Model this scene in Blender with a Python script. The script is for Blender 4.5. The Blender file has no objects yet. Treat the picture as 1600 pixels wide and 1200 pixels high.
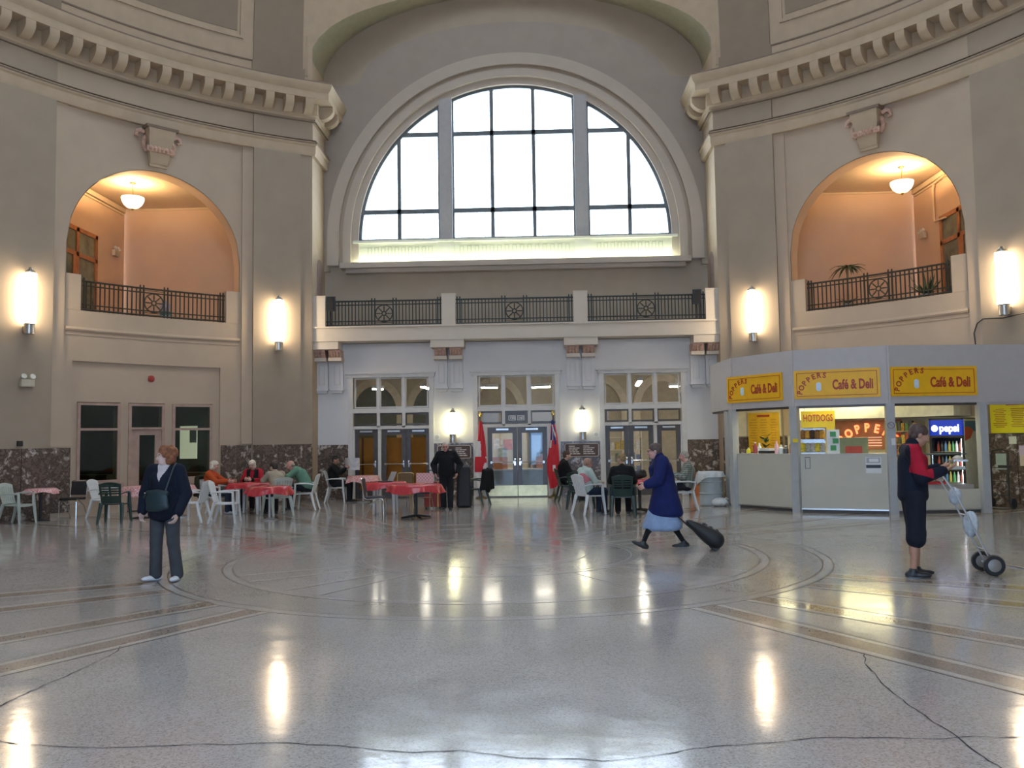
import bpy, math, random
import numpy as np
from mathutils import Vector, Matrix, Euler
random.seed(7)
rng = np.random.default_rng(7)
SC = bpy.context.scene
COL = SC.collection
R2 = math.radians
PI = math.pi

# ------------------------------------------------------------------ camera
cd = bpy.data.cameras.new('camera'); cam = bpy.data.objects.new('camera', cd); COL.objects.link(cam)
cd.sensor_width = 36.0; cd.sensor_fit = 'HORIZONTAL'; cd.lens = 1342.72 / 1600 * 36
cd.clip_start = 0.05; cd.clip_end = 300
_f = Vector((-0.02936698, 0.99746632, 0.06479596)); _r = Vector((0.99941857, 0.03042427, -0.01539102)); _u = Vector((0.0173234, -0.0643063, 0.99777984))
M = Matrix((( _r.x, _u.x, -_f.x, 0.62816), (_r.y, _u.y, -_f.y, -12.78809), (_r.z, _u.z, -_f.z, 1.68), (0, 0, 0, 1)))
cam.matrix_world = M
SC.camera = cam

# ------------------------------------------------------------------ world: bright overcast sky outside the windows
w = bpy.data.worlds.new('overcast_sky'); SC.world = w; w.use_nodes = True
wn = w.node_tree.nodes; wl = w.node_tree.links
bg = wn['Background']; bg.inputs['Color'].default_value = (0.73, 0.84, 1.0, 1); bg.inputs['Strength'].default_value = 12.5

# ------------------------------------------------------------------ the sky's light comes in through the front and rear arched windows and the entrance
def portal(name, loc, rotz, size=(9.6, 4.8)):
    L = bpy.data.lights.new(name, 'AREA'); L.shape = 'RECTANGLE'; L.size, L.size_y = size
    L.cycles.is_portal = True                       # no light of its own: it only guides the sampling of the sky
    o = bpy.data.objects.new(name, L); COL.objects.link(o); o.location = loc; o.rotation_euler = Euler((R2(90), 0, rotz), 'XYZ')
portal('sky_portal_front', (0, 13.62, 10.33), 0)
portal('sky_portal_rear', (0, -13.62, 10.33), PI)
portal('sky_portal_entrance', (0, -13.62, 1.95), PI, (9.6, 3.5))

SC.view_settings.view_transform = 'Standard'; SC.view_settings.look = 'None'
SC.view_settings.exposure = 0.0; SC.view_settings.gamma = 1.0; SC.view_settings.use_curve_mapping = False

# ------------------------------------------------------------------ materials
MATS = {}
def nd(t, ty, **kw):
    n = t.nodes.new(ty)
    for k, v in kw.items(): setattr(n, k, v)
    return n
def mat(name, col, rough=0.6, metal=0.0, var=0.10, scale=6.0, bump=0.0, bscale=60.0, emit=None, es=0.0, spec=0.5, alpha=None, trans=0.0, detail=4.0, coat=0.0):
    """principled material whose colour is mottled by object-space noise"""
    if name in MATS: return MATS[name]
    m = bpy.data.materials.new(name); m.use_nodes = True; t = m.node_tree; b = t.nodes['Principled BSDF']
    tc = nd(t, 'ShaderNodeTexCoord'); nz = nd(t, 'ShaderNodeTexNoise'); nz.inputs['Scale'].default_value = scale; nz.inputs['Detail'].default_value = detail
    t.links.new(tc.outputs['Object'], nz.inputs['Vector'])
    cr = nd(t, 'ShaderNodeValToRGB')
    a = [max(0, c * (1 - var)) for c in col]; z = [min(1, c * (1 + var)) for c in col]
    cr.color_ramp.elements[0].color = (*a, 1); cr.color_ramp.elements[1].color = (*z, 1); cr.color_ramp.elements[0].position = .3; cr.color_ramp.elements[1].position = .7
    t.links.new(nz.outputs['Fac'], cr.inputs['Fac']); t.links.new(cr.outputs['Color'], b.inputs['Base Color'])
    b.inputs['Roughness'].default_value = rough; b.inputs['Metallic'].default_value = metal; b.inputs['Specular IOR Level'].default_value = spec
    if trans: b.inputs['Transmission Weight'].default_value = trans
    if coat: b.inputs['Coat Weight'].default_value = coat; b.inputs['Coat Roughness'].default_value = .08
    if emit: b.inputs['Emission Color'].default_value = (*emit, 1); b.inputs['Emission Strength'].default_value = es
    if bump:
        n2 = nd(t, 'ShaderNodeTexNoise'); n2.inputs['Scale'].default_value = bscale; n2.inputs['Detail'].default_value = 3
        t.links.new(tc.outputs['Object'], n2.inputs['Vector']); bp = nd(t, 'ShaderNodeBump'); bp.inputs['Strength'].default_value = bump; bp.inputs['Distance'].default_value = .01
        t.links.new(n2.outputs['Fac'], bp.inputs['Height']); t.links.new(bp.outputs['Normal'], b.inputs['Normal'])
    MATS[name] = m; return m
def emat(name, col, s):
    return mat(name, (.8, .8, .8), .4, emit=col, es=s, var=.01)
def glassmat(name, tint=(1, 1, 1), refl=0.08, rough=0.03):
    """thin pane: mostly lets light straight through, with a weak mirror reflection"""
    if name in MATS: return MATS[name]
    m = bpy.data.materials.new(name); m.use_nodes = True; t = m.node_tree; t.nodes.remove(t.nodes['Principled BSDF']); out = t.nodes['Material Output']
    tr = nd(t, 'ShaderNodeBsdfTransparent'); tr.inputs['Color'].default_value = (*tint, 1)
    gl = nd(t, 'ShaderNodeBsdfGlossy'); gl.inputs['Roughness'].default_value = rough; gl.inputs['Color'].default_value = (.9, .95, .93, 1)
    mx = nd(t, 'ShaderNodeMixShader'); mx.inputs['Fac'].default_value = refl
    t.links.new(tr.outputs[0], mx.inputs[1]); t.links.new(gl.outputs[0], mx.inputs[2]); t.links.new(mx.outputs[0], out.inputs['Surface'])
    MATS[name] = m; return m

def marble(name='brown_marble', dark=(.060, .045, .036), mid=(.17, .125, .10), vein=(.50, .45, .40)):
    if name in MATS: return MATS[name]
    m = bpy.data.materials.new(name); m.use_nodes = True; t = m.node_tree; b = t.nodes['Principled BSDF']
    tc = nd(t, 'ShaderNodeTexCoord'); n1 = nd(t, 'ShaderNodeTexNoise'); n1.inputs['Scale'].default_value = 5.0; n1.inputs['Detail'].default_value = 10; n1.inputs['Roughness'].default_value = .68; n1.inputs['Distortion'].default_value = .35
    geo = nd(t, 'ShaderNodeNewGeometry'); t.links.new(geo.outputs['Position'], n1.inputs['Vector'])
    cr = nd(t, 'ShaderNodeValToRGB'); e = cr.color_ramp.elements
    e[0].position = .30; e[0].color = (*dark, 1); e[1].position = .74; e[1].color = (*vein, 1)
    for p, c in ((.42, mid), (.49, dark), (.56, mid), (.625, vein)):
        q = e.new(p); q.color = (*c, 1)
    t.links.new(n1.outputs['Fac'], cr.inputs['Fac']); t.links.new(cr.outputs['Color'], b.inputs['Base Color']); b.inputs['Roughness'].default_value = .22
    MATS[name] = m; return m

def terrazzo(name, base, chip, dark, rough=.20):
    m = bpy.data.materials.new(name); m.use_nodes = True; t = m.node_tree; b = t.nodes['Principled BSDF']
    geo = nd(t, 'ShaderNodeNewGeometry')
    v = nd(t, 'ShaderNodeTexVoronoi'); v.inputs['Scale'].default_value = 95; t.links.new(geo.outputs['Position'], v.inputs['Vector'])
    cr = nd(t, 'ShaderNodeValToRGB'); cr.color_ramp.interpolation = 'CONSTANT'; e = cr.color_ramp.elements
    e[0].position = 0; e[0].color = (*dark, 1); e[1].position = .16; e[1].color = (*base, 1); q = e.new(.72); q.color = (*chip, 1)
    sx = nd(t, 'ShaderNodeSeparateColor'); t.links.new(v.outputs['Color'], sx.inputs[0]); t.links.new(sx.outputs[0], cr.inputs['Fac'])
    n1 = nd(t, 'ShaderNodeTexNoise'); n1.inputs['Scale'].default_value = .55; n1.inputs['Detail'].default_value = 6; t.links.new(geo.outputs['Position'], n1.inputs['Vector'])
    cr2 = nd(t, 'ShaderNodeValToRGB'); cr2.color_ramp.elements[0].position = .3; cr2.color_ramp.elements[1].position = .7; cr2.color_ramp.elements[0].color = (.80, .79, .77, 1); cr2.color_ramp.elements[1].color = (1.0, 1.0, 1.0, 1)
    t.links.new(n1.outputs['Fac'], cr2.inputs['Fac'])
    mx = nd(t, 'ShaderNodeMix', data_type='RGBA', blend_type='MULTIPLY'); mx.inputs[0].default_value = 1
    t.links.new(cr.outputs['Color'], mx.inputs[6]); t.links.new(cr2.outputs['Color'], mx.inputs[7]); t.links.new(mx.outputs[2], b.inputs['Base Color'])
    n3 = nd(t, 'ShaderNodeTexNoise'); n3.inputs['Scale'].default_value = 2.5; n3.inputs['Detail'].default_value = 5; t.links.new(geo.outputs['Position'], n3.inputs['Vector'])
    mr = nd(t, 'ShaderNodeMapRange'); mr.inputs['From Min'].default_value = .3; mr.inputs['From Max'].default_value = .7; mr.inputs['To Min'].default_value = rough - .03; mr.inputs['To Max'].default_value = rough + .05
    t.links.new(n3.outputs['Fac'], mr.inputs['Value']); t.links.new(mr.outputs[0], b.inputs['Roughness'])
    # faint unevenness of the polished surface
    n4 = nd(t, 'ShaderNodeTexNoise'); n4.inputs['Scale'].default_value = 7; n4.inputs['Detail'].default_value = 2; t.links.new(geo.outputs['Position'], n4.inputs['Vector'])
    bp = nd(t, 'ShaderNodeBump'); bp.inputs['Strength'].default_value = .035; bp.inputs['Distance'].default_value = .02; t.links.new(n4.outputs['Fac'], bp.inputs['Height']); t.links.new(bp.outputs['Normal'], b.inputs['Normal'])
    b.inputs['Specular IOR Level'].default_value = .62
    MATS[name] = m; return m
def gingham(name, c1, c2, size=.045, rough=.3):
    m = bpy.data.materials.new(name); m.use_nodes = True; t = m.node_tree; b = t.nodes['Principled BSDF']
    tc = nd(t, 'ShaderNodeTexCoord'); ck = nd(t, 'ShaderNodeTexChecker'); ck.inputs['Scale'].default_value = 1 / size
    ck.inputs['Color1'].default_value = (*c1, 1); ck.inputs['Color2'].default_value = (*c2, 1)
    t.links.new(tc.outputs['Object'], ck.inputs['Vector']); t.links.new(ck.outputs['Color'], b.inputs['Base Color']); b.inputs['Roughness'].default_value = rough
    MATS[name] = m; return m

PL = mat('panel_plaster', (.450, .355, .262), .75, var=.035, scale=1.6, bump=.05, bscale=45)
PD = mat('pilaster_plaster', (.335, .270, .200), .75, var=.05, scale=1.6, bump=.05, bscale=45)
PW = mat('door_wall_plaster', (.66, .64, .625), .7, var=.03, scale=1.6, bump=.04, bscale=45)
PB = mat('balcony_plaster', (.60, .53, .44), .7, var=.03, scale=1.6, bump=.04)
PC = mat('cornice_plaster', (.450, .352, .245), .75, var=.05, scale=3)
PBR = mat('brown_moulding_paint', (.20, .145, .105), .7, var=.1, scale=4)
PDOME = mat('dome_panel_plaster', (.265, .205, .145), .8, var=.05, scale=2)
PTAN = mat('peach_loggia_plaster', (.70, .50, .345), .75, var=.03, scale=1.5)
PREV = mat('arch_reveal_plaster', (.66, .48, .32), .75, var=.03, scale=1.5)
PCEIL = mat('loggia_ceiling_plaster', (.70, .55, .38), .8, var=.03)
LUN = mat('lunette_plaster', (.375, .310, .235), .78, var=.04, scale=1.8, bump=.04)
SURR = mat('window_surround_plaster', (.45, .390, .325), .75, var=.03, scale=2)
PALE = mat('pale_sill_panel', (.70, .71, .62), .65, var=.04, scale=3)
RED = mat('terracotta_console', (.52, .34, .26), .75, var=.22, scale=14, bump=.5, bscale=30)
MARB = marble()
IRON = mat('dark_bronze_rail', (.060, .054, .042), .45, .6, var=.2, scale=10)
IRON2 = mat('balcony_rail_iron', (.035, .043, .042), .5, .5, var=.2, scale=10)
BRZ = mat('bronze_door_metal', (.085, .075, .07), .4, .55, var=.1)
FRM = mat('painted_frame', (.60, .58, .55), .5, var=.04)
BRASS = mat('brass', (.72, .55, .20), .25, 1.0, var=.1)
BRASSP = mat('brass_kick_plate', (.66, .58, .34), .42, 1.0, var=.12, scale=5)
CHROME = mat('chrome', (.70, .70, .70), .18, 1.0, var=.04)
STEEL = mat('brushed_steel', (.50, .50, .48), .32, 1.0, var=.08)
GLASS = glassmat('clear_pane', (1, 1, 1), .012)
GLASSW = glassmat('arched_window_pane', (.97, .99, 1.0), .05, .1)
GDARK = glassmat('dim_pane', (.55, .62, .56), .05, .04)
WINBAR = mat('window_bar_metal', (.13, .15, .16), .5, .4, var=.1)
MULL = mat('window_mullion_plaster', (.40, .40, .40), .7, var=.04)
WOOD = mat('orange_stained_wood', (.42, .17, .07), .4, var=.2, scale=5)
WOODP = mat('pinkish_window_wood', (.40, .28, .225), .45, var=.12, scale=5)
BLACK = mat('black_plastic', (.015, .015, .016), .45, var=.2)
WHITEP = mat('white_resin', (.66, .68, .68), .38, var=.04)
GREYGR = mat('greyish_green_resin', (.42, .47, .42), .4, var=.05)
DGREEN = mat('dark_green_resin', (.012, .035, .028), .4, var=.15)
TERR = terrazzo('grey_terrazzo', (.415, .387, .360), (.475, .447, .42), (.325, .297, .272), .11)
TERRB = terrazzo('brown_terrazzo', (.305, .245, .200), (.35, .29, .24), (.23, .185, .15), .12); TERRR = terrazzo('rosy_terrazzo', (.365, .335, .30), (.42, .39, .355), (.285, .255, .225), .12)
TERRL = terrazzo('pale_terrazzo', (.52, .485, .43), (.57, .535, .48), (.45, .415, .365), .12)
TERRL2 = terrazzo('pale_ring_terrazzo', (.435, .405, .378), (.49, .46, .43), (.35, .32, .295), .12)
DIV = mat('divider_strip', (.085, .075, .065), .35, .3, var=.1)
PAPER = mat('white_paper', (.75, .75, .73), .8, var=.02)

# ------------------------------------------------------------------ mesh building
class MB:
    def __init__(s): s.v = []; s.f = []; s.m = []
    def add(s, vs, fs, mi=0):
        o = len(s.v); s.v += [tuple(map(float, q)) for q in vs]; s.f += [tuple(i + o for i in q) for q in fs]; s.m += [mi] * len(fs); return s
    def box(s, c, d, rz=0.0, mi=0, rot=None):
        hx, hy, hz = d[0] / 2, d[1] / 2, d[2] / 2
        P = [Vector((sx * hx, sy * hy, sz * hz)) for sz in (-1, 1) for sx, sy in ((-1, -1), (1, -1), (1, 1), (-1, 1))]
        Q = rot if rot is not None else Matrix.Rotation(rz, 3, 'Z')
        return s.add([Q @ p + Vector(c) for p in P], [(3, 2, 1, 0), (4, 5, 6, 7), (0, 1, 5, 4), (1, 2, 6, 5), (2, 3, 7, 6), (3, 0, 4, 7)], mi)
    def bar(s, a, b, w, d, mi=0, up=(0, 0, 1)):
        """rectangular bar from a to b"""
        a = Vector(a); b = Vector(b); z = (b - a); L = z.length; z.normalize(); u = Vector(up)
        if abs(z.dot(u)) > .98: u = Vector((0, 1, 0))
        x = u.cross(z).normalized(); y = z.cross(x)
        Q = Matrix((x, y, z)).transposed()
        return s.box((a + b) / 2, (w, d, L), mi=mi, rot=Q)
    def tube(s, path, r, n=8, mi=0, closed=False, flat=1.0):
        path = [Vector(p) for p in path]; N = len(path); rs = r if hasattr(r, '__len__') else [r] * N
        vs = []; up = Vector((0, 0, 1)); px = None
        for i, p in enumerate(path):
            if closed: t = (path[(i + 1) % N] - path[i - 1])
            else: t = path[min(i + 1, N - 1)] - path[max(i - 1, 0)]
            t.normalize()
            if px is None:
                q = up if abs(t.dot(up)) < .9 else Vector((1, 0, 0)); px = q.cross(t).normalized()
            else:
                px = (px - t * px.dot(t)); px.normalize()
            py = t.cross(px)
            for k in range(n):
                a = 2 * PI * k / n; vs.append(p + (px * math.cos(a) + py * math.sin(a) * flat) * rs[i])
        fs = []
        for i in range(N if closed else N - 1):
            j = (i + 1) % N
            for k in range(n): fs.append((i * n + k, i * n + (k + 1) % n, j * n + (k + 1) % n, j * n + k))
        if not closed:
            fs.append(tuple(reversed(range(n)))); fs.append(tuple(range((N - 1) * n, N * n)))
        return s.add(vs, fs, mi)
    def lathe(s, prof, n=24, c=(0, 0, 0), mi=0, rot=None, a0=0, a1=2 * PI):
        full = abs(a1 - a0 - 2 * PI) < 1e-6; vs = []; N = len(prof); cols = n if full else n + 1
        for k in range(cols):
            a = a0 + (a1 - a0) * k / n
            for r, z in prof:
                p = Vector((r * math.cos(a), r * math.sin(a), z))
                if rot is not None: p = rot @ p
                vs.append(p + Vector(c))
        fs = []
        for k in range(n):
            j = (k + 1) % cols
            for i in range(N - 1):
                fs.append((k * N + i, j * N + i, j * N + i + 1, k * N + i + 1))
        return s.add(vs, fs, mi)
    def prism(s, poly, o, ax, ay, az, depth, mi=0):
        """polygon (u,v) laid in plane (ax, ay) at o, extruded by depth along az"""
        o = Vector(o); ax = Vector(ax); ay = Vector(ay); az = Vector(az); n = len(poly)
        b = [o + ax * u + ay * v for u, v in poly]; t = [p + az * depth for p in b]
        return s.add(b + t, [tuple(reversed(range(n))), tuple(range(n, 2 * n))] + [(i, (i + 1) % n, n + (i + 1) % n, n + i) for i in range(n)], mi)
    def slab(s, P0, P1, mi=0):
        """closed shell between two equal point grids P0[i][j] (front) and P1[i][j] (back)"""
        ni = len(P0); nj = len(P0[0]); vs = [p for row in P0 for p in row] + [p for row in P1 for p in row]; B = ni * nj; fs = []
        g = lambda i, j: i * nj + j
        for i in range(ni - 1):
            for j in range(nj - 1):
                fs.append((g(i, j), g(i + 1, j), g(i + 1, j + 1), g(i, j + 1))); fs.append((B + g(i, j), B + g(i, j + 1), B + g(i + 1, j + 1), B + g(i + 1, j)))
        for i in range(ni - 1):
            fs.append((g(i, 0), B + g(i, 0), B + g(i + 1, 0), g(i + 1, 0))); fs.append((g(i, nj - 1), g(i + 1, nj - 1), B + g(i + 1, nj - 1), B + g(i, nj - 1)))
        for j in range(nj - 1):
            fs.append((g(0, j), g(0, j + 1), B + g(0, j + 1), B + g(0, j))); fs.append((g(ni - 1, j), B + g(ni - 1, j), B + g(ni - 1, j + 1), g(ni - 1, j + 1)))
        return s.add(vs, fs, mi)
    def mesh(s, name, mats, angle=35, smooth=True):
        me = bpy.data.meshes.new(name); me.from_pydata(s.v, [], s.f)
        for m in (mats if isinstance(mats, (list, tuple)) else [mats]): me.materials.append(m)
        me.polygons.foreach_set('material_index', s.m)
        if smooth:
            me.polygons.foreach_set('use_smooth', [True] * len(me.polygons)); me.set_sharp_from_angle(angle=R2(angle))
        me.update(); return me
    def build(s, name, mats, parent=None, loc=None, rz=None, angle=35, smooth=True):
        return link(name, s.mesh(name, mats, angle, smooth), parent, loc, rz)
def link(name, data, parent=None, loc=None, rz=None):
    o = bpy.data.objects.new(name, data); COL.objects.link(o)
    if parent is not None: o.parent = parent
    if loc is not None: o.location = loc
    if rz is not None: o.rotation_euler = (0, 0, rz)
    return o
def empty(name, loc=(0, 0, 0), rz=0.0):
    o = bpy.data.objects.new(name, None); o.empty_display_size = .1; COL.objects.link(o); o.location = loc; o.rotation_euler = (0, 0, rz); return o
def tag(o, label, cat, group=None, kind=None):
    o['label'] = label; o['category'] = cat
    if group: o['group'] = group
    if kind: o['kind'] = kind
    return o
def struct(o, label, cat): return tag(o, label, cat, kind='structure')
def thing(name, label, cat, loc=(0, 0, 0), rz=0.0, group=None): return tag(empty(name, loc, rz), label, cat, group)
def copy_tree(o, parent=None):
    c = o.copy(); COL.objects.link(c); c.parent = parent
    for ch in o.children: copy_tree(ch, c)
    return c
def polar(th, r, z=0.0): a = R2(th); return Vector((r * math.sin(a), r * math.cos(a), z))
def text_mesh(txt, size, depth=.006, sx=1.0, bold=0.0):
    cu = bpy.data.curves.new('t', 'FONT'); cu.body = txt; cu.size = size; cu.extrude = depth / 2; cu.align_x = 'CENTER'; cu.align_y = 'CENTER'; cu.resolution_u = 3; cu.offset = bold
    o = bpy.data.objects.new('t', cu); COL.objects.link(o); dg = bpy.context.evaluated_depsgraph_get(); me = bpy.data.meshes.new_from_object(o.evaluated_get(dg))
    bpy.data.objects.remove(o); bpy.data.curves.remove(cu)
    if sx != 1: me.transform(Matrix.Diagonal((sx, 1, 1, 1)))
    return me
def text_obj(name, txt, size, m, parent, M4, depth=.006, sx=1.0, bold=0.0):
    me = text_mesh(txt, size, depth, sx, bold); me.materials.clear(); me.materials.append(m); o = link(name, me, parent); o.matrix_local = M4; return o
def frame4(o, x, z):
    """matrix with local X along x, local Y along z(up), local Z = x cross up (out of the sign)"""
    x = Vector(x).normalized(); y = Vector(z).normalized(); n = x.cross(y)
    return Matrix(((x.x, y.x, n.x, o[0]), (x.y, y.y, n.y, o[1]), (x.z, y.z, n.z, o[2]), (0, 0, 0, 1)))
# ================================================================== STRUCTURE
RW = 13.26            # radius of the rotunda wall
HA = 26.4             # half angle of each great opening
XO = RW * math.sin(R2(HA))     # 5.90
YC = RW * math.cos(R2(HA))     # 11.88
YD = 12.54            # wall with the doors
YW = 13.40            # wall with the arched window

# ---- floor
fl = MB(); n = 96
fl.lathe([(0.0, 0), (4.8, 0), (9, 0), (14.2, 0)], n); 
floor = fl.build('floor', TERR); struct(floor, 'polished grey terrazzo floor of the round hall', 'floor')
for q in range(4):      # floor of the four bays behind the great openings
    m = MB(); m.box((0, 15.0, -.06), (16, 6, .1)); m.build('bay_floor', TERR, floor, rz=q * PI / 2)
def ring(r0, r1, z, m, name, nseg=128):
    k = MB(); k.lathe([(r0, -.002), (r0, z), (r1, z), (r1, -.002)], nseg); return k.build(name, m, floor)
for r in (1.24, 2.02, 3.78, 4.58):
    ring(r - .075, r - .055, .0016, DIV, 'divider_ring'); ring(r - .055, r + .055, .0012, TERRL2, 'pale_ring_inlay'); ring(r + .055, r + .075, .0016, DIV, 'divider_ring')
ring(3.86, 4.50, .0010, TERRR, 'rosy_ring_inlay')
def strip(th, r0, r1, off, wd, z, m, name):
    a = polar(th, 1); t = Vector((a.y, -a.x, 0)); k = MB()
    k.prism([(off - wd / 2, r0), (off + wd / 2, r0), (off + wd / 2, r1), (off - wd / 2, r1)], (0, 0, -.002), t, a, (0, 0, 1), z + .002); return k.build(name, m, floor)
for q in range(4):
    for th in (q * 90 - 38.1, q * 90 - 29.1, q * 90 + 29.1, q * 90 + 38.1):
        strip(th, 4.66, 12.9, 0, .25, .0012, TERRB, 'brown_band_inlay')
        for e_ in (-.155, .155):
            strip(th, 4.66, 12.9, e_, .075, .0014, TERRL, 'pale_band_inlay'); strip(th, 4.66, 12.9, e_ + math.copysign(.048, e_), .020, .0018, DIV, 'divider_strip')
        strip(th, 2.1, 3.70, 0, .02, .0016, DIV, 'divider_strip'); strip(th, 2.1, 3.70, .04, .05, .0013, TERRL, 'pale_band_inlay')
def crack(pts, wd=.012):
    """a wandering crack in the terrazzo"""
    P = []
    for a, b in zip(pts[:-1], pts[1:]):
        nn = max(2, int((Vector(b) - Vector(a)).length / .06))
        for i in range(nn): P.append(Vector(a).lerp(Vector(b), i / nn))
    P.append(Vector(pts[-1])); L = []; Rr = []; off = 0
    for i, p in enumerate(P):
        t = P[min(i + 1, len(P) - 1)] - P[max(i - 1, 0)]; t.normalize(); nrm = Vector((-t.y, t.x)); off = off * .8 + random.uniform(-.012, .012)
        ww = wd * random.uniform(.25, 1.0); L.append(p + nrm * (off + ww / 2)); Rr.append(p + nrm * (off - ww / 2))
    k = MB(); vs = [(p.x, p.y, .0026) for p in L] + [(p.x, p.y, .0026) for p in Rr]; N = len(P)
    k.add(vs, [(i, N + i, N + i + 1, i + 1) for i in range(N - 1)]); return k.build('crack', mat('crack_grime', (.03, .026, .022), .9), floor)
CRK = [[(-2.9, -7.7), (-2.51, -7.79), (-2.29, -7.9), (-1.83, -7.94), (-1.37, -7.91), (-.88, -7.89), (-.36, -7.96), (-.06, -8.02), (.18, -8.01), (.56, -8.13), (.93, -8.18), (1.14, -8.11), (1.43, -7.98), (1.86, -7.91), (2.23, -7.83), (2.64, -7.87), (3.07, -7.85), (3.9, -7.9)],
       [(3.09, -6.0), (2.98, -6.34), (2.91, -7.04), (2.92, -7.72), (2.89, -8.2), (2.94, -8.5)], [(-2.9, -5.55), (-2.84, -5.77), (-2.85, -6.52), (-2.89, -6.91), (-2.89, -7.4)]]
for c_ in CRK: crack(c_)

# ---- sweeps in plan
def mitre(path, d):
    """offset a plan polyline by d to its right-hand side (towards the room)"""
    out = []; N = len(path)
    for i, p in enumerate(path):
        t0 = (path[i] - path[i - 1]).normalized() if i > 0 else None
        t1 = (path[i + 1] - path[i]).normalized() if i < N - 1 else None
        t0 = t0 or t1; t1 = t1 or t0
        n0 = Vector((t0.y, -t0.x)); n1 = Vector((t1.y, -t1.x)); b = (n0 + n1).normalized(); out.append(p + b * (d / max(.2, b.dot(n0))))
    return out
def sweep(mb, path, prof, mi=0):
    """closed profile [(d, z)] swept along a plan path"""
    rows = [mitre(path, d) for d, z in prof]; N = len(path); K = len(prof); vs = []
    for i in range(N):
        for k in range(K): vs.append((rows[k][i].x, rows[k][i].y, prof[k][1]))
    fs = [(i * K + k, i * K + (k + 1) % K, (i + 1) * K + (k + 1) % K, (i + 1) * K + k) for i in range(N - 1) for k in range(K)]
    fs += [tuple(reversed(range(K))), tuple(range((N - 1) * K, N * K))]
    return mb.add(vs, fs, mi)
def arc(t0, t1, step=1.2, r=RW):
    n_ = max(1, int(round(abs(t1 - t0) / step))); return [polar(t0 + (t1 - t0) * i / n_, r).xy for i in range(n_ + 1)]
def cslab(mb, t0, t1, zlo, zhi, r0, r1, nz=1, step=1.2, mi=0):
    """curved block of wall between radii r0 (room side) and r1; zlo / zhi may be functions of angle"""
    n_ = max(1, int(round(abs(t1 - t0) / step))); A = []; B = []
    for i in range(n_ + 1):
        t = t0 + (t1 - t0) * i / n_; lo = zlo(t) if callable(zlo) else zlo; hi = zhi(t) if callable(zhi) else zhi
        A.append([polar(t, r0, lo + (hi - lo) * k / nz) for k in range(nz + 1)]); B.append([polar(t, r1, lo + (hi - lo) * k / nz) for k in range(nz + 1)])
    return mb.slab(A, B, mi)

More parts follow.
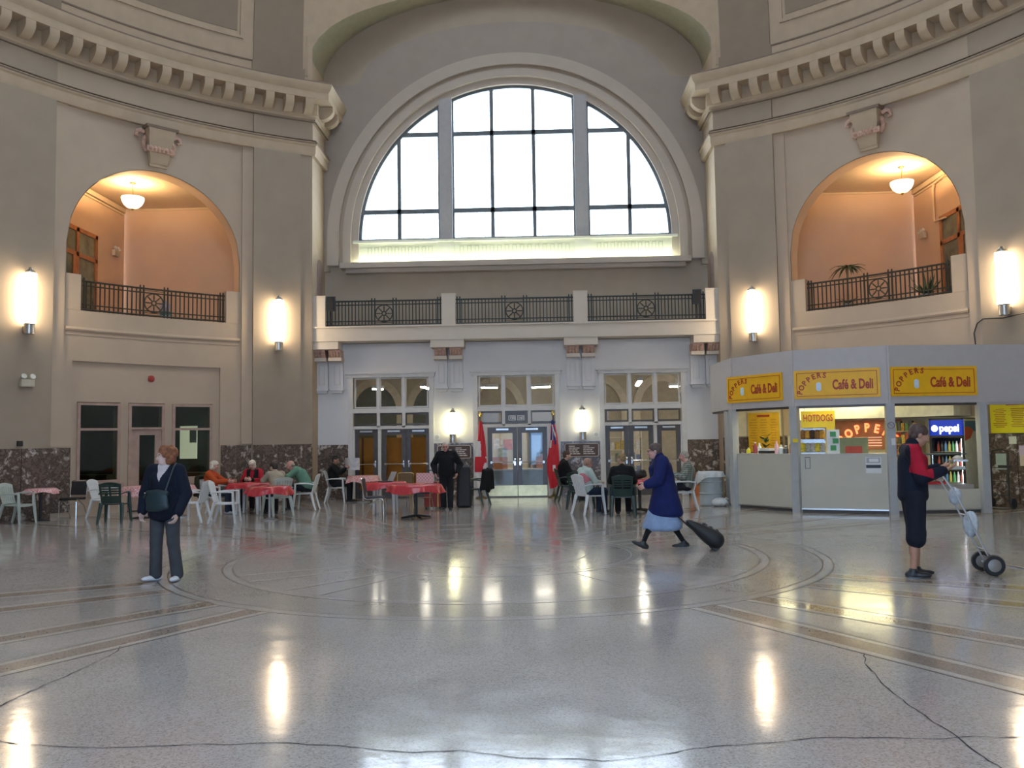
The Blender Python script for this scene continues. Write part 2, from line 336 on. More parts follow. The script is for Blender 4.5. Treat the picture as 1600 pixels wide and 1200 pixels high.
SIDES = {-45: 'left', 45: 'right', 135: 'rear_right', -135: 'rear_left'}
def arch_z(dth, half=9.75, spring=6.70, rise=2.25):
    u = max(0.0, 1 - (dth / half) ** 2); return spring + rise * math.sqrt(u)
def quadrant(phi):
    side = SIDES[phi]; front = abs(phi) == 45
    S = lambda d: phi + d
    # wall body: panel with the loggia arch
    m = MB()
    H = 9.75; wr = RW + .02
    cslab(m, S(-11.4), S(-H), 0, 10.6, wr, wr + .5); cslab(m, S(H), S(11.4), 0, 10.6, wr, wr + .5)
    cslab(m, S(-H), S(H), lambda t: arch_z(t - phi), 10.6, wr, wr + .5, step=.4)
    cslab(m, S(-H), S(H), 3.78, 5.04, wr, wr + .5)
    for e_ in (-1, 1):                     # low pedestals at the ends of the loggia railing
        cslab(m, S(e_ * 8.15), S(e_ * H), 5.04, 5.93, wr - .01, wr + .40)
    if front:
        # lower recess with windows, or (right) plain wall behind the kiosk
        if phi < 0:
            cslab(m, S(-H), S(-8.9), 0, 3.78, wr, wr + .5); cslab(m, S(7.5), S(H), 0, 3.78, wr, wr + .5)
            rr = wr + .07
            cslab(m, S(-8.9), S(7.5), 2.78, 3.78, rr, wr + .5)
            for a, b in ((-8.9, -8.2), (-3.6, -2.75), (1.25, 2.1), (6.7, 7.5)): cslab(m, S(a), S(b), 0, 2.78, rr, wr + .5)
            cslab(m, S(-8.2), S(-3.6), 0, .74, rr, wr + .5); cslab(m, S(2.1), S(6.7), 0, .74, rr, wr + .5)
        else:
            cslab(m, S(-H), S(H), 0, 3.78, wr, wr + .5)
    else:
        cslab(m, S(-H), S(H), 0, 3.78, wr, wr + .5)
    wall = m.build('wall_' + side, PL)
    struct(wall, {'left': 'pale plaster wall with an arched loggia above three dark windows', 'right': 'pale plaster wall with an arched loggia above the food kiosk'}.get(side, 'pale curved plaster wall with an arched loggia behind the viewer'), 'wall')
    # arch reveal lining (peach)
    k = MB(); P0 = []; P1 = []
    for i in range(61):
        Hi = H - .08; d = -Hi + 2 * Hi * i / 60; z = arch_z(d, Hi, 6.70, 2.235); P0.append([polar(S(d), wr + .004, z)]); P1.append([polar(S(d), wr + .5, z)])
    vs = [p[0] for p in P0] + [p[0] for p in P1]
    k.add(vs, [(i, i + 1, 61 + i + 1, 61 + i) for i in range(60)])
    for e_ in (-1, 1):
        a = polar(S(e_ * (H - .08)), wr + .004, 5.93); b = polar(S(e_ * (H - .08)), wr + .5, 5.93)
        k.add([a, b, b + Vector((0, 0, .80)), a + Vector((0, 0, .80))], [(0, 1, 2, 3)])
    k.build('arch_reveal', PREV, wall)
    # pilasters, frieze, string course
    for e_ in (-1, 1):
        k = MB(); t0, t1 = S(e_ * 11.25), S(e_ * (45 - HA)); 
        if e_ < 0: t0, t1 = t1, t0
        e0 = 45 - HA - 1.5; ta, tb_ = sorted((S(e_ * 11.25), S(e_ * e0))); cslab(k, ta, tb_, 0, 10.12, RW - .10, RW + .5, nz=1); ta, tb_ = sorted((S(e_ * e0), S(e_ * (45 - HA)))); cslab(k, ta, tb_, 0, 10.12, RW - .05, RW + .5, nz=1)
        k.build('pilaster', PD, wall)
        k = MB(); ta, tb_ = sorted((S(e_ * 9.95), S(e_ * 11.24))); cslab(k, ta, tb_, 1.68 if front else .2, 10.1, wr - .05, wr + .1); k.build('border_strip', PL, wall)
    path = arc(S(-18.6), S(18.6)) 
    c0 = Vector(polar(S(-18.6), RW).xy); c1 = Vector(polar(S(18.6), RW).xy)
    # returns run square into the bays
    rot = R2(-(phi + 45)) 
    def rt(x, y): return Vector((x, y)).copy() if False else Matrix.Rotation(R2(-(phi - 45)), 2) @ Vector((x, y))
    # in the frame of the +45 quadrant the returns go from (XO,YC) to (XO,YW) and from (YC,XO) to (YW,XO)
    full = [rt(XO, YW + .1)] + [rt(RW * math.sin(R2(t)), RW * math.cos(R2(t))) for t in np.linspace(HA, 90 - HA, 33)] + [rt(YW + .1, XO)]
    full = full[::-1]
    # keep the room on the right-hand side of the path
    mid = full[len(full) // 2]; t_ = (full[17] - full[16]); nrm = Vector((t_.y, -t_.x))
    if nrm.dot(-mid) < 0: full = full[::-1]
    k = MB()                                # pier returns (the reveals of the great opening)
    for a, b in ((full[0], full[1]), (full[-2], full[-1])):
        d_ = (b - a).normalized(); nn = Vector((-d_.y, d_.x)) * .35
        for z0, z1 in ((0, 13.0),):
            vs = [(a.x, a.y, z0), (b.x, b.y, z0), (b.x + nn.x, b.y + nn.y, z0), (a.x + nn.x, a.y + nn.y, z0)]; vs += [(x, y, z1) for x, y, _ in vs]
            k.add(vs, [(0, 1, 5, 4), (1, 2, 6, 5), (2, 3, 7, 6), (3, 0, 4, 7), (4, 5, 6, 7), (3, 2, 1, 0)])
    k.build('pier_return', PC, wall)
    k = MB(); sweep(k, full, [(-.3, 10.10), (.10, 10.10), (.13, 10.18), (.13, 10.36), (.17, 10.40), (.17, 10.46), (.12, 10.52), (-.3, 10.52)]); k.build('string_course', PC, wall)
    k = MB(); sweep(k, full, [(.08, 10.435), (.182, 10.435), (.182, 10.472), (.08, 10.472)]); sweep(k, full, [(.05, 10.53), (.15, 10.53), (.15, 10.545), (.05, 10.545)]); k.build('dark_fillet', PBR, wall)
    k = MB(); sweep(k, full, [(-.3, 10.5), (.03, 10.5), (.03, 11.5), (-.3, 11.5)]); k.build('frieze', PL, wall)
    for e_ in (-1, 1):
        k = MB(); t0, t1 = sorted((S(e_ * 11.25), S(e_ * 18.55))); cslab(k, t0, t1, 10.52, 11.12, RW - .10, RW); k.build('frieze_block', PD, wall)
    cor = MB()
    sweep(cor, full, [(-.3, 11.10), (.06, 11.10), (.14, 11.17), (.14, 11.22), (.20, 11.26), (.20, 11.62), (.58, 11.64), (.58, 11.84), (.64, 11.90), (.70, 12.04), (.70, 12.07), (.52, 12.10), (-.3, 12.14)])
    trim = cor.build({-45: 'trim_1', 45: 'trim_2', 135: 'trim_3', -135: 'trim_4'}[phi], PC)
    struct(trim, 'heavy bracketed plaster cornice above the ' + {'left': 'loggia beside three dark windows', 'right': 'loggia above the food kiosk'}.get(side, side.replace('_', ' ') + ' loggia'), 'cornice')
    k = MB(); sweep(k, full, [(.10, 11.085), (.15, 11.085), (.15, 11.10), (.10, 11.10)]); sweep(k, full, [(.40, 12.06), (.69, 12.06), (.66, 12.13), (.40, 12.20)]); k.build('dark_fillet', PBR, trim)
    # modillion: a scrolled bracket under the corona
    k = MB(); k.prism([(0, 0), (.10, -.02), (.22, .02), (.33, .10), (.40, .20), (.40, .36), (0, .36)], (-.12, 0, 0), (0, -1, 0), (0, 0, 1), (1, 0, 0), .24)
    mm = k.mesh('modillion', PC)
    cnt = 15
    for i in range(cnt):
        d = -17.8 + 35.6 * i / (cnt - 1); p = polar(S(d), RW - .19, 11.27); o = link('modillion', mm, trim, p, R2(-(S(d))))
    for e_ in (-1, 1):
        for q in range(2):
            base = rt(XO - .19, YC + .25 + q * .6) if e_ > 0 else rt(YC + .25 + q * .6, XO - .19)
            ang = (R2(90) if e_ > 0 else R2(0) + PI) 
            link('modillion', mm, trim, (base.x, base.y, 11.27), -R2(phi - 45) + (-PI / 2 if e_ > 0 else 0))
    # keystone console over the loggia arch
    ks = empty('keystone', polar(phi, wr, 9.12), R2(-phi)); ks.parent = wall
    k = MB(); k.prism([(0, 0), (.10, 0), (.16, .12), (.20, .32), (.27, .62), (.36, .78), (.36, .88), (0, .88)], (-.36, 0, 0), (0, -1, 0), (0, 0, 1), (1, 0, 0), .72)
    me = k.mesh('console', PC)
    for v in me.vertices:                   # taper towards the foot
        v.co.x *= .62 + .38 * v.co.z / .88
    link('console', me, ks)
    k = MB(); k.prism([(0, 0), (.06, 0), (.06, .14), (0, .14)], (-.36, -.19, .28), (0, -1, 0), (0, 0, 1), (1, 0, 0), .72)
    for x in np.linspace(-.3, .3, 6): k.lathe([(0, -.09), (.05, -.06), (.075, 0), (.05, .06), (0, .09)], 8, (x * .85, -.22, .36))
    k.build('leaf_band', RED, ks)
    k = MB(); k.box((0, -.18, .915), (.84, .42, .07)); k.build('cap', PBR, ks)
    k = MB()
    for e_ in (-1, 1):
        pts = [(e_ * .36, -.1, .78), (e_ * .46, -.06, .84), (e_ * .55, -.05, .80), (e_ * .58, -.05, .70), (e_ * .50, -.06, .66)]
        k.tube(pts, [.06, .065, .06, .05, .03], 8)
        k.tube([(e_ * .34, -.08, .70), (e_ * .40, -.06, .50), (e_ * .32, -.06, .30)], [.06, .07, .04], 8)
    k.build('garland', RED, ks)
    k = MB(); k.box((0, -.03, -.03), (.46, .10, .08)); k.build('foot', PC, ks)
    # bands on the loggia parapet and the panel mouldings
    k = MB(); path2 = arc(S(-H), S(H), r=wr)
    if (Vector((path2[1] - path2[0]).yx) * Vector((1, -1))).dot(-path2[0]) < 0: path2 = path2[::-1]
    sweep(k, path2, [(-.05, 4.52), (.04, 4.52), (.06, 4.56), (.03, 4.62), (-.05, 4.62)]); sweep(k, path2, [(-.05, 4.42), (.018, 4.42), (.018, 4.46), (-.05, 4.46)])
    k.build('parapet_moulding', PL, wall)
    return wall
WALLS = {p: quadrant(p) for p in (-45, 45, 135, -135)}
WL, WR_ = WALLS[-45], WALLS[45]

# marble wainscot: separate slabs
def mslab(t0, t1, r, parent, z1=1.66, th=.03):
    k = MB(); cslab(k, t0 + .04, t1 - .04, .10, z1 - .01, r - th, r); return k.build('marble_slab', MARB, parent)
for ph, wl in ((-45, WL), (45, WR_), (135, WALLS[135]), (-135, WALLS[-135])):
    for a, b in ((-17.1, -14.2), (-14.2, -11.25), (11.25, 14.2), (14.2, 17.1)): mslab(ph + a, ph + b, RW - .10, wl)
    for a, b in ((-18.6, -17.1), (17.1, 18.6)): mslab(ph + a, ph + b, RW - .05, wl)
    for a, b in (((-11.2, -8.95), (7.55, 9.4), (9.4, 11.2)) if ph == -45 else ((-11.2, -8.9), (8.9, 11.2))): mslab(ph + a, ph + b, RW + .02, wl)
    k = MB()
    cslab(k, ph - 18.6, ph - 11.25, 0, .11, RW - .14, RW); cslab(k, ph + 11.25, ph + 18.6, 0, .11, RW - .14, RW); k.build('marble_plinth', MARB, wl)
mats_base = None

# ---- dome with four arched openings
def open_z(x, z0=12.95, a=5.95, b=2.72): return z0 + b * math.sqrt(max(0., 1 - (x / a) ** 2))
def dome_r(z): return RW - .02 if z < 12.7 else math.sqrt(max(0.01, RW ** 2 - ((z - 12.7) * .93) ** 2)) - .02
def dome_pt(t, z): return polar(t, dome_r(z), z)
m = MB(); TOP = 25.6
NT = 240
def base_z(t):
    d = ((t + 45) % 90) - 45; x = dome_r(13.5) * math.sin(R2(d))
    if abs(d) <= HA: return open_z(min(abs(x), 5.95))
    return 12.05
ths = sorted(set([round(360 * i / NT, 4) for i in range(NT)] + [round(q * 90 + s_ * HA * k_, 4) % 360 for q in range(4) for s_ in (-1, 1) for k_ in (.999, 1.001)]))
rows = [0, .03, .06, .1, .15, .22, .3, .4, .5, .6, .7, .8, .88, .94, .98, 1.0]; vs = []
for t in ths:
    lo = base_z(t)
    for q in rows: vs.append(dome_pt(t, lo + (TOP - lo) * q))
K = len(rows); fs = []
for i in range(len(ths)):
    j = (i + 1) % len(ths)
    for k in range(K - 1): fs.append((i * K + k, j * K + k, j * K + k + 1, i * K + k + 1))
m.add(vs, fs); ceiling = m.build('ceiling', PC); struct(ceiling, 'pale plaster dome rising above the cornice of the round hall', 'dome')
k = MB(); k.lathe([(0, 25.7), (3.6, 25.62), (4.2, 25.2)], 48); k.build('dome_crown', PC, ceiling)
def dpatch(t0, t1, z0, z1, lift, m_, name, nz=8, st=1.0):
    """a raised field on the inside of the dome"""
    k = MB(); n_ = max(2, int(abs(t1 - t0) / st)); A = []; B = []
    for i in range(n_ + 1):
        t = t0 + (t1 - t0) * i / n_; ra = []; rb = []
        for j in range(nz + 1):
            z = z0 + (z1 - z0) * j / nz; ra.append(polar(t, dome_r(z) - lift, z)); rb.append(polar(t, dome_r(z) + .02, z))
        A.append(ra); B.append(rb)
    k.slab(A, B); return k.build(name, m_, ceiling)
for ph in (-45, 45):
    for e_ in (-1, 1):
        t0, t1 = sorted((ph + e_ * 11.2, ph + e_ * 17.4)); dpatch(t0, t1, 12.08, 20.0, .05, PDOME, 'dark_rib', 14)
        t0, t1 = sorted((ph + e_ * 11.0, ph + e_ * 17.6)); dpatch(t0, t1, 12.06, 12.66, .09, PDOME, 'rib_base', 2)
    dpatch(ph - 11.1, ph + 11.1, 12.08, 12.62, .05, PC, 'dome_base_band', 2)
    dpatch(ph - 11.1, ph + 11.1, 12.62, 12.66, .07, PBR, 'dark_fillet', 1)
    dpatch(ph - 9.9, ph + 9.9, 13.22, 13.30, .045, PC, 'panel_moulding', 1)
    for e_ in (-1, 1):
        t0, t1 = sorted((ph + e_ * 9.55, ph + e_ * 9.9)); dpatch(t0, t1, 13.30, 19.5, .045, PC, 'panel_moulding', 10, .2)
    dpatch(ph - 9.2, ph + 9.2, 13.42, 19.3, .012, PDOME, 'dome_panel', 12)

# ---- the four bays: soffit, lunette wall, window
def clip_cell(x0, x1, z0, z1, R, nseg=10):
    """rectangle cut by a circle of radius R about (0,0); None when nothing is left"""
    pts = []; xs = [x0 + (x1 - x0) * i / nseg for i in range(nseg + 1)]
    top = []
    for x in xs:
        if abs(x) >= R: continue
        zt = min(z1, math.sqrt(R * R - x * x))
        if zt > z0 + 1e-4: top.append((x, zt))
    if z0 < R:
        xe = math.sqrt(R * R - z0 * z0)
        if x0 < -xe < x1: top = [(-xe, z0)] + top
        if x0 < xe < x1: top = top + [(xe, z0)]
    if len(top) < 2: return None
    p = [(top[0][0], z0)] if top[0][1] > z0 + 1e-4 else []
    bot = [(top[-1][0], z0)] if top[-1][1] > z0 + 1e-4 else []
    return p + top + bot
ZS = 7.92; RG = 4.81
def bay(q, detailed):
    glazed = q in (0, 2); rz = -q * PI / 2; nm = ['back', 'side_right', 'rear', 'side_left'][q]
    w_ = empty('wall_' + nm, (0, 0, 0), rz)
    struct(w_, ['recessed wall of doors and balcony under the great arched window', 'right-hand bay wall, its unseen arch closed to darken the upper hall', 'rear bay wall with an arched window behind the viewer', 'left-hand bay wall, its unseen arch closed to darken the upper hall'][q], 'wall')
    # soffit of the front arch, from the dome edge back to the window wall
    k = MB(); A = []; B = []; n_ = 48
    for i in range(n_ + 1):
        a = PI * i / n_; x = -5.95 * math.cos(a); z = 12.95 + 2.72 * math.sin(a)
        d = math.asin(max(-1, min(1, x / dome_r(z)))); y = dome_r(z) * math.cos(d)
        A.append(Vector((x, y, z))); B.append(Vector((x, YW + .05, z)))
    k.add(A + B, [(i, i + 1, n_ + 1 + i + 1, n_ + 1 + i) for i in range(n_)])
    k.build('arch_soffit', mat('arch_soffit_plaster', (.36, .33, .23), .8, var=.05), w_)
    for e_ in (-1, 1): k = MB(); k.box((e_ * 6.14, 12.55, 13.1), (.30, 1.6, 1.2)); k.build('leak_cover', PC, w_)  # unseen box added behind the soffit to block a light leak
    # flat wall above the balcony with a semicircular opening
    def lun(y0, y1, zlo, outer, ri, m_, name, nn=64):
        """plate from an inner semicircle of radius ri (centre ZS) out to outer(angle)->(x,z)"""
        k = MB(); P0 = []; P1 = []
        for i in range(nn + 1):
            a = PI * i / nn; ii = (-ri * math.cos(a), ZS + ri * math.sin(a)); oo = outer(a)
            P0.append([Vector((ii[0], y0, ii[1])), Vector((oo[0], y0, oo[1]))]); P1.append([Vector((ii[0], y1, ii[1])), Vector((oo[0], y1, oo[1]))])
        k.slab(P0, P1); return k.build(name, m_, w_)
    def outer_wall(a):
        c, s_ = -math.cos(a), math.sin(a)
        # ray from (0,ZS) to the vault line
        best = None
        for r_ in np.linspace(5.0, 9.0, 120):
            x, z = c * r_, ZS + s_ * r_
            if abs(x) > 5.99 or z > open_z(min(abs(x), 5.94)) + .06: best = r_; break
        r_ = best or 9.0; return (c * r_, ZS + s_ * r_)
    lun(YW, YW + .3, 0, outer_wall, 5.75, LUN if detailed else LUN, 'lunette_wall')
    if detailed:
        def curve(a):       # lower field, proud of the upper wall, ending in a flat arch
            c, s_ = -math.cos(a), math.sin(a); r_ = 5.2
            for r_ in np.linspace(5.0, 8.0, 160):
                x, z = c * r_, ZS + s_ * r_; zt = 12.82 + 1.9 * math.sqrt(max(0, 1 - (x / 4.75) ** 2)) if abs(x) < 4.75 else 12.82
                if abs(x) > 5.97 or z > zt: break
            return (c * r_, ZS + s_ * r_)
        lun(YW - .10, YW + .1, 0, curve, 5.72, mat('lunette_field', (.345, .29, .245), .78, var=.04, scale=1.8), 'lunette_field', 96)
        for z_ in (0,):
            for e_ in (-1, 1):
                k = MB(); k.box((e_ * 5.85, YW + .0, 7.45), (.28, .2, 1.0)); k.build('lunette_side', LUN, w_)
    # archivolt: rings stepping in towards the glass
    for r0, r1, yf, m_ in ((5.42, 5.78, YW - .20, SURR), (5.28, 5.44, YW - .10, LUN), (5.06, 5.30, YW - .16, SURR), (4.84, 5.08, YW - .04, SURR)):
        k = MB(); prof = []; n_ = 64
        P0 = []; P1 = []
        path = [(-1, 7.10 - ZS)] + [None] * 0
        def rp(a, r_): return (-r_ * math.cos(a), ZS + r_ * math.sin(a))
        for i in range(n_ + 3):
            if i == 0: A_, B_ = (-r0, 7.12), (-r1, 7.12)
            elif i == n_ + 2: A_, B_ = (r0, 7.12), (r1, 7.12)
            else: a = PI * (i - 1) / n_; A_, B_ = rp(a, r0), rp(a, r1)
            P0.append([Vector((A_[0], yf, A_[1])), Vector((B_[0], yf, B_[1]))]); P1.append([Vector((A_[0], YW + .3, A_[1])), Vector((B_[0], YW + .3, B_[1]))])
        k.slab(P0, P1); k.build('archivolt', m_, w_, angle=50)
    # wall under the window
    k = MB(); k.box((0, YW + .15, 6.0), (12.2, .3, 2.2)); k.build('apron_wall', LUN, w_)
    k = MB(); k.box((0, YW + .08, 7.50), (9.9, .10, .80)); sp = k.build('sill_panel', PALE, w_)
    if detailed:
        k = MB()
        for c0, c1, nn in ((-4.6, -2.5, 10), (-1.75, 1.75, 15), (2.5, 4.6, 10)):
            for i in range(nn):
                x = c0 + (c1 - c0) * (i + .5) / nn
                for dx, dz, sx, sz in ((0, .19, .13, .018), (0, -.19, .13, .018), (-.055, 0, .018, .4), (.055, 0, .018, .4)): k.box((x + dx, YW + .022, 7.50 + dz), (sx, .03, sz))
        k.build('flute', mat('flute_plaster', (.50, .51, .42), .65), sp)
        k = MB(); k.box((0, YW - .03, 7.86), (10.0, .16, .07)); k.box((0, YW + .0, 7.16), (10.0, .1, .06)); k.build('sill_rail', PALE, sp)
        for x in (-2.1, 2.1):
            k = MB(); k.box((x, YW - .0, 7.5), (.5, .14, .8)); k.build('sill_block', PALE, sp)
    k = MB(); k.box((0, YW - .15, 7.06), (10.7, .45, .12)); k.box((0, YW - .34, 7.11), (10.7, .05, .11)); k.box((0, YW - .08, 6.94), (10.4, .32, .14)); k.build('ledge', SURR, w_)
    if not glazed:
        k = MB(); k.prism([(-4.9, -.8), (4.9, -.8)] + [(4.9 * math.cos(PI * i / 32), 4.9 * math.sin(PI * i / 32)) for i in range(33)], (0, YW + .12, ZS), (1, 0, 0), (0, 0, 1), (0, 1, 0), .2); k.build('arch_block_panel', LUN, w_); return w_  # unseen panel added to shut the side arch and darken the upper walls
    # window
    wn_ = empty('window_%d' % (q + 1), (0, 0, 0), rz)
    struct(wn_, ['great semicircular window of many panes above the balcony', 'arched window of the right-hand bay', 'arched window behind the viewer', 'arched window of the left-hand bay'][q], 'window')
    yg = YW + .10
    k = MB(); P0 = []; P1 = []
    for i in range(65):
        a = PI * i / 64; P0.append([Vector((-(RG - .06) * math.cos(a), yg - .04, ZS + (RG - .06) * math.sin(a))), Vector((-(RG + .1) * math.cos(a), yg - .04, ZS + (RG + .1) * math.sin(a)))])
        P1.append([p + Vector((0, .1, 0)) for p in P0[-1]])
    k.slab(P0, P1); k.box((0, yg, ZS), (2 * RG, .1, .10)); k.build('frame', WINBAR, wn_)
    colx = [-4.81, -3.57, -2.31, -1.89, -.66, .64, 1.89, 2.31, 3.58, 4.81]; rowz = [0, .90, 3.33, 5.0]
    for x in (-2.10, 2.10):
        k = MB(); ht = math.sqrt(RG ** 2 - 2.1 ** 2) + .1; k.box((x, yg - .06, ZS + ht / 2), (.40, .22, ht)); k.build('mullion', MULL, wn_)
        for e_ in (-1, 1): k = MB(); k.box((x + e_ * .225, yg, ZS + ht / 2), (.06, .12, ht)); k.build('jamb_bar', WINBAR, wn_)
    for x in (-3.57, -.66, .64, 3.58):
        k = MB(); ht = math.sqrt(RG ** 2 - x ** 2); k.box((x, yg, ZS + ht / 2), (.115, .09, ht)); k.build('bar', WINBAR, wn_)
    for z in rowz[1:3]:
        for a, b in ((-4.81, -2.31), (-1.89, 1.89), (2.31, 4.81)):
            xm = math.sqrt(RG ** 2 - z ** 2); a = max(a, -xm); b = min(b, xm)
            if b - a > .05: k = MB(); k.box(((a + b) / 2, yg, ZS + z), (b - a, .09, .14)); k.build('transom_bar', WINBAR, wn_)
    for i in range(9):
        if i in (2, 6): continue
        for j in range(3):
            p = clip_cell(colx[i], colx[i + 1], rowz[j], rowz[j + 1], RG - .02)
            if not p: continue
            k = MB(); k.prism(p, (0, yg + .02, ZS), (1, 0, 0), (0, 0, 1), (0, 1, 0), .012); pn = k.build('pane', GLASSW, wn_, smooth=False)
            if j == 0 and detailed:
                b_ = MB()
                for s_ in range(1, 5):
                    x = colx[i] + (colx[i + 1] - colx[i]) * s_ / 5
                    if math.hypot(x, .8) < RG: b_.box((x, yg + .01, ZS + .45), (.014, .014, .84))
                b_.build('glazing_wire', WINBAR, pn)
    return w_
BAYS = [bay(q, q == 0) for q in range(4)]
WB = BAYS[0]
# plain lower walls closing the side and rear bays
for q in (1, 3):
    k = MB(); k.box((0, YW + .1, 2.5), (12.2, .2, 5.0)); k.build('lower_wall', PW, BAYS[q])
# glazed street entrance behind the viewer
k = MB(); k.box((0, YW + .1, 4.4), (12.2, .2, 1.3)); k.box((-5.5, YW + .1, 1.9), (1.2, .2, 3.8)); k.box((5.5, YW + .1, 1.9), (1.2, .2, 3.8)); k.build('lower_wall', PW, BAYS[2])
en = empty('window_9', (0, 0, 0), PI); struct(en, 'glazed street entrance behind the viewer', 'window')
for i in range(7):
    x = -4.9 + 9.8 * i / 6; k = MB(); k.box((x, YW + .1, 1.87), (.14, .12, 3.75)); k.build('post', BRZ, en)
for z in (.12, 2.2, 3.68): k = MB(); k.box((0, YW + .1, z), (9.8, .10, .16)); k.build('rail', BRZ, en)
for i in range(6): k = MB(); k.box((-4.9 + 9.8 * (i + .5) / 6, YW + .1, 1.9), (1.5, .01, 3.5)); k.build('pane', glassmat('tinted_entrance_pane', (.62, .70, .80), .03), en)

# ---- tubes hidden behind the ledge that wash the pale sill panel
for x, lb_ in ((-3.3, 'left loudspeaker'), (0, 'middle balcony bay'), (3.3, 'right loudspeaker')):
    t = thing('ledge_lamp', 'fluorescent tube behind the window ledge above the ' + lb_, 'lamp', (x, YW - .20, 7.12), group='tubes behind the window ledge')
    k = MB(); k.tube([(-1.6, 0, .045), (1.6, 0, .045)], .018, 8); k.build('tube', emat('green_white_tube', (.93, 1.0, .70), 55.0), t)
    k = MB(); k.box((0, 0, .012), (3.25, .07, .022)); k.build('batten', WHITEP, t)
# ---- wall with the doors, under the balcony
GR = ((-4.91, -2.51), (-1.21, 1.21), (2.51, 4.91))
m = MB(); yb = YD + .13
xs = [-5.95, -4.91, -2.51, -1.21, 1.21, 2.51, 4.91, 5.95]
for i in (0, 2, 4, 6): m.box(((xs[i] + xs[i + 1]) / 2, yb, 2.3), (xs[i + 1] - xs[i], .26, 4.6))
for a, b in GR: m.box(((a + b) / 2, yb, 4.11), (b - a, .26, .98))
m.build('door_wall', PW, WB)
for i in (0, 2, 4, 6):
    a, b = xs[i], xs[i + 1]; k = MB(); k.box(((a + b) / 2, YD - .012, .86), (b - a - .02, .03, 1.5)); k.build('marble_slab', MARB, WB)
    k = MB(); k.box(((a + b) / 2, YD - .02, .055), (b - a, .05, .11)); k.build('marble_plinth', MARB, WB)
GLAB = ('beside the table of the newspaper reader', 'between the two flags', 'behind the table with the black bag')
def pane_in(parent, x0, x1, z0, z1, y, gm=GLASS, fr=.035, fm=None, fd=.05):
    if fm is not None:
        k = MB()
        for a, b, c_, d_ in ((x0, x1, z0, z0 + fr), (x0, x1, z1 - fr, z1), (x0, x0 + fr, z0 + fr, z1 - fr), (x1 - fr, x1, z0 + fr, z1 - fr)): k.box(((a + b) / 2, y, (c_ + d_) / 2), (b - a, fd, d_ - c_))
        k.build('sash', fm, parent)
    k = MB(); k.box(((x0 + x1) / 2, y, (z0 + z1) / 2), (x1 - x0 - fr, .008, z1 - z0 - fr)); return k.build('pane', gm, parent, smooth=False)
doorn = 0
def door_leaf(parent, x0, x1, y, gm, hinge=-1, kick=None, bar=True, z1=2.05):
    L = empty('door_leaf'); L.parent = parent; L.location = (0, y, 0); st = .13; zb = .10 if kick is None else .36
    k = MB()
    for a, b, c_, d_ in ((x0, x0 + st, .01, z1), (x1 - st, x1, .01, z1), (x0 + st, x1 - st, z1 - .17, z1), (x0 + st, x1 - st, .01, zb if kick else .26)): k.box(((a + b) / 2, 0, (c_ + d_) / 2), (b - a, .05, d_ - c_))
    L2 = k.build('leaf_frame', BRZ, L)
    z0 = zb if kick else .26
    k = MB(); k.box(((x0 + x1) / 2, 0, (z0 + z1 - .17) / 2), (x1 - x0 - 2 * st + .01, .01, z1 - .17 - z0 + .01)); k.build('pane', gm, L, smooth=False)
    if kick: k = MB(); k.box(((x0 + x1) / 2, -.028, .19), (x1 - x0 - .01, .006, .31)); k.build('kick_plate', BRASSP, L)
    ex = x1 - .07 if hinge < 0 else x0 + .07
    if bar:
        k = MB(); k.tube([(x0 + .08, -.07, 1.02), (x1 - .08, -.07, 1.02)], .016, 8)
        for x in (x0 + .10, x1 - .10): k.box((x, -.045, 1.02), (.05, .05, .06))
        k.build('push_bar', CHROME, L)
    k = MB(); k.lathe([(0, -.035), (.03, -.03), (.036, 0), (.03, .03), (0, .035)], 12, (ex, -.07, 1.08)); k.box((ex, -.03, 1.03), (.045, .012, .20)); k.build('knob', CHROME, L)
    k = MB(); k.box(((x0 + x1) / 2, -.05, z1 - .06), (.36, .06, .05)); k.build('door_closer', STEEL, L)
    return L
AMB = glassmat('amber_pane', (.92, .82, .66), .03, .03)
wi = 5
for gi, (a, b) in enumerate(GR):
    wv = empty('window_%d' % wi, (0, 0, 0)); wi += 1
    struct(wv, 'painted two-tier transom window over the doors ' + GLAB[gi], 'window')
    k = MB(); y = YD + .06; sw = .10
    # casing
    for x in (a, b): k.box((x, YD - .02, 1.80), (.14, .10, 3.60))
    k.box(((a + b) / 2, YD - .03, 3.64), (b - a + .22, .14, .11)); k.box(((a + b) / 2, YD - .05, 3.71), (b - a + .30, .2, .05))
    k.box(((a + b) / 2, y - .03, 2.60), (b - a, .16, .13)); k.box(((a + b) / 2, y - .03, 2.10), (b - a, .14, .09))
    k.build('casing', FRM, wv)
    w3 = (b - a - .14) / 3
    for i in range(3):
        x0 = a + .07 + w3 * i + .03; x1 = x0 + w3 - .06
        pane_in(wv, x0, x1, 2.68, 3.58, y, GLASS, .04, FRM); pane_in(wv, x0, x1, 2.16, 2.53, y, GLASS, .05, BRZ)
        if i: k = MB(); k.box((a + .07 + w3 * i, y - .03, 2.86), (.09, .14, 1.52)); k.build('mullion', FRM, wv)
def door(label, leaves, jambs, gm, kick=None):
    global doorn; doorn += 1
    d = empty('door_%d' % doorn); struct(d, label, 'door')
    k = MB()
    for x in jambs: k.box((x, YD + .05, 1.03), (.09, .14, 2.06))
    k.build('jamb', FRM, d)
    for x0, x1, h in leaves: door_leaf(d, x0, x1, YD + .07, gm, h, kick)
    return d
door('single bronze door with amber glass beside the table of the newspaper reader', [(-4.80, -4.12, -1)], [-4.84, -4.06], AMB)
door('pair of bronze doors with amber glass between the newspaper reader and the left plaque', [(-4.0, -3.28, -1), (-3.27, -2.55, 1)], [-2.51], AMB)
door('pair of glazed bronze doors with brass kick plates between two flags', [(-.86, .005, -1), (.015, .88, 1)], [-.92, .94], GLASS, True)
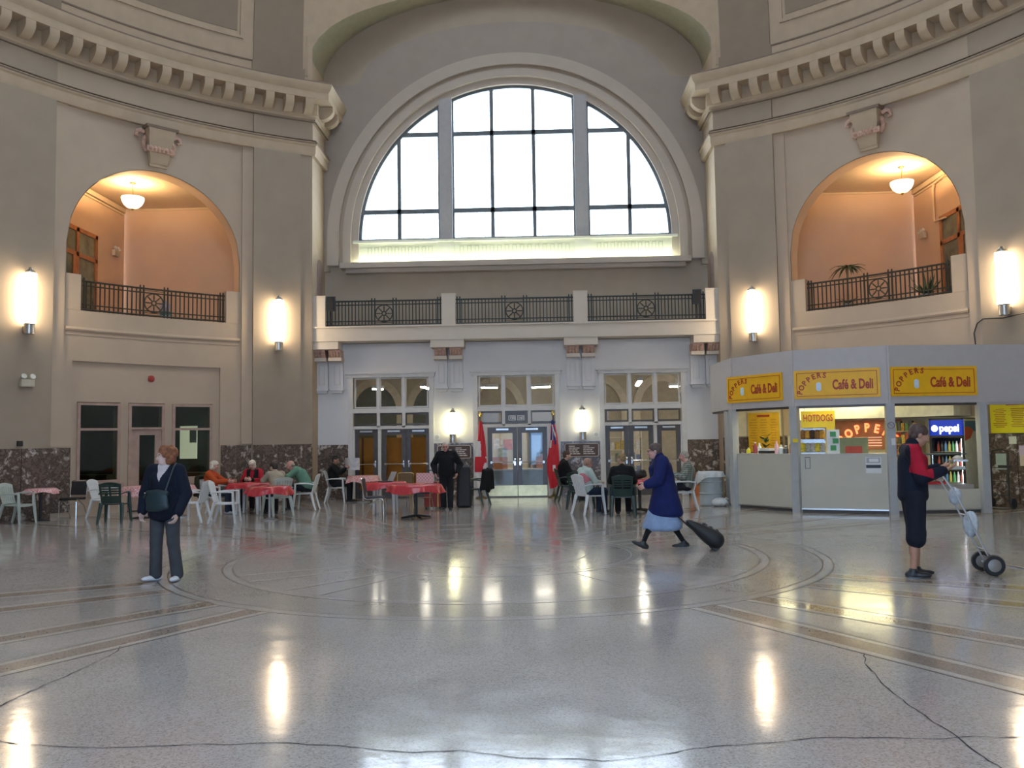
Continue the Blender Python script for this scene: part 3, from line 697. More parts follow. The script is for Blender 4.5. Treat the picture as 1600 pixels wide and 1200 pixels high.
door('pair of glazed bronze doors with chrome push bars behind the table with the black bag', [(2.60, 3.28, -1), (3.29, 4.0, 1)], [2.55], GLASS)
door('single bronze door with frosted lower glass beside the terracotta planter', [(4.12, 4.80, 1)], [4.06, 4.84], GLASS)
for x in (-1.06, 1.08):
    k = MB(); k.box((x, YD + .06, 1.02), (.24, .10, 2.04)); k.build('side_casing', FRM, WB)
# transom number plate
t = thing('number_sign', 'small dark transom plate reading 150 and 160 above the glazed doors', 'sign', (0, YD - .01, 2.345))
k = MB(); k.box((0, .035, 0), (.70, .02, .34)); k.build('plate', BRZ, t)
for x, s_ in ((-.13, '150'), (.13, '160')):
    k = MB(); 
    for a, b, c_, d_ in ((-.105, .105, .055, .07), (-.105, .105, -.07, -.055), (-.105, -.09, -.055, .055), (.09, .105, -.055, .055)): k.box((x + (a + b) / 2, .018, -.02 + (c_ + d_) / 2), (b - a, .012, d_ - c_))
    k.build('number_frame', PAPER, t)
    text_obj('number', s_, .12, PAPER, t, frame4((x, .016, -.02), (1, 0, 0), (0, 0, 1)), sx=.9, bold=.003)

# ---- office seen through the glass
OW = mat('office_cream_wall', (.60, .54, .42), .8, var=.04); OC = mat('office_ceiling', (.62, .60, .55), .8)
def wslab(name, c, d, m_, label, cat='wall'):
    k = MB(); k.box(c, d); return struct(k.build(name, m_), label, cat)
wslab('floor_office', (0, 15.9, -.05), (15.6, 6.3, .1), TERR, 'floor of the office behind the doors', 'floor'); wslab('ceiling_office', (0, 15.9, 4.85), (15.6, 6.3, .1), OC, 'ceiling of the office behind the doors', 'ceiling')
wslab('wall_office_left', (-7.8, 15.9, 2.4), (.1, 6.3, 4.9), OW, 'cream left wall of the office behind the doors'); wslab('wall_office_right', (7.8, 15.9, 2.4), (.1, 6.3, 4.9), OW, 'cream right wall of the office behind the doors')
# back wall with one glazed opening to the street
k = MB(); k.box((-3.72, 19.05, 2.4), (8.1, .1, 4.9)); k.box((4.82, 19.05, 2.4), (6.0, .1, 4.9)); k.box((1.06, 19.05, 3.6), (1.5, .1, 2.6)); k.box((1.06, 19.05, .35), (1.5, .1, .7))
of = k.build('wall_office_back', OW); struct(of, 'cream far wall of the office with blind arches', 'wall')
k = MB()
for x in (.33, .90, 1.42, 1.78): k.box((x, 18.98, 1.5), (.08, .06, 1.7))
k.box((1.06, 18.98, 2.3), (1.5, .06, .10)); k.build('street_window_frame', mat('street_window_frame_paint', (.03, .05, .06), .5), of)
k = MB(); k.box((1.06, 19.02, 1.5), (1.4, .01, 1.6)); k.build('pane', glassmat('tinted_street_pane', (.10, .125, .15), .05), of)
for ax in (-5.4, -3.2, -.9, 2.9, 5.2):     # shallow arches on the office's far wall
    k = MB(); P0 = []; P1 = []
    for i in range(25):
        a = PI * i / 24; P0.append([Vector((ax - .80 * math.cos(a), 18.90, 2.75 + 1.0 * math.sin(a))), Vector((ax - 1.06 * math.cos(a), 18.90, 2.75 + 1.28 * math.sin(a)))]); P1.append([p + Vector((0, .12, 0)) for p in P0[-1]])
    k.slab(P0, P1)
    for e_ in (-1, 1): k.box((ax + e_ * .93, 18.96, 1.375), (.26, .12, 2.75))
    k.build('blind_arch', mat('arch_trim_cream', (.74, .66, .52), .7), of)
    k = MB(); k.prism([(-.8, 0), (.8, 0)] + [(.8 * math.cos(PI * i / 20), 2.75 + 1.0 * math.sin(PI * i / 20)) for i in range(21)], (ax, 18.985, 0), (1, 0, 0), (0, 0, 1), (0, 1, 0), .02); k.build('arch_infill', mat('arch_infill_grey', (.17, .19, .17), .7) if ax < -2 else mat('arch_infill_tan', (.48, .42, .31), .7), of)
for i, (x, y, L_, a_, lb) in enumerate(((-4.6, 15.2, .4, .5, 'nearer the wall, over the timber screen'), (-2.95, 15.2, 1.7, 1.47, 'slanting behind the transom of the amber doors'), (-.95, 15.4, .6, .5, 'left of the pair over the reception desk'), (.75, 15.6, .7, -.5, 'right of the pair over the reception desk'), (3.85, 14.6, 2.2, 1.50, 'running lengthwise over the brochure shelf'), (5.3, 16.6, .4, -.2, 'beyond the single door by the planter'))):
    t = thing('office_light', 'office fluorescent fitting ' + lb, 'lamp', (x, y, 3.42), a_, 'office ceiling lights')
    k = MB(); k.tube([(0, 0, .08), (0, 0, 1.37)], .012, 6); k.build('drop_rod', STEEL, t)
    k = MB(); k.box((0, 0, .05), (L_, .16, .10)); k.build('housing', WHITEP, t)
    k = MB(); k.box((0, 0, -.02), (L_ - .06, .11, .04)); k.build('diffuser', emat('office_tube', (1.0, .93, .74), 40.0), t)
t = thing('timber_screen', 'amber wooden screen closing the back of the left doors', 'screen', (-3.72, 13.35, 0))
k = MB(); k.box((0, 0, .9), (2.6, .05, 1.8)); k.build('board', mat('amber_board', (.46, .24, .06), .5, var=.12, scale=3), t)
k = MB()
for x in (-1.0, -.3, .45, 1.15): k.box((x, -.035, .9), (.06, .03, 1.8))
k.build('batten', mat('dark_batten', (.10, .055, .025), .5), t)
t = thing('reception_desk', 'grey reception desk with orange upstands behind the centre doors', 'desk', (.02, 14.6, 0))
k = MB(); k.box((0, 0, .36), (2.6, .5, .72)); k.build('front', mat('grey_laminate', (.24, .27, .26), .5), t)
k = MB(); k.box((0, 0, .74), (2.7, .6, .04)); k.build('worktop', mat('pale_laminate', (.55, .53, .46), .4), t)
for x in (-.62, .78): k = MB(); k.box((x, -.2, .95), (.50, .05, .38)); k.build('upstand', mat('orange_laminate', (.58, .19, .05), .5), t)
for x, z, c_ in ((-.75, 1.55, (.7, .66, .6)), (-.42, 1.52, (.62, .20, .12)), (-.62, 1.22, (.40, .45, .38))):
    o = MB().box((x, 18.6 if False else 17.0, z), (.30, .012, .36)).build('poster', mat('poster_%d' % int(z * 100), c_, .7, var=.3, scale=9)); tag(o, {1.55: 'pale notice pinned on the office partition', 1.52: 'red and white notice pinned on the office partition', 1.22: 'grey-green notice low on the office partition'}[z], 'notice', 'notices on the office partition')
o = MB().box((-.7, 17.06, 1.1), (1.9, .08, 2.2)).build('office_partition', mat('partition_cream', (.62, .52, .33), .8)); tag(o, 'cream partition with pinned notices inside the office', 'partition')
t = thing('display_shelf', 'open shelf of brochures behind the right glazed doors', 'shelf', (3.35, 15.2, 0))
k = MB()
for x in (-.6, .6): k.box((x, 0, .95), (.04, .3, 1.9))
for z in (.1, .5, .9, 1.3, 1.7): k.box((0, 0, z), (1.2, .3, .03))
k.build('case', mat('shelf_cream', (.66, .62, .5), .6), t)
cols = [(.5, .12, .08), (.6, .55, .4), (.15, .3, .2), (.55, .4, .1), (.2, .25, .4), (.7, .7, .65)]
for z in (.5, .9, 1.3):
    for i in range(7):
        c_ = random.choice(cols); k = MB(); h = random.uniform(.18, .30); k.box((-.5 + i * .165, -.05, z + .015 + h / 2), (.12, .1, h)); k.build('brochure', mat('brochure_%d%d' % (cols.index(c_), 0), c_, .6, var=.3, scale=20), t)

# ---- consoles under the balcony
def console_pair(x, wd, label, n):
    t = empty('trim_%d' % n, (x, YD, 0)); struct(t, label, 'bracket')
    k = MB(); k.box((0, -.28, 4.51), (wd, .62, .23)); k.box((0, -.27, 4.41), (wd - .06, .58, .04)); k.build('cap_block', PB, t)
    for e_ in (-1, 1):
        c = e_ * .225
        k = MB(); k.box((c, -.05, 3.64), (.35, .10, .86)); k.box((c, -.08, 3.24), (.39, .16, .05)); k.box((c, -.06, 3.17), (.31, .12, .07)); k.build('pilaster_strip', PW, t)
        k = MB()
        for a, b, d_, e2 in ((-.09, .09, 3.38, 3.40), (-.09, .09, 3.94, 3.96), (-.09, -.07, 3.40, 3.94), (.07, .09, 3.40, 3.94)): k.box((c + (a + b) / 2, -.108, (d_ + e2) / 2), (b - a, .020, e2 - d_))
        k.build('strip_moulding', FRM, t)
        k = MB(); k.box((c, -.20, 4.115), (.39, .40, .10)); k.build('shelf_block', PB, t)
        k = MB(); k.prism([(0, 0), (.34, 0), (.38, .06), (.44, .12), (.48, .19), (.48, .23), (0, .23)], (c - .17, 0, 4.165), (0, -1, 0), (0, 0, 1), (1, 0, 0), .34)
        for dx in (-.09, 0, .09): k.tube([(c + dx, -.34, 4.18), (c + dx, -.38, 4.23), (c + dx, -.44, 4.29), (c + dx, -.48, 4.35)], [.035, .045, .045, .035], 6)
        k.build('leaf_scroll', RED, t)
for i, (x, wd, lb) in enumerate(((-5.52, .74, 'paired terracotta consoles beside the dark grey left pier'), (-1.97, .98, 'paired terracotta consoles above the yellow lamp by the old man'), (1.91, .98, 'paired terracotta consoles above the lamp by the right plaque'), (5.52, .74, 'paired terracotta consoles beside the kiosk'))):
    console_pair(x, wd, lb, 11 + i)

# ---- balcony
bal = MB(); bal.box((0, 12.70, 4.835), (11.86, 1.55, .43)); bal.box((0, 11.93, 5.03), (11.86, .10, .05))
bal = bal.build('trim_20', PB); struct(bal, 'plain plaster balcony slab below the great arched window', 'balcony')
for x in (-5.72, -1.915, 1.915, 5.72):
    k = MB(); k.box((x, 12.10, 5.50), (.40, .34, .90)); k.box((x, 12.10, 5.94), (.42, .36, .05)); k.build('pedestal', PB, bal)
for e_ in (-1, 1):      # round-headed recess in each pier return beside the balcony
    k = MB(); P0 = []; P1 = []
    pts = [(-.3, 5.05), (-.3, 6.9)] + [(-.3 * math.cos(PI * i / 12), 6.9 + .3 * math.sin(PI * i / 12)) for i in range(1, 12)] + [(.3, 6.9), (.3, 5.05)]
    k.prism(pts, (e_ * (XO - .004), 12.75, 0), (0, 1, 0), (0, 0, 1), (-e_, 0, 0), .012); k.build('arched_doorway', mat('pinkish_doorway', (.30, .22, .19), .7), WB)

def railing(name_loc, pos, L, mtl, label, group, z0=5.06, z1=5.80, orn=(.5,), sp=.125, orn_w=.66, r_post=.018):
    """pos(u) -> plan point for arc length u along the rail (0..L)"""
    t = thing('balcony_railing', label, 'railing', (0, 0, 0), group=group)
    N = max(2, int(L / .25)); pth = [pos(L * i / N) for i in range(N + 1)]
    for z, r_, nm in ((z1, .026, 'top_rail'), (z1 - .11, .018, 'upper_rail'), (z0 + .15, .018, 'lower_rail'), (z0 + .03, .026, 'bottom_rail')):
        k = MB(); k.tube([(p.x, p.y, z) for p in pth], r_, 6); k.build(nm, mtl, t)
    kb = MB(); kb.box((0, 0, (z0 + z1) / 2), (.028, .024, z1 - z0)); mb_ = kb.mesh('baluster', mtl)
    kp = MB(); kp.box((0, 0, (z0 + z1) / 2 + .02), (.036, .036, z1 - z0 + .05)); kp.lathe([(0, z1 + .10), (.022, z1 + .07), (.014, z1 + .045), (.024, z1 + .04)], 8); mp = kp.mesh('post', mtl)
    ko = MB(); zc = (z0 + z1) / 2; hw = orn_w / 2 - .10
    rr = .25
    ko.tube([(rr * math.cos(2 * PI * i / 24), 0, zc + rr * math.sin(2 * PI * i / 24)) for i in range(24)], .018, 6, closed=True)
    ko.tube([(.06 * math.cos(2 * PI * i / 12), 0, zc + .06 * math.sin(2 * PI * i / 12)) for i in range(12)], .02, 6, closed=True)
    for i in range(8): a = PI * i / 4 + PI / 8 * 0; ko.tube([(.05 * math.cos(a), 0, zc + .05 * math.sin(a)), (rr * .6 * math.cos(a), 0, zc + rr * .6 * math.sin(a)), (rr * math.cos(a), 0, zc + rr * math.sin(a))], [.012, .02, .012], 6)
    for z in (z0 + .10, z0 + .05, z1 - .05, zc + rr + .02, zc - rr - .02): ko.box((0, 0, z), (orn_w - .1, .016, .014))
    mo = ko.mesh('rosette', mtl)
    def at_(me, nm, u):
        p = pos(u); q = pos(min(L, u + .02)) - pos(max(0, u - .02)); link(nm, me, t, (p.x, p.y, 0), math.atan2(q.y, q.x))
    spans = []; last = 0.0
    for o in orn:
        c = L * o; at_(mo, 'rosette', c)
        for e_ in (-1, 1):
            for dd in (.36, .27): at_(mp, 'post', c + e_ * dd)
        spans.append((last, c - .40)); last = c + .40
    spans.append((last, L))
    for u in (.04, .12, L - .04, L - .12): at_(mp, 'post', u)
    for a, b in spans:
        a2 = a + (.12 if a == 0 else 0); b2 = b - (.12 if b == L else 0); nn = max(1, int(round((b2 - a2) / sp)))
        for i in range(nn if a > 0 else nn):
            u = a2 + (b2 - a2) * (i + .5) / nn; at_(mb_, 'baluster', u)
    return t
for x0, x1, lb in ((-5.52, -2.12, 'straight dark iron balcony railing with a rosette, in the bay with the left loudspeaker'), (-1.71, 1.71, 'straight dark iron balcony railing with a rosette, in the middle bay above the flags'), (2.12, 5.52, 'straight dark iron balcony railing with a rosette, in the bay with the right loudspeaker')):
    railing(None, lambda u, x0=x0: Vector((x0 + u, 12.06)), x1 - x0, IRON2, lb, 'balcony railings under the great window', sp=.102)
for ph, lb in ((-45, 'curved bronze loggia railing with a rosette, above three dark windows'), (45, 'curved bronze loggia railing with a rosette, in front of the potted palm')):
    Lr = R2(16.2) * (RW + .14)
    railing(None, lambda u, ph=ph: polar(ph - 8.1 + math.degrees(u / (RW + .14)), RW + .14).xy, Lr, IRON, lb, 'loggia railings', z0=5.06, z1=5.80, sp=.118)
for x, lb in ((-5.33, 'black loudspeaker box at the left end of the balcony'), (5.26, 'black loudspeaker box tilted at the right end of the balcony')):
    t = thing('loudspeaker', lb, 'loudspeaker', (x, 11.86, 5.55), group='balcony loudspeakers'); k = MB(); k.box((0, 0, .16), (.24, .22, .42), rot=Euler((R2(12), 0, R2(-8 if x > 0 else 6))).to_matrix()); k.build('cabinet', BLACK, t)
    k = MB(); k.box((0, -.13, .14), (.19, .015, .33), rot=Euler((R2(12), 0, R2(-8 if x > 0 else 6))).to_matrix()); k.build('grille', mat('speaker_cloth', (.03, .03, .032), .9), t)
    k = MB(); k.bar((0, .06, .16), (0, .05, -.46), .03, .03); k.build('bracket', BLACK, t)

# ---- loggias
def loggia(phi, detailed):
    sx = 1 if phi in (45, 135) else -1; sy = 1 if abs(phi) == 45 else -1
    nm = {-45: 'left', 45: 'right', 135: 'rear_right', -135: 'rear_left'}[phi]
    where = {'left': 'above three dark windows', 'right': 'with the potted palm'}.get(nm, 'on the ' + nm.replace('_', ' ') + ' behind the viewer')
    X = 12.05; Y = 13.10
    def b(nm2, c, d, what):
        k = MB(); k.box((sx * c[0], sy * c[1], c[2]), d); o = k.build('wall_loggia_%s_%s' % (nm, nm2), PTAN); struct(o, 'peach plaster %s of the loggia %s' % (what, where), 'wall'); return o
    r_ = b('back', (9.45, Y + .1, 6.95), (5.6, .2, 4.3), 'back wall'); rs = b('end', (X + .1, 9.7, 6.95), (.2, 6.7, 4.3), 'end wall'); b('inner', (6.75, 12.75, 6.95), (.2, .9, 4.3), 'inner wall'); b('near', (12.05, 6.30, 6.95), (.5, .2, 4.3), 'near wall')
    pts = [polar(phi + d, RW + .3) for d in np.linspace(-13, 13, 21)]; poly = [(p.x, p.y) for p in pts] + ([(sx * 12.1, sy * 6.3), (sx * 12.1, sy * 13.15), (sx * 6.7, sy * 13.15)] if phi in (45, -135) else [(sx * 6.7, sy * 13.15), (sx * 12.1, sy * 13.15), (sx * 12.1, sy * 6.3)])
    k = MB(); k.prism(poly, (0, 0, 4.86), (1, 0, 0), (0, 1, 0), (0, 0, 1), .10); struct(k.build('floor_loggia_' + nm, PTAN), 'floor of the loggia ' + where, 'floor')
    k = MB(); k.prism(poly, (0, 0, 9.0), (1, 0, 0), (0, 1, 0), (0, 0, 1), .12); struct(k.build('ceiling_loggia_' + nm, PCEIL), 'cream ceiling of the loggia ' + where, 'ceiling')
    k = MB(); b2 = lambda c, d: k.box((sx * c[0], sy * c[1], c[2]), d)
    b2((X - .04, 9.8, 8.90), (.10, 6.3, .14)); b2((X - .02, 9.8, 8.78), (.06, 6.3, .05)); k.build('ceiling_moulding', PCEIL, rs)
    k = MB(); b2((9.45, Y - .02, 8.96), (5.0, .05, .06)); k.build('ceiling_moulding', PCEIL, r_)
    # dark service space below, so that no sky shows through the lower wall
    if detailed:
        wv = empty('door_%d' % (6 if sx < 0 else 7)); struct(wv, 'orange wooden glazed door and side light inside the loggia ' + ('above three dark windows' if sx < 0 else 'with the potted palm'), 'door')
        xf = sx * (X - .03)
        k = MB()
        def v(y0, y1, z0, z1, th=.08): k.box((xf, (y0 + y1) / 2, (z0 + z1) / 2), (th, y1 - y0, z1 - z0))
        for y in (9.05, 10.28, 11.28): v(y - .07, y + .07, 4.95, 7.72)
        v(9.0, 11.35, 7.62, 7.74); v(9.0, 11.35, 6.92, 7.04); v(9.12, 9.30, 4.95, 6.92); v(10.05, 10.21, 4.95, 6.92); v(9.12, 10.21, 4.95, 5.25)
        k.build('wood_frame', WOOD, wv)
        for y0, y1, z0, z1 in ((9.12, 10.21, 7.04, 7.62), (10.35, 11.21, 7.04, 7.62), (9.30, 10.05, 5.25, 6.92), (10.35, 11.21, 5.0, 6.92)):
            k = MB(); k.box((xf, (y0 + y1) / 2, (z0 + z1) / 2), (.012, y1 - y0, z1 - z0)); k.build('pane', mat('loggia_window_glass', (.16, .18, .13), .12, var=.5, scale=2.2), wv)
    return r_
for p in (-45, 45, 135, -135): loggia(p, abs(p) == 45)
def pendant(x, y, label):
    t = thing('pendant_lamp', label, 'lamp', (x, y, 9.0), group='loggia pendant lamps')
    k = MB(); k.lathe([(0, 0), (.09, 0), (.08, -.03), (.02, -.05), (0, -.05)], 16); k.build('ceiling_rose', BRASS, t)
    k = MB(); k.tube([(0, 0, -.03), (0, 0, -.62)], .012, 8); k.build('rod', BRASS, t)
    k = MB(); k.lathe([(.30, -.42), (.305, -.44), (.29, -.52), (.24, -.62), (.15, -.70), (.06, -.73), (.0, -.735)], 28); k.build('glass_bowl', emat('lit_bowl_glass', (1.0, .86, .58), 2.6), t)
    k = MB(); k.lathe([(0, -.725), (.045, -.73), (.05, -.75), (.02, -.78), (0, -.785)], 12); k.build('finial', BRASS, t)
    L = bpy.data.lights.new('bowl_bulb', 'POINT'); L.energy = 165; L.color = (1.0, .66, .32); L.shadow_soft_size = .07; lo = bpy.data.objects.new('bowl_bulb', L); COL.objects.link(lo); lo.parent = t; lo.location = (0, 0, -.40)
    return t
pendant(-10.55, 10.45, 'glowing glass bowl pendant in the loggia above three dark windows'); pendant(10.72, 10.70, 'glowing glass bowl pendant in the loggia with the potted palm')

# ---- the three dark windows / door under the left loggia
t = empty('window_20'); struct(t, 'three dark wood-framed openings under the left loggia', 'window')
GD2 = glassmat('dark_room_pane', (.60, .66, .60), .035, .03)
def tw(d0, d1, z0, z1, name='frame', fr=.32, m_=WOODP, mid=2.10, pane=True):
    k = MB(); r0, r1 = RW + .05, RW + .16
    cslab(k, -45 + d0, -45 + d0 + fr, z0, z1, r0, r1); cslab(k, -45 + d1 - fr, -45 + d1, z0, z1, r0, r1); cslab(k, -45 + d0, -45 + d1, z1 - .06, z1, r0, r1); cslab(k, -45 + d0, -45 + d1, z0, z0 + .07, r0, r1)
    if mid: cslab(k, -45 + d0, -45 + d1, mid - .03, mid + .03, r0, r1)
    k.build(name, m_, t)
    for a, b in (((z0, mid), (mid, z1)) if mid else ((z0, z1),)):
        k = MB(); cslab(k, -45 + d0 + fr * .8, -45 + d1 - fr * .8, a + .03, b - .03, RW + .10, RW + .106); k.build('pane', GD2, t)
tw(-8.2, -3.6, .76, 2.76); tw(2.1, 6.7, .76, 2.76); tw(-2.75, 1.25, .02, 2.76, mid=2.12)
k = MB(); r0, r1 = RW + .09, RW + .14
for a, b, z0, z1 in ((-2.4, -1.5, .05, 2.08), (.2, .95, .05, 2.08), (-1.5, .2, 1.95, 2.08), (-1.5, .2, .05, .55)): cslab(k, -45 + a, -45 + b, z0, z1, r0, r1, step=.4)
k.build('door_stiles', WOODP, t)
k = MB(); cslab(k, -45 - 8.5, -45 - 3.3, .66, .75, RW - .03, RW + .1); cslab(k, -45 + 1.8, -45 + 7.0, .66, .75, RW - .03, RW + .1); k.build('sill', WOODP, t)
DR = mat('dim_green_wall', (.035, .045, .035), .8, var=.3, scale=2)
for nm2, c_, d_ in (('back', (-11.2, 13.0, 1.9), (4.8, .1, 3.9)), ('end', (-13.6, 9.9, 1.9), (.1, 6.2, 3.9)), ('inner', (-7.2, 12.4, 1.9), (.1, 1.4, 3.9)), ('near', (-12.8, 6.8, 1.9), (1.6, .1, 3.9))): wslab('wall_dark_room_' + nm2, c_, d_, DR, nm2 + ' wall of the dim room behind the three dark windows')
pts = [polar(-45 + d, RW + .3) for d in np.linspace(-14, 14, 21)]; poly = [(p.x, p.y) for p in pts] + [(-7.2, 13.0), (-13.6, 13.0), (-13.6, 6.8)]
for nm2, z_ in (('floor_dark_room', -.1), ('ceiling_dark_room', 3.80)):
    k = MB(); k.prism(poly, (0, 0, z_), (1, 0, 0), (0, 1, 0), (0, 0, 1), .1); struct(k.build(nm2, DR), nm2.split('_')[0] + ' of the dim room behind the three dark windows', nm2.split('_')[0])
o = MB().box((-9.55, 12.0, 1.75), (.50, .03, .95)).build('lit_doorway', emat('lit_doorway_glow', (.92, .86, .66), .75)); tag(o, 'bright lit doorway seen through the dark window', 'doorway')
o = MB().box((-9.40, 11.96, 1.95), (.20, .02, .42)).build('wall_picture', mat('grey_print', (.25, .27, .28), .6, var=.3)); tag(o, 'grey picture on the bright doorway behind the dark window', 'picture')
o = MB().box((-10.35, 9.95, 1.52), (.20, .01, .26)).build('door_notice', PAPER); tag(o, 'white notice hung behind the glass of the dark door', 'notice')
k = MB(); k.box((-12.2, 10.6, .45), (2.2, .6, .9)); k.box((-9.1, 11.4, .45), (1.6, .5, .9)); o = k.build('counter', mat('brown_counter', (.16, .085, .04), .5)); tag(o, 'brown counter inside the dim room', 'counter')

# ---- wall lamps
def sconce(th, r, zc, label, glow, s=1.0, hh=1.25):
    p = polar(th, r) if th is not None else None
    return p
def wall_lamp(loc, rz, label, h, r, em, group):
    """loc: point on the wall at the lamp's middle, local -Y points into the room"""
    t = thing('wall_lamp', label, 'lamp', loc, rz, group); y = -r - .05
    k = MB(); k.lathe([(0, -h / 2), (r, -h / 2), (r, h / 2), (0, h / 2)], 24, (0, y, 0)); k.build('glass_cylinder', em, t)
    k = MB(); k.lathe([(0, h / 2), (r * .75, h / 2), (r * .8, h / 2 + .05), (r * .35, h / 2 + .09), (r * .3, h / 2 + .13), (0, h / 2 + .15)], 20, (0, y, 0)); k.build('top_cap', STEEL, t)
    k = MB(); k.lathe([(0, -h / 2 - .24), (r * .85, -h / 2 - .24), (r * .85, -h / 2 - .02), (r * 1.04, -h / 2), (0, -h / 2)], 20, (0, y, 0)); k.box((0, -.03, -h / 2 - .13), (r * .9, .07, .16)); k.build('socket', STEEL, t)
    k = MB(); k.box((0, -.02, h / 2 + .05), (.05, .05, .05)); k.bar((0, 0, h / 2 + .05), (0, y, h / 2 + .05), .025, .02); k.build('arm', STEEL, t)
    return t
EW = emat('warm_lamp_glass', (1.0, .80, .54), 25.0); EY = emat('yellow_lamp_glass', (1.0, .93, .50), 13.0); EY2 = emat('pale_yellow_lamp_glass', (1.0, .95, .60), 6.5)
for th, lb in ((-59.05, 'tall lit cylinder lamp on the pier beside the three dark windows'), (-30.8, 'tall lit cylinder lamp on the pier between the dark windows and the balcony'), (30.8, 'tall lit cylinder lamp on the pier between the balcony and the kiosk signs'), (59.05, 'tall lit cylinder lamp on the pier above the yellow menu board')):
    wall_lamp(polar(th, RW - .10, 5.13), R2(-th), lb, 1.18, .135, EW, 'tall pier lamps')
wall_lamp((-1.87, YD, 2.18), 0, 'short bright yellow cylinder lamp above the old man', .62, .115, EY, 'lamps beside the centre doors'); wall_lamp((1.93, YD, 2.20), 0, 'short yellow cylinder lamp above the right plaque', .62, .115, EY2, 'lamps beside the centre doors')

# ---- signs and small fixtures on the door wall
PBN = mat('plaque_brown', (.085, .045, .032), .5)
CREAM = mat('cream_lettering', (.62, .55, .46), .6)
for x, lb in ((-1.85, 'brown plaque with cream lettering, partly behind the old man'), (1.90, 'brown plaque with cream lettering beside the red ensign')):
    t = thing('plaque', lb, 'plaque', (x, YD - .040, 1.35), group='brown plaques'); k = MB(); k.box((0, 0, 0), (1.02, .02, .41)); k.build('board', PBN, t)
    rr = .05; W_, H_ = .49, .185; pts = []
    for cx, cz, a0 in ((W_ - rr, H_ - rr, 0), (-W_ + rr, H_ - rr, 90), (-W_ + rr, -H_ + rr, 180), (W_ - rr, -H_ + rr, 270)):
        for i in range(5): a = R2(a0 + 22.5 * i); pts.append((cx + rr * math.cos(a), -.014, cz + rr * math.sin(a)))
    k = MB(); k.tube(pts, .011, 6, closed=True); k.build('border', CREAM, t)
    for col in (-1, 1):
        for i in range(5):
            w0 = [.20, .34, .28, .32, .36][i] * (1 if col > 0 else .95); k = MB(); x0 = col * .21 - .17
            n_ = 3 if i else 1; u = x0
            for q in range(n_):
                ww = w0 / n_ - .015; k.box((u + ww / 2, -.0115, .115 - i * .055), (ww, .004, .026)); u += ww + .015
            k.build('lettering_line', CREAM, t)
for x, lb in ((-2.35, 'small white no-smoking sign left of the yellow lamp'), (2.33, 'small white no-smoking sign right of the door lamp')):
    t = thing('no_smoking_sign', lb, 'sign', (x, YD - .008, 1.80), group='white no-smoking signs'); k = MB(); k.box((0, 0, 0), (.15, .008, .15)); k.build('plate', PAPER, t)
    gm = mat('grey_print_ink', (.25, .25, .25), .7); k = MB(); k.tube([(.045 * math.cos(2 * PI * i / 16), -.006, .045 * math.sin(2 * PI * i / 16)) for i in range(16)], .006, 5, closed=True); k.bar((-.03, -.006, .03), (.03, -.006, -.03), .01, .004); k.box((0, -.0055, 0), (.05, .003, .012)); k.build('symbol', gm, t)
# emergency lights
def emergency(loc, rz, label):
    t = thing('emergency_light', label, 'lamp', loc, rz, 'twin-head emergency lights'); k = MB(); k.box((0, -.05, 0), (.30, .10, .17)); k.build('battery_box', mat('beige_box', (.52, .47, .36), .5), t)
    for e_ in (-1, 1):
        k = MB(); k.lathe([(0, -.06), (.05, -.06), (.07, 0), (.06, .02), (0, .02)], 12, (e_ * .10, -.10, .15), rot=Matrix.Rotation(R2(70), 3, 'X')); k.build('lamp_head', mat('pale_lens', (.72, .70, .6), .2), t)
    return t
emergency(polar(-58.9, RW - .13, 3.17), R2(58.9), 'twin-head emergency light on the pier beside the three dark windows')
emergency(Vector((-12.0, 12.35, 7.45)), R2(90), 'twin-head emergency light on the loggia wall beside the orange door'); emergency(Vector((12.0, 12.35, 7.45)), R2(-90), 'twin-head emergency light on the loggia wall near the potted palm')
t = thing('alarm_bell', 'small red fire alarm on the wall above the dark door', 'alarm', polar(-45.3, RW + .09, 3.42), R2(45.3)); k = MB(); k.lathe([(0, 0), (.085, 0), (.085, .03), (.05, .07), (0, .08)], 16, (0, 0, 0), rot=Matrix.Rotation(R2(90), 3, 'X')); k.build('gong', mat('alarm_red', (.30, .035, .03), .4), t); k = MB(); k.box((0, .0, 0), (.14, .03, .14)); k.build('back_box', mat('alarm_box_red', (.22, .03, .025), .5), t)
t = thing('outlet_box', 'small black box above the brown marble by the pier lamp', 'box', polar(-59.4, RW - .10, 1.77), R2(59.4)); k = MB(); k.box((0, -.03, 0), (.11, .06, .12)); k.build('case', BLACK, t); k = MB(); k.box((0, -.062, 0), (.06, .006, .07)); k.build('cover', mat('dark_cover', (.03, .03, .03), .3), t)
for x, y, lb in ((-11.55, 9.95, 'small yellow lamp on the loggia ceiling beside the left pendant'), (11.6, 10.2, 'small yellow lamp on the loggia ceiling beside the right pendant')):
    t = thing('ceiling_spot', lb, 'lamp', (x, y, 9.0), group='yellow loggia spots'); k = MB(); k.lathe([(0, 0), (.04, 0), (.03, -.10), (.06, -.14), (.07, -.2), (0, -.2)], 12); k.build('body', mat('yellow_shade', (.75, .52, .05), .4), t); k = MB(); k.lathe([(0, -.2), (.05, -.2), (.03, -.23), (0, -.24)], 12); k.build('bulb', mat('bulb_yellow', (.8, .6, .1), .3), t)
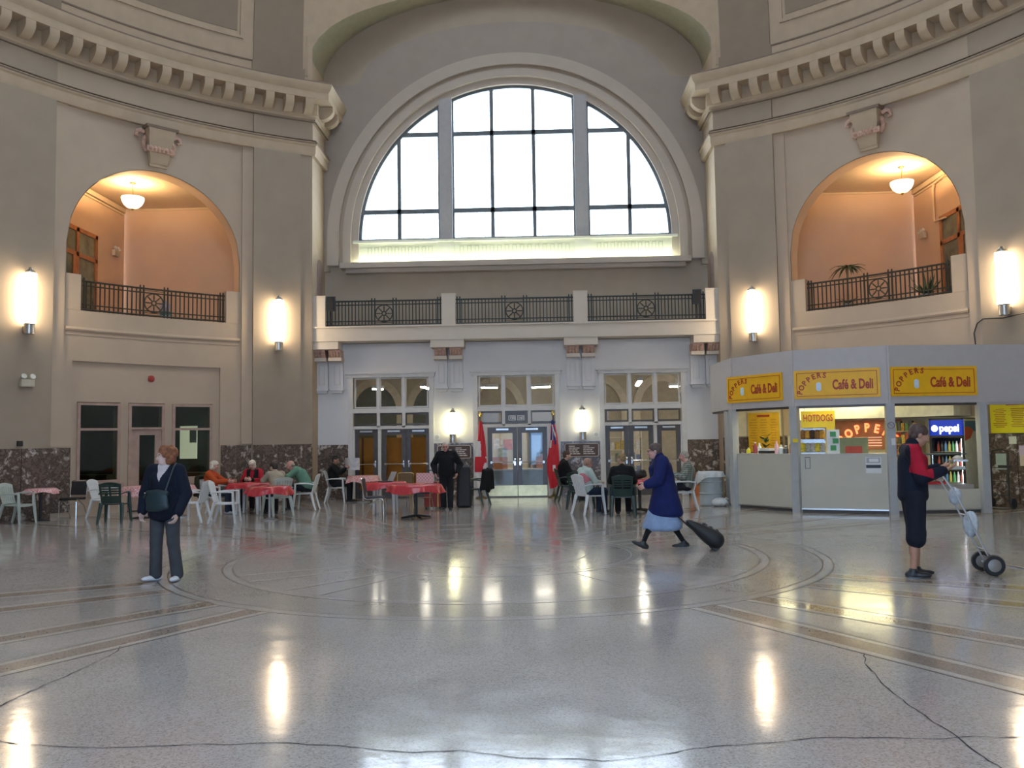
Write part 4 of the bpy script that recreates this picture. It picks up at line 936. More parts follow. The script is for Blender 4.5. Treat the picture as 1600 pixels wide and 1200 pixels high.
# pipe run in the right loggia and cable on the right pier
o = MB().tube([(11.98, 10.9, 8.8), (11.98, 10.95, 8.8), (11.98, 11.55, 8.75), (11.96, 11.6, 8.6), (11.96, 11.6, 7.75), (11.96, 11.55, 7.66), (11.96, 10.9, 7.62)], .03, 8).build('wall_pipe', PCEIL); tag(o, 'cream painted pipe bending down the loggia wall by the pendant', 'pipe')
o = MB().tube([tuple(polar(55.4, RW - .02, 3.55)), tuple(polar(55.3, RW - .05, 4.0)), tuple(polar(55.7, RW - .06, 4.22)), tuple(polar(56.5, RW - .13, 4.30)), tuple(polar(58.5, RW - .13, 4.26)), tuple(polar(61, RW - .13, 4.32)), tuple(polar(63, RW - .13, 4.34))], .014, 6).build('wall_cable', BLACK); tag(o, 'black cable looping from the kiosk roof up the pier', 'cable')

# ---- flags on stands
def flag(x, y, rz, label, paint, fin):
    t = thing('flag', label, 'flag', (x, y, 0), rz, 'flags beside the centre doors')
    k = MB(); k.lathe([(0, .0), (.17, 0), (.17, .03), (.10, .05), (.04, .09), (.03, .16), (0, .16)], 20); k.build('stand', mat('dark_brass', (.20, .14, .06), .35, .8), t)
    k = MB(); k.tube([(0, 0, .1), (0, 0, 2.36)], .014, 8); k.build('pole', mat('varnished_pole', (.16, .09, .04), .4), t)
    k = MB(); k.lathe([(0, 2.36), (.02, 2.37), (.04, 2.41), (.045, 2.44), (.02, 2.50), (0, 2.55)], 10); k.build('finial', BRASS, t)
    # draped cloth: closed fold section that widens downwards
    k = MB(); NU, NV = 40, 44; mi = []
    vs = []
    for j in range(NV + 1):
        v = j / NV; z = 2.24 - 1.98 * v * 1.0
        wdt = .03 + .13 * min(1, v * 1.7) * (1 - .25 * max(0, v - .75) / .25); dp = .02 + .07 * min(1, v * 1.6)
        for i in range(NU):
            a = 2 * PI * i / NU; rip = 1 + .22 * math.sin(5 * a + 2.2 * v) + .10 * math.sin(9 * a - 3 * v)
            tail = -.28 * max(0, v - .8) / .2 * (.5 + .5 * math.cos(a - .5))
            vs.append((wdt * math.cos(a) * rip + .015 * math.sin(7 * v), dp * math.sin(a) * rip - .03, z + .12 * (1 - v) * 0 - tail * .4))
    fs = []
    for j in range(NV):
        for i in range(NU): fs.append((j * NU + i, j * NU + (i + 1) % NU, (j + 1) * NU + (i + 1) % NU, (j + 1) * NU + i)); mi.append(paint((i + .5) / NU, (j + .5) / NV))
    k.v = vs; k.f = fs; k.m = mi; k.build('cloth', [mat('flag_red', (.55, .018, .03), .7, var=.08), mat('flag_white', (.68, .66, .64), .7, var=.05), mat('flag_blue', (.02, .03, .16), .7, var=.1), mat('flag_gold', (.60, .42, .08), .7)], t)
    return t
def canada(u, v):       # u=.75 faces the viewer; u .5 is the left edge, u 1.0 the right edge
    d = ((u - .75 + .5) % 1) - .5       # -.25 .. .25 across the front, left to right
    if v < .30: return 0
    if v < .52: return 1 if d < -.02 + .25 * (v - .30) else 0
    if v < .76: return 0 if d < .17 - .1 * math.sin(v * 30) else 1
    if v < .90: return 1 if d < .10 else 0
    return 1 if d < 0 else 0
def ensign(u, v):
    d = ((u - .75 + .5) % 1) - .5
    if v < .30:
        if v < .06: return 2
        if abs(d - (v - .16) * 1.1) < .030 or abs(d + .06) < .022: return 1
        if abs(d - .05 - (v - .2)) < .02: return 1
        return 2 if -.14 < d < .12 and v > .10 else 0
    if .30 <= v < .42: return 1 if -.19 < d < -.10 else (2 if .02 < d < .10 and v < .36 else 0)
    if .67 < v < .74 and abs(d - .01) < .035: return 1 if v < .72 else 3
    return 0
flag(-1.05, 12.30, 0, 'Canadian red and white flag hanging from a pole left of the centre doors', canada, True); flag(1.06, 12.28, .1, 'red ensign with a small union flag hanging right of the centre doors', ensign, True)
# ================================================================== FOOD KIOSK
KP = [Vector(p) for p in ((5.2, 9.9), (5.28, 7.84), (6.26, 6.27), (8.03, 5.53), (10.01, 5.70), (11.75, 5.95))]
KW = mat('kiosk_grey_paint', (.48, .445, .425), .55, var=.03); KC = mat('kiosk_counter_paint', (.52, .495, .405), .5, var=.04, scale=2); KPO = mat('kiosk_post_paint', (.40, .41, .41), .45, var=.05)
kio = thing('food_kiosk', 'grey faceted food kiosk with yellow signs built against the curved wall', 'kiosk')
def facet(i, off=0.0):
    a, b = KP[i], KP[i + 1]; d = (b - a).normalized(); n_ = Vector((d.y, -d.x)); return a + n_ * off, b + n_ * off, d, n_
def fbox(k, i, u0, u1, z0, z1, t0, t1, mi=0):
    """box on facet i between u0..u1 along it, thickness t0..t1 measured outwards"""
    a, b, d, n_ = facet(i); c = a + d * ((u0 + u1) / 2) + n_ * ((t0 + t1) / 2)
    k.box((c.x, c.y, (z0 + z1) / 2), (u1 - u0, t1 - t0, z1 - z0), math.atan2(d.y, d.x), mi)
FL = [(KP[i + 1] - KP[i]).length for i in range(5)]
for i in range(5):
    k = MB(); fbox(k, i, -.03, FL[i] + .03, 2.32, 3.55, -.10, .02); k.build('fascia_panel', KW, kio)
    k = MB(); fbox(k, i, 0, FL[i], 2.27, 2.33, -.12, -.01); k.build('shutter_rail', BRZ if i != 4 else KW, kio)
for i in range(1, 5):
    p = KP[i]; a0 = math.atan2((KP[i + 1] - KP[i - 1]).y, (KP[i + 1] - KP[i - 1]).x); k = MB(); k.box((p.x, p.y, 1.16), (.17, .16, 2.32), a0); k.build('post', KPO, kio)
for i, (z1, nm) in {1: (1.24, 'counter_front'), 2: (1.24, 'counter_front'), 3: (.50, 'counter_front')}.items():
    k = MB(); fbox(k, i, .09, FL[i] - .09, .09, z1, -.06, -.01); k.build(nm, KC, kio)
    k = MB(); fbox(k, i, .09, FL[i] - .09, .0, .09, -.09, -.04); k.build('toe_board', mat('dark_toe_board', (.10, .09, .08), .6), kio)
    k = MB(); fbox(k, i, .09, FL[i] - .09, .07, .10, -.06, .01); k.build('base_rail', STEEL, kio)
    if i < 3: k = MB(); fbox(k, i, .09, FL[i] - .09, z1, z1 + .035, -.55, .0); k.build('counter_top', mat('counter_laminate', (.50, .47, .40), .35), kio)
# meshed side door
k = MB(); fbox(k, 0, 1.45, FL[0] - .08, .05, .95, -.06, -.01); k.build('side_panel', KC, kio)
k = MB()
for u in (1.45, 1.50, FL[0] - .12): fbox(k, 0, u, u + .05, .05, 2.28, -.07, .0)
fbox(k, 0, 1.2, 1.45, .0, 2.3, -.08, -.0); k.build('side_frame', KPO, kio)
k = MB()
for q in range(8): u = 1.56 + q * .045; fbox(k, 0, u, u + .008, .95, 2.26, -.045, -.035)
for q in range(22): z = .98 + q * .058; fbox(k, 0, 1.52, FL[0] - .1, z, z + .008, -.048, -.036)
k.build('wire_mesh', mat('brass_wire', (.34, .30, .15), .4, .6), kio)
# roof and ceiling
poly = [(p.x, p.y) for p in KP]
back = [polar(t, RW - .12) for t in (61.5, 58, 54, 50, 46, 42, 38, 34, 30, 28)]
poly2 = poly + [(p.x, p.y) for p in back]
k = MB(); k.prism(poly2, (0, 0, 3.40), (1, 0, 0), (0, 1, 0), (0, 0, 1), .06); k.build('roof', KW, kio)
ins = [(p.x * .5 + 8.4 * .5, p.y * .5 + 8.2 * .5) for p in KP]
cpoly = [((p[0] - 8.6) * .97 + 8.6, (p[1] - 8.6) * .97 + 8.6) for p in poly2]
k = MB(); k.prism(cpoly, (0, 0, 2.72), (1, 0, 0), (0, 1, 0), (0, 0, 1), .05); k.build('kiosk_ceiling', mat('kiosk_ceiling_white', (.74, .73, .64), .7), kio)
k = MB(); cslab(k, 36.2, 54.5, 2.08, 2.70, RW - .75, RW - .02); k.build('bulkhead', mat('kiosk_bulkhead_cream', (.78, .76, .66), .6), kio)
KL = emat('kiosk_tube', (1.0, .91, .52), 24.0)
for x, y, a_, lb in ((5.97, 7.16, -1.013, 'added unseen behind the fascia over the sauce bottles'), (7.22, 6.05, -.396, 'added unseen behind the fascia to brighten the hotdogs sign'), (9.0, 5.80, .086, 'added unseen behind the fascia over the glass display case'), (8.6, 8.9, -.7, 'in front of the glowing popper sign'), (7.2, 9.6, -1.0, 'in front of the orange menu board')):  # first three: hidden strips added behind the fascia to brighten sign and counters
    t = thing('kiosk_light', 'kiosk ceiling light ' + lb, 'lamp', (x, y, 2.715), a_, 'kiosk ceiling lights'); k = MB(); k.box((0, 0, -.02), (1.25, .22, .04)); k.build('housing', WHITEP, t); k = MB(); k.box((0, 0, -.052), (1.2, .18, .026)); k.build('diffuser', KL, t)

k = MB(); cslab(k, 28.0, 33.6, 1.68, 2.70, RW - .135, RW - .105); k.build('lining_panel', mat('kiosk_lining_cream', (.72, .66, .48), .6), kio); k = MB(); cslab(k, 34.2, 55.4, .0, 2.07, RW - .03, RW + .01); k.build('lining_panel', MATS['kiosk_lining_cream'], kio)
# yellow signs
YEL = mat('sign_yellow', (.86, .46, .002), .45, var=.05); SRED = mat('sign_red', (.40, .045, .012), .5); SJAR = mat('sign_pale_blue', (.62, .72, .80), .5)
def arc_text(parent, txt, M4, cx, cy, rad, a0, a1, size, m_, sx=.8, bold=.004):
    n_ = len(txt)
    for i, ch in enumerate(txt):
        a = R2(a0 + (a1 - a0) * i / (n_ - 1)); L = M4 @ Matrix.Translation((cx + rad * math.cos(a), cy + rad * math.sin(a), .0)) @ Matrix.Rotation(a - PI / 2, 4, 'Z')
        text_obj('letter', ch, size, m_, parent, L, sx=sx, bold=bold)
for i, u0, ln, lb in ((1, -.13, 1.70, 'yellow cafe and deli sign on the kiosk facet beside the meshed door'), (2, .02, 1.74, 'yellow cafe and deli sign above the hot dog window'), (3, .03, 1.87, 'yellow cafe and deli sign above the drinks fridge')):
    a, b, d, n_ = facet(i); c = a + d * (u0 + ln / 2) + n_ * .035; H_ = .62
    t = thing('cafe_sign', lb, 'sign', (c.x, c.y, 2.78), math.atan2(d.y, d.x), 'yellow cafe signs')
    k = MB(); k.box((0, 0, 0), (ln, .03, H_)); k.build('board', YEL, t)
    M4 = frame4((0, -.017, 0), (1, 0, 0), (0, 0, 1)); k = MB(); x1, z1 = ln / 2 - .06, H_ / 2 - .06
    for p, q in (((-x1, -z1), (x1, -z1)), ((-x1, z1), (x1, z1)), ((-x1, -z1), (-x1, z1)), ((x1, -z1), (x1, z1))): k.bar((p[0], -.017, p[1]), (q[0], -.017, q[1]), .012, .006, up=(0, 1, 0))
    k.build('border_line', SRED, t)
    s_ = ln / 1.75
    arc_text(t, 'POPPERS', M4, -.30 * s_, -.27, .46 * s_, 168, 82, .155, SRED, .95, .005)
    k = MB(); pts = [(.052 * math.cos(R2(a_)), .055 + .05 * math.sin(R2(a_))) for a_ in range(0, 181, 20)] + [(-.052, -.055), (-.03, -.085), (.03, -.085), (.052, -.055)]
    k.prism(pts, (-.36 * s_, -.016, -.06), (1, 0, 0), (0, 0, 1), (0, -1, 0), .008); k.build('jar_emblem', SJAR, t)
    text_obj('lettering', 'Café & Deli', .29, SRED, t, M4 @ Matrix.Translation((.33 * s_, -.03, 0)), sx=.60 * s_, bold=.010)
# hot dog sign hung inside the window
a, b, d, n_ = facet(2); c = a + d * .46 - n_ * .30
t = thing('hotdog_sign', 'yellow hotdogs sign hanging inside the kiosk window', 'sign', (c.x, c.y, 2.03), math.atan2(d.y, d.x)); YB = mat('bright_yellow_card', (.85, .62, .02), .5, var=.04)
k = MB(); k.box((0, 0, 0), (.70, .012, .36)); k.build('card', YB, t); text_obj('lettering', 'HOTDOGS', .21, mat('card_red', (.55, .06, .02), .5), t, frame4((0, -.008, .02), (1, 0, 0), (0, 0, 1)), sx=.60, bold=.003)
k = MB(); k.box((.25, .0, -.22), (.16, .012, .10)); k.build('price_tab', YB, t)
k = MB()
for x in (-.28, .28): k.tube([(x, 0, .18), (x, 0, .69)], .003, 5)
k.build('cord', BLACK, t)
# items fixed to the counter fronts and posts
def on_facet(i, u, z, off=.0): a, b, d, n_ = facet(i); c = a + d * u + n_ * off; return (c.x, c.y, z), math.atan2(d.y, d.x)
l_, r_ = on_facet(2, .24, 1.08, -.008); t = thing('flush_handle', 'flush metal pull on the kiosk counter front under the hot dog window', 'handle', l_, r_); k = MB()
for x in (-.05, .05): k.box((x, -.004, 0), (.014, .010, .24))
for z in (-.12, .12): k.box((0, -.004, z), (.11, .010, .014))
k.build('rim', mat('dark_metal_rim', (.16, .16, .16), .4, .6), t); k = MB(); k.box((0, -.001, 0), (.09, .004, .23)); k.build('recess', KC, t)
l_, r_ = on_facet(2, 1.56, 1.03, -.008); t = thing('counter_notice', 'printed notice with a dark band on the kiosk counter front', 'notice', l_, r_); k = MB(); k.box((0, -.003, 0), (.30, .004, .34)); k.build('sheet', PAPER, t); k = MB(); k.box((0, -.006, -.03), (.29, .003, .07)); k.build('dark_band', mat('notice_ink', (.04, .05, .07), .6), t); k = MB(); k.box((0, -.006, .10), (.27, .003, .12)); k.build('grey_band', mat('notice_grey', (.42, .42, .44), .6), t); k = MB(); k.box((.01, -.008, .10), (.18, .002, .07)); k.build('caption', PAPER, t)
p = KP[3]; t = thing('no_smoking_sign', 'round no-smoking sticker on the kiosk post beside the drinks fridge', 'sign', (p.x - .03, p.y - .12, 1.86), math.atan2(-.15, 1)); k = MB(); gm = mat('mauve_print', (.20, .13, .16), .6)
k.tube([(.065 * math.cos(2 * PI * i / 18), 0, .065 * math.sin(2 * PI * i / 18)) for i in range(18)], .007, 5, closed=True); k.bar((-.046, 0, .046), (.046, 0, -.046), .012, .006); k.build('symbol', gm, t); k = MB(); k.box((0, .012, 0), (.16, .012, .16)); k.build('backing', KPO, t)
o = MB().box((p.x, p.y - .12, 1.52), (.08, .03, .14), -.15).build('switch_box', WHITEP); tag(o, 'white switch box on the kiosk post below the round sticker', 'switch')
o = MB().box((KP[2].x - .03, KP[2].y - .11, 1.57), (.11, .012, .08), -.5).build('yellow_sticker', YB); tag(o, 'small yellow sticker on the kiosk post beside the hotdogs sign', 'sticker')
# menu boards on the wall
def menu(th, z, wd, ht, label, m_, r=RW - .10):
    t = thing('menu_board', label, 'menu board', polar(th, r - .045, z), R2(-th)); k = MB(); k.box((0, 0, 0), (wd, .02, ht)); k.build('board', m_, t)
    ink = mat('menu_ink', (.46, .22, .02), .6); ki = MB(); ki.box((0, -.0125, ht / 2 - .09), (wd * .4, .004, .06)); ki.build('heading', SRED, t)
    for c in range(3):
        k = MB()
        for q in range(11):
            k.box((-wd * .32 + c * wd * .32, -.0118, ht / 2 - .20 - q * (ht - .3) / 11), (wd * random.uniform(.14, .26), .003, .018))
        k.build('price_column', ink, t)
    return t
menu(31.6, 1.78, .86, 1.08, 'tall orange-yellow menu board inside the kiosk window', mat('menu_orange', (.72, .42, .015), .5), r=RW - .15); menu(59.6, 2.03, 1.25, .74, 'wide bright yellow menu board on the pier beside the hand truck', mat('menu_lemon', (.76, .66, .01), .5, var=.03), r=RW - .15)
# glowing popper sign
t = thing('neon_sign', 'glowing orange arched popper sign on the back wall of the kiosk', 'sign', polar(43.6, RW - .12, 1.34), R2(-43.6)); ne = emat('neon_orange', (1.0, .16, .02), 2.2); k = MB(); k.box((0, .03, .33), (1.7, .02, .75)); k.build('backboard', mat('neon_backboard', (.50, .22, .12), .6), t)
arc_text(t, 'POPPERS', frame4((0, 0, 0), (1, 0, 0), (0, 0, 1)), 0, -.42, .92, 138, 44, .30, ne, .85, .01)
k = MB()
for q in range(4): k.bar((-.35, 0, .05 + q * .07), (.35, 0, .05 + q * .07), .02, .01, up=(0, 1, 0))
k.build('glow_bars', emat('neon_pale', (1.0, .45, .25), .8), t)
# fridge
t = thing('drinks_fridge', 'tall glass-door drinks fridge with a blue lit pepsi header', 'fridge', (10.22, 7.42, 0), R2(-50)); W_, D_, H_ = .78, .66, 2.02; FB = mat('fridge_black', (.02, .02, .025), .4)
k = MB(); k.box((0, D_ / 2 - .02, H_ / 2), (W_, .04, H_)); k.box((-W_ / 2 + .02, 0, H_ / 2), (.04, D_, H_)); k.box((W_ / 2 - .02, 0, H_ / 2), (.04, D_, H_)); k.box((0, 0, .08), (W_, D_, .16)); k.box((0, 0, H_ - .02), (W_, D_, .04)); k.build('cabinet', FB, t)
k = MB(); k.box((0, -D_ / 2 + .04, 1.80), (W_, .08, .36)); h = k.build('header', mat('pepsi_blue', (.01, .03, .30), .3, emit=(.004, .035, .42), es=.75, var=.02), t)
text_obj('header_text', 'pepsi', .24, emat('header_white', (.85, .93, 1.0), 1.5), h, frame4((.07, -D_ / 2 - .006, 1.79), (1, 0, 0), (0, 0, 1)), sx=.9, bold=.008)
k = MB(); k.lathe([(0, 0), (.075, 0), (.075, .012), (0, .012)], 20, (-.26, -D_ / 2 - .002, 1.79), rot=Matrix.Rotation(R2(90), 3, 'X')); k.build('round_emblem', emat('header_white', (.85, .93, 1.0), 1.5), h)
k = MB(); k.box((W_ / 2 + .004, 0, 1.2), (.008, D_ - .02, 1.6)); k.build('side_panel', mat('fridge_side_cream', (.55, .55, .40), .5), t)
k = MB(); k.prism([(-.3, .1), (.0, .35), (.3, .3), (.3, .55), (-.3, .55)], (W_ / 2 + .008, 0, 1.4), (0, 1, 0), (0, 0, 1), (1, 0, 0), .004); k.build('side_graphic', mat('fridge_side_blue', (.06, .16, .24), .5), t)
k = MB(); k.prism([(-.32, .1), (-.05, .16), (.12, .34), (-.1, .42), (-.32, .40)], (W_ / 2 + .012, 0, 1.4), (0, 1, 0), (0, 0, 1), (1, 0, 0), .004); k.build('side_swirl', mat('fridge_side_red', (.5, .07, .03), .5), t)
bc = [(.35, .06, .04), (.05, .05, .05), (.1, .25, .45), (.5, .45, .1), (.08, .3, .1), (.6, .6, .58)]
for z in (.2, .55, .90, 1.25):
    k = MB(); k.box((0, 0, z), (W_ - .1, D_ - .14, .015)); k.build('wire_shelf', STEEL, t)
    for q in range(8):
        k = MB(); k.lathe([(0, 0), (.032, 0), (.032, .15), (.014, .20), (.014, .235), (0, .235)], 10, (-.29 + q * .083, -.12, z + .008)); k.build('bottle', mat('drink_%d' % (q * 7 % 6), bc[q * 7 % 6], .2), t)
k = MB(); k.box((0, -D_ / 2 + .005, .88), (W_ - .06, .01, 1.44)); dr = k.build('glass_door', GLASS, t); k = MB()
for x in (-W_ / 2 + .03, W_ / 2 - .03): k.box((x, -D_ / 2, .88), (.05, .04, 1.46))
for z in (.17, 1.60): k.box((0, -D_ / 2, z), (W_ - .02, .04, .05))
k.build('door_frame', FB, dr); k = MB(); k.tube([(W_ / 2 - .07, -D_ / 2 + .05, .25), (W_ / 2 - .07, -D_ / 2 + .05, 1.55)], .022, 8); k.build('inner_lamp', emat('fridge_lamp', (.85, .95, 1.0), 16), t)
k = MB(); k.tube([(-W_ / 2 + .07, -D_ / 2 - .04, .8), (-W_ / 2 + .07, -D_ / 2 - .04, 1.2)], .012, 8); k.build('handle', CHROME, t)
# glass display case on the low front under the third sign
a, b, d, n_ = facet(3); c = a + d * 1.05 - n_ * .32; t = thing('display_case', 'slanted glass food display case on the low kiosk counter', 'display case', (c.x, c.y, .50), math.atan2(d.y, d.x)); Wd = 1.45
k = MB(); k.box((0, 0, .05), (Wd, .56, .10)); k.build('base', STEEL, t)
k = MB(); k.prism([(-.28, .10), (.28, .10), (.28, .72), (-.05, .72)], (-Wd / 2 + .01, 0, 0), (0, 1, 0), (0, 0, 1), (1, 0, 0), .012); k.prism([(-.28, .10), (.28, .10), (.28, .72), (-.05, .72)], (Wd / 2 - .02, 0, 0), (0, 1, 0), (0, 0, 1), (1, 0, 0), .012); k.build('side_glass', GLASS, t)
k = MB(); k.add([(-Wd / 2, -.28, .10), (Wd / 2, -.28, .10), (Wd / 2, -.05, .72), (-Wd / 2, -.05, .72)], [(0, 1, 2, 3)]); k.build('front_glass', GLASS, t)
k = MB(); k.box((0, .12, .73), (Wd, .36, .03)); k.build('top', mat('case_top_dark', (.10, .12, .10), .4), t); k = MB(); k.box((0, .03, .40), (Wd - .06, .40, .015)); k.build('shelf', mat('shelf_glass_green', (.25, .32, .26), .15), t)
k = MB(); k.box((-.25, -.03, .13), (.85, .30, .05)); k.build('red_tray', mat('tray_red', (.5, .02, .03), .4), t)
for q in range(7): k = MB(); k.lathe([(0, 0), (.07, .01), (.08, .05), (.05, .09), (0, .10)], 12, (-.55 + q * .17, -.03, .155 if q < 5 else .41)); k.build('bun', mat('bun_%d' % (q % 3), ((.55, .36, .14), (.62, .55, .40), (.35, .12, .06))[q % 3], .6), t)
k = MB(); k.box((.52, -.01, .44), (.28, .20, .06)); k.build('white_tub', WHITEP, t)
# shelving and stock on the back wall
t = thing('stock_shelf', 'crowded wall shelf of snacks behind the kiosk counter', 'shelf', polar(48.0, RW - .15, 0), R2(-48.0)); t.scale = (.72, 1, 1); k = MB()
for z in (1.10, 1.42, 1.74): k.box((0, -.14, z), (1.2, .26, .025))
for x in (-.6, .6): k.box((x, -.14, 1.48), (.03, .26, 1.0))
k.build('rack', mat('shelf_tan', (.45, .38, .24), .6), t)
sc_ = [(.62, .46, .10), (.50, .10, .05), (.16, .26, .10), (.60, .58, .50), (.55, .30, .06), (.10, .12, .10)]
for z in (1.115, 1.435, 1.755):
    for q in range(9):
        h = random.uniform(.16, .28); ci = random.randrange(6); k = MB(); k.box((-.53 + q * .132, -.16, z + h / 2), (.11, .12, h)); k.build('packet', mat('packet_%d' % ci, sc_[ci], .45, var=.35, scale=25), t)
# back counter behind the hot dog window with boxes
t = thing('back_counter', 'work counter along the back of the kiosk', 'counter', polar(40, RW - .55, 0), R2(-40)); k = MB(); k.box((0, 0, .45), (2.6, .6, .9)); k.build('cabinet', mat('back_cabinet', (.40, .36, .26), .6), t); k = MB(); k.box((0, 0, .915), (2.7, .66, .03)); k.build('worktop', STEEL, t)
def small(name, label, cat, loc, rz, parts, group=None):
    t = thing(name, label, cat, loc, rz, group)
    for nm, k, m_ in parts: k.build(nm, m_, t)
    return t
def facet_at(i, u, inn, z): a, b, d, n_ = facet(i); c = a + d * u - n_ * inn; return (c.x, c.y, z), math.atan2(d.y, d.x)
CZ = 1.276
l_, r_ = facet_at(2, 1.18, .28, CZ); small('carton', 'green carton with a red label on the kiosk counter', 'box', l_, r_, [('box', MB().box((0, 0, .17), (.56, .32, .34)), mat('carton_green', (.26, .27, .12), .6)), ('label', MB().box((0, -.163, .08), (.34, .006, .15)), mat('carton_red', (.5, .06, .02), .5))])
l_, r_ = facet_at(2, .34, .34, CZ); k1 = MB(); k1.box((0, 0, .27), (.50, .03, .54)); k1.box((0, -.12, .01), (.52, .28, .02)); k1.box((0, -.12, .30), (.50, .24, .015)); k1.box((0, -.12, .54), (.50, .24, .015))
t = thing('snack_rack', 'wire rack of snack bags on the kiosk counter under the hotdogs sign', 'rack', l_, r_); k1.build('rack_frame', STEEL, t)
for z in (.03, .315):
    for q in range(5):
        ci = (q * 2 + int(z * 10)) % 6; k = MB(); k.lathe([(0, 0), (.055, .01), (.065, .10), (.05, .19), (0, .21)], 8, (-.20 + q * .10, -.14, z)); k.build('snack_bag', mat('snack_%d' % ci, [(.70, .55, .05), (.10, .05, .03), (.42, .40, .33), (.30, .14, .04), (.55, .52, .45), (.62, .30, .04)][ci], .3, var=.4, scale=30), t)
l_, r_ = facet_at(2, .76, .25, CZ); t = thing('card_rack', 'white rack of green cards beside the carton on the kiosk counter', 'rack', l_, r_); k = MB(); k.box((0, .04, .26), (.26, .02, .52)); k.box((0, 0, .01), (.28, .14, .02)); k.build('stand', WHITEP, t)
for q in range(3): k = MB(); k.box((.05 * (q % 2), .02, .12 + q * .15), (.12, .012, .11)); k.build('card', mat('card_green', (.05, .28, .10), .5), t)
for i, (u, c_, h, rr_, lb) in enumerate(((.20, (.62, .60, .05), .13, .05, 'yellow bottle'), (.42, (.30, .05, .06), .26, .05, 'maroon bottle'), (.55, (.70, .72, .72), .24, .045, 'white carton-like bottle'), (1.07, (.68, .40, .50), .30, .045, 'pink-capped white bottle'), (1.20, (.60, .64, .68), .20, .055, 'pale blue jar'), (1.34, (.08, .08, .08), .18, .06, 'black jar'), (1.50, (.40, .12, .06), .30, .045, 'red sauce bottle'), (1.62, (.45, .25, .14), .26, .05, 'brown sauce bottle'))):
    l_, r_ = facet_at(1, u, .26, CZ); t = thing('condiment_bottle', lb + ' on the kiosk counter before the menu board', 'bottle', l_, r_, 'condiments on the kiosk counter'); k = MB(); k.lathe([(0, 0), (rr_, 0), (rr_, h * .6), (rr_ * .45, h * .8), (rr_ * .45, h * .9), (0, h * .9)], 14); k.build('body', mat('condiment_%d' % i, c_, .35), t); k = MB(); k.lathe([(0, h * .9), (rr_ * .5, h * .9), (rr_ * .4, h), (0, h)], 12); k.build('cap', WHITEP if i != 3 else mat('cap_pink', (.55, .2, .32), .4), t)
l_, r_ = facet_at(1, .80, .24, CZ); small('napkin_tray', 'dark tray with a white napkin box on the kiosk counter', 'tray', l_, r_, [('tray', MB().box((0, 0, .03), (.34, .2, .06)), BLACK), ('napkin_box', MB().box((0, 0, .09), (.30, .17, .06)), WHITEP)])
l_, r_ = facet_at(1, 1.74, .55, CZ + .02); small('picture_frame', 'dark picture frame standing at the end of the kiosk counter', 'frame', (l_[0], l_[1], 1.276), r_, [('frame', MB().box((0, 0, .28), (.26, .02, .56)), BLACK), ('print', MB().box((0, -.012, .28), (.22, .004, .50)), mat('pale_print', (.5, .5, .42), .5, var=.3, scale=12))])
l_, r_ = facet_at(1, .45, .85, 0); 
t = thing('foliage_plant', 'dark leafy plant inside the kiosk beside the orange menu', 'plant', (6.35, 9.2, 0)); k = MB(); k.lathe([(0, 0), (.14, 0), (.18, .30), (.16, .30), (0, .28)], 16); k.build('pot', mat('dark_pot', (.08, .05, .03), .6), t)
k = MB(); k.tube([(0, 0, .25), (.02, 0, 1.3)], .02, 6); k.build('stem', mat('stem_brown', (.10, .07, .03), .7), t)
k = MB()
for q in range(40):
    a = random.uniform(0, 2 * PI); z = random.uniform(.9, 1.75); r_ = random.uniform(.1, .3); p0 = Vector((.02, 0, z - .1)); p1 = p0 + Vector((math.cos(a) * r_, math.sin(a) * r_, .1)); s_ = Vector((-math.sin(a), math.cos(a), 0)) * .05
    k.add([p0, (p0 + p1) / 2 + s_, p1, (p0 + p1) / 2 - s_], [(0, 1, 2, 3)])
k.build('foliage', mat('kiosk_leaf', (.04, .075, .02), .6), t)

# papers and hand truck on the marble right of the kiosk
for th, z, w_, h_, c_, lb in ((58.85, 1.50, .17, .17, (.66, .68, .52), 'pale green paper square just under the yellow menu'), (57.6, 1.02, .24, .36, (.42, .52, .46), 'mint green notice on the marble behind the hand truck'), (60.2, 1.27, .36, .22, (.58, .47, .56), 'pink notice on the marble beside the hand truck'), (60.1, 1.05, .30, .24, (.62, .52, .38), 'tan notice below the pink notice')):
    p = polar(th, RW - .145, z); o = MB().box((0, 0, 0), (w_, .006, h_)).build('wall_notice', mat('notice_' + lb.split()[0], c_, .8, var=.05)); o.location = p; o.rotation_euler = (0, 0, R2(-th)); tag(o, lb, 'notice', 'notices on the right-hand marble')
t = thing('hand_truck', 'dark upright hand truck against the brown marble beside the kiosk', 'hand truck', polar(58.6, RW - .62), R2(-58.6)); k = MB()
for x in (-.19, .19): k.tube([(x, 0, .12), (x, .02, .9), (x, .05, 1.18)], .017, 8)
k.tube([(-.19, .05, 1.18), (-.18, .06, 1.27), (0, .06, 1.30), (.18, .06, 1.27), (.19, .05, 1.18)], .017, 8); k.build('frame', BLACK, t); k = MB()
for z in (.3, .6, .9): k.bar((-.19, .01, z), (.19, .01, z), .03, .015)
k.build('crossbar', BLACK, t); k = MB(); k.box((0, -.12, .03), (.42, .24, .012)); k.build('toe_plate', STEEL, t)
for x in (-.24, .24): k = MB(); k.lathe([(.02, -.025), (.11, -.025), (.12, 0), (.11, .025), (.02, .025)], 18, (x, .06, .12), rot=Matrix.Rotation(R2(90), 3, 'Y')); k.build('wheel', BLACK, t)
k = MB(); k.box((.1, .03, .93), (.26, .05, .05)); k.build('grip', BLACK, t)

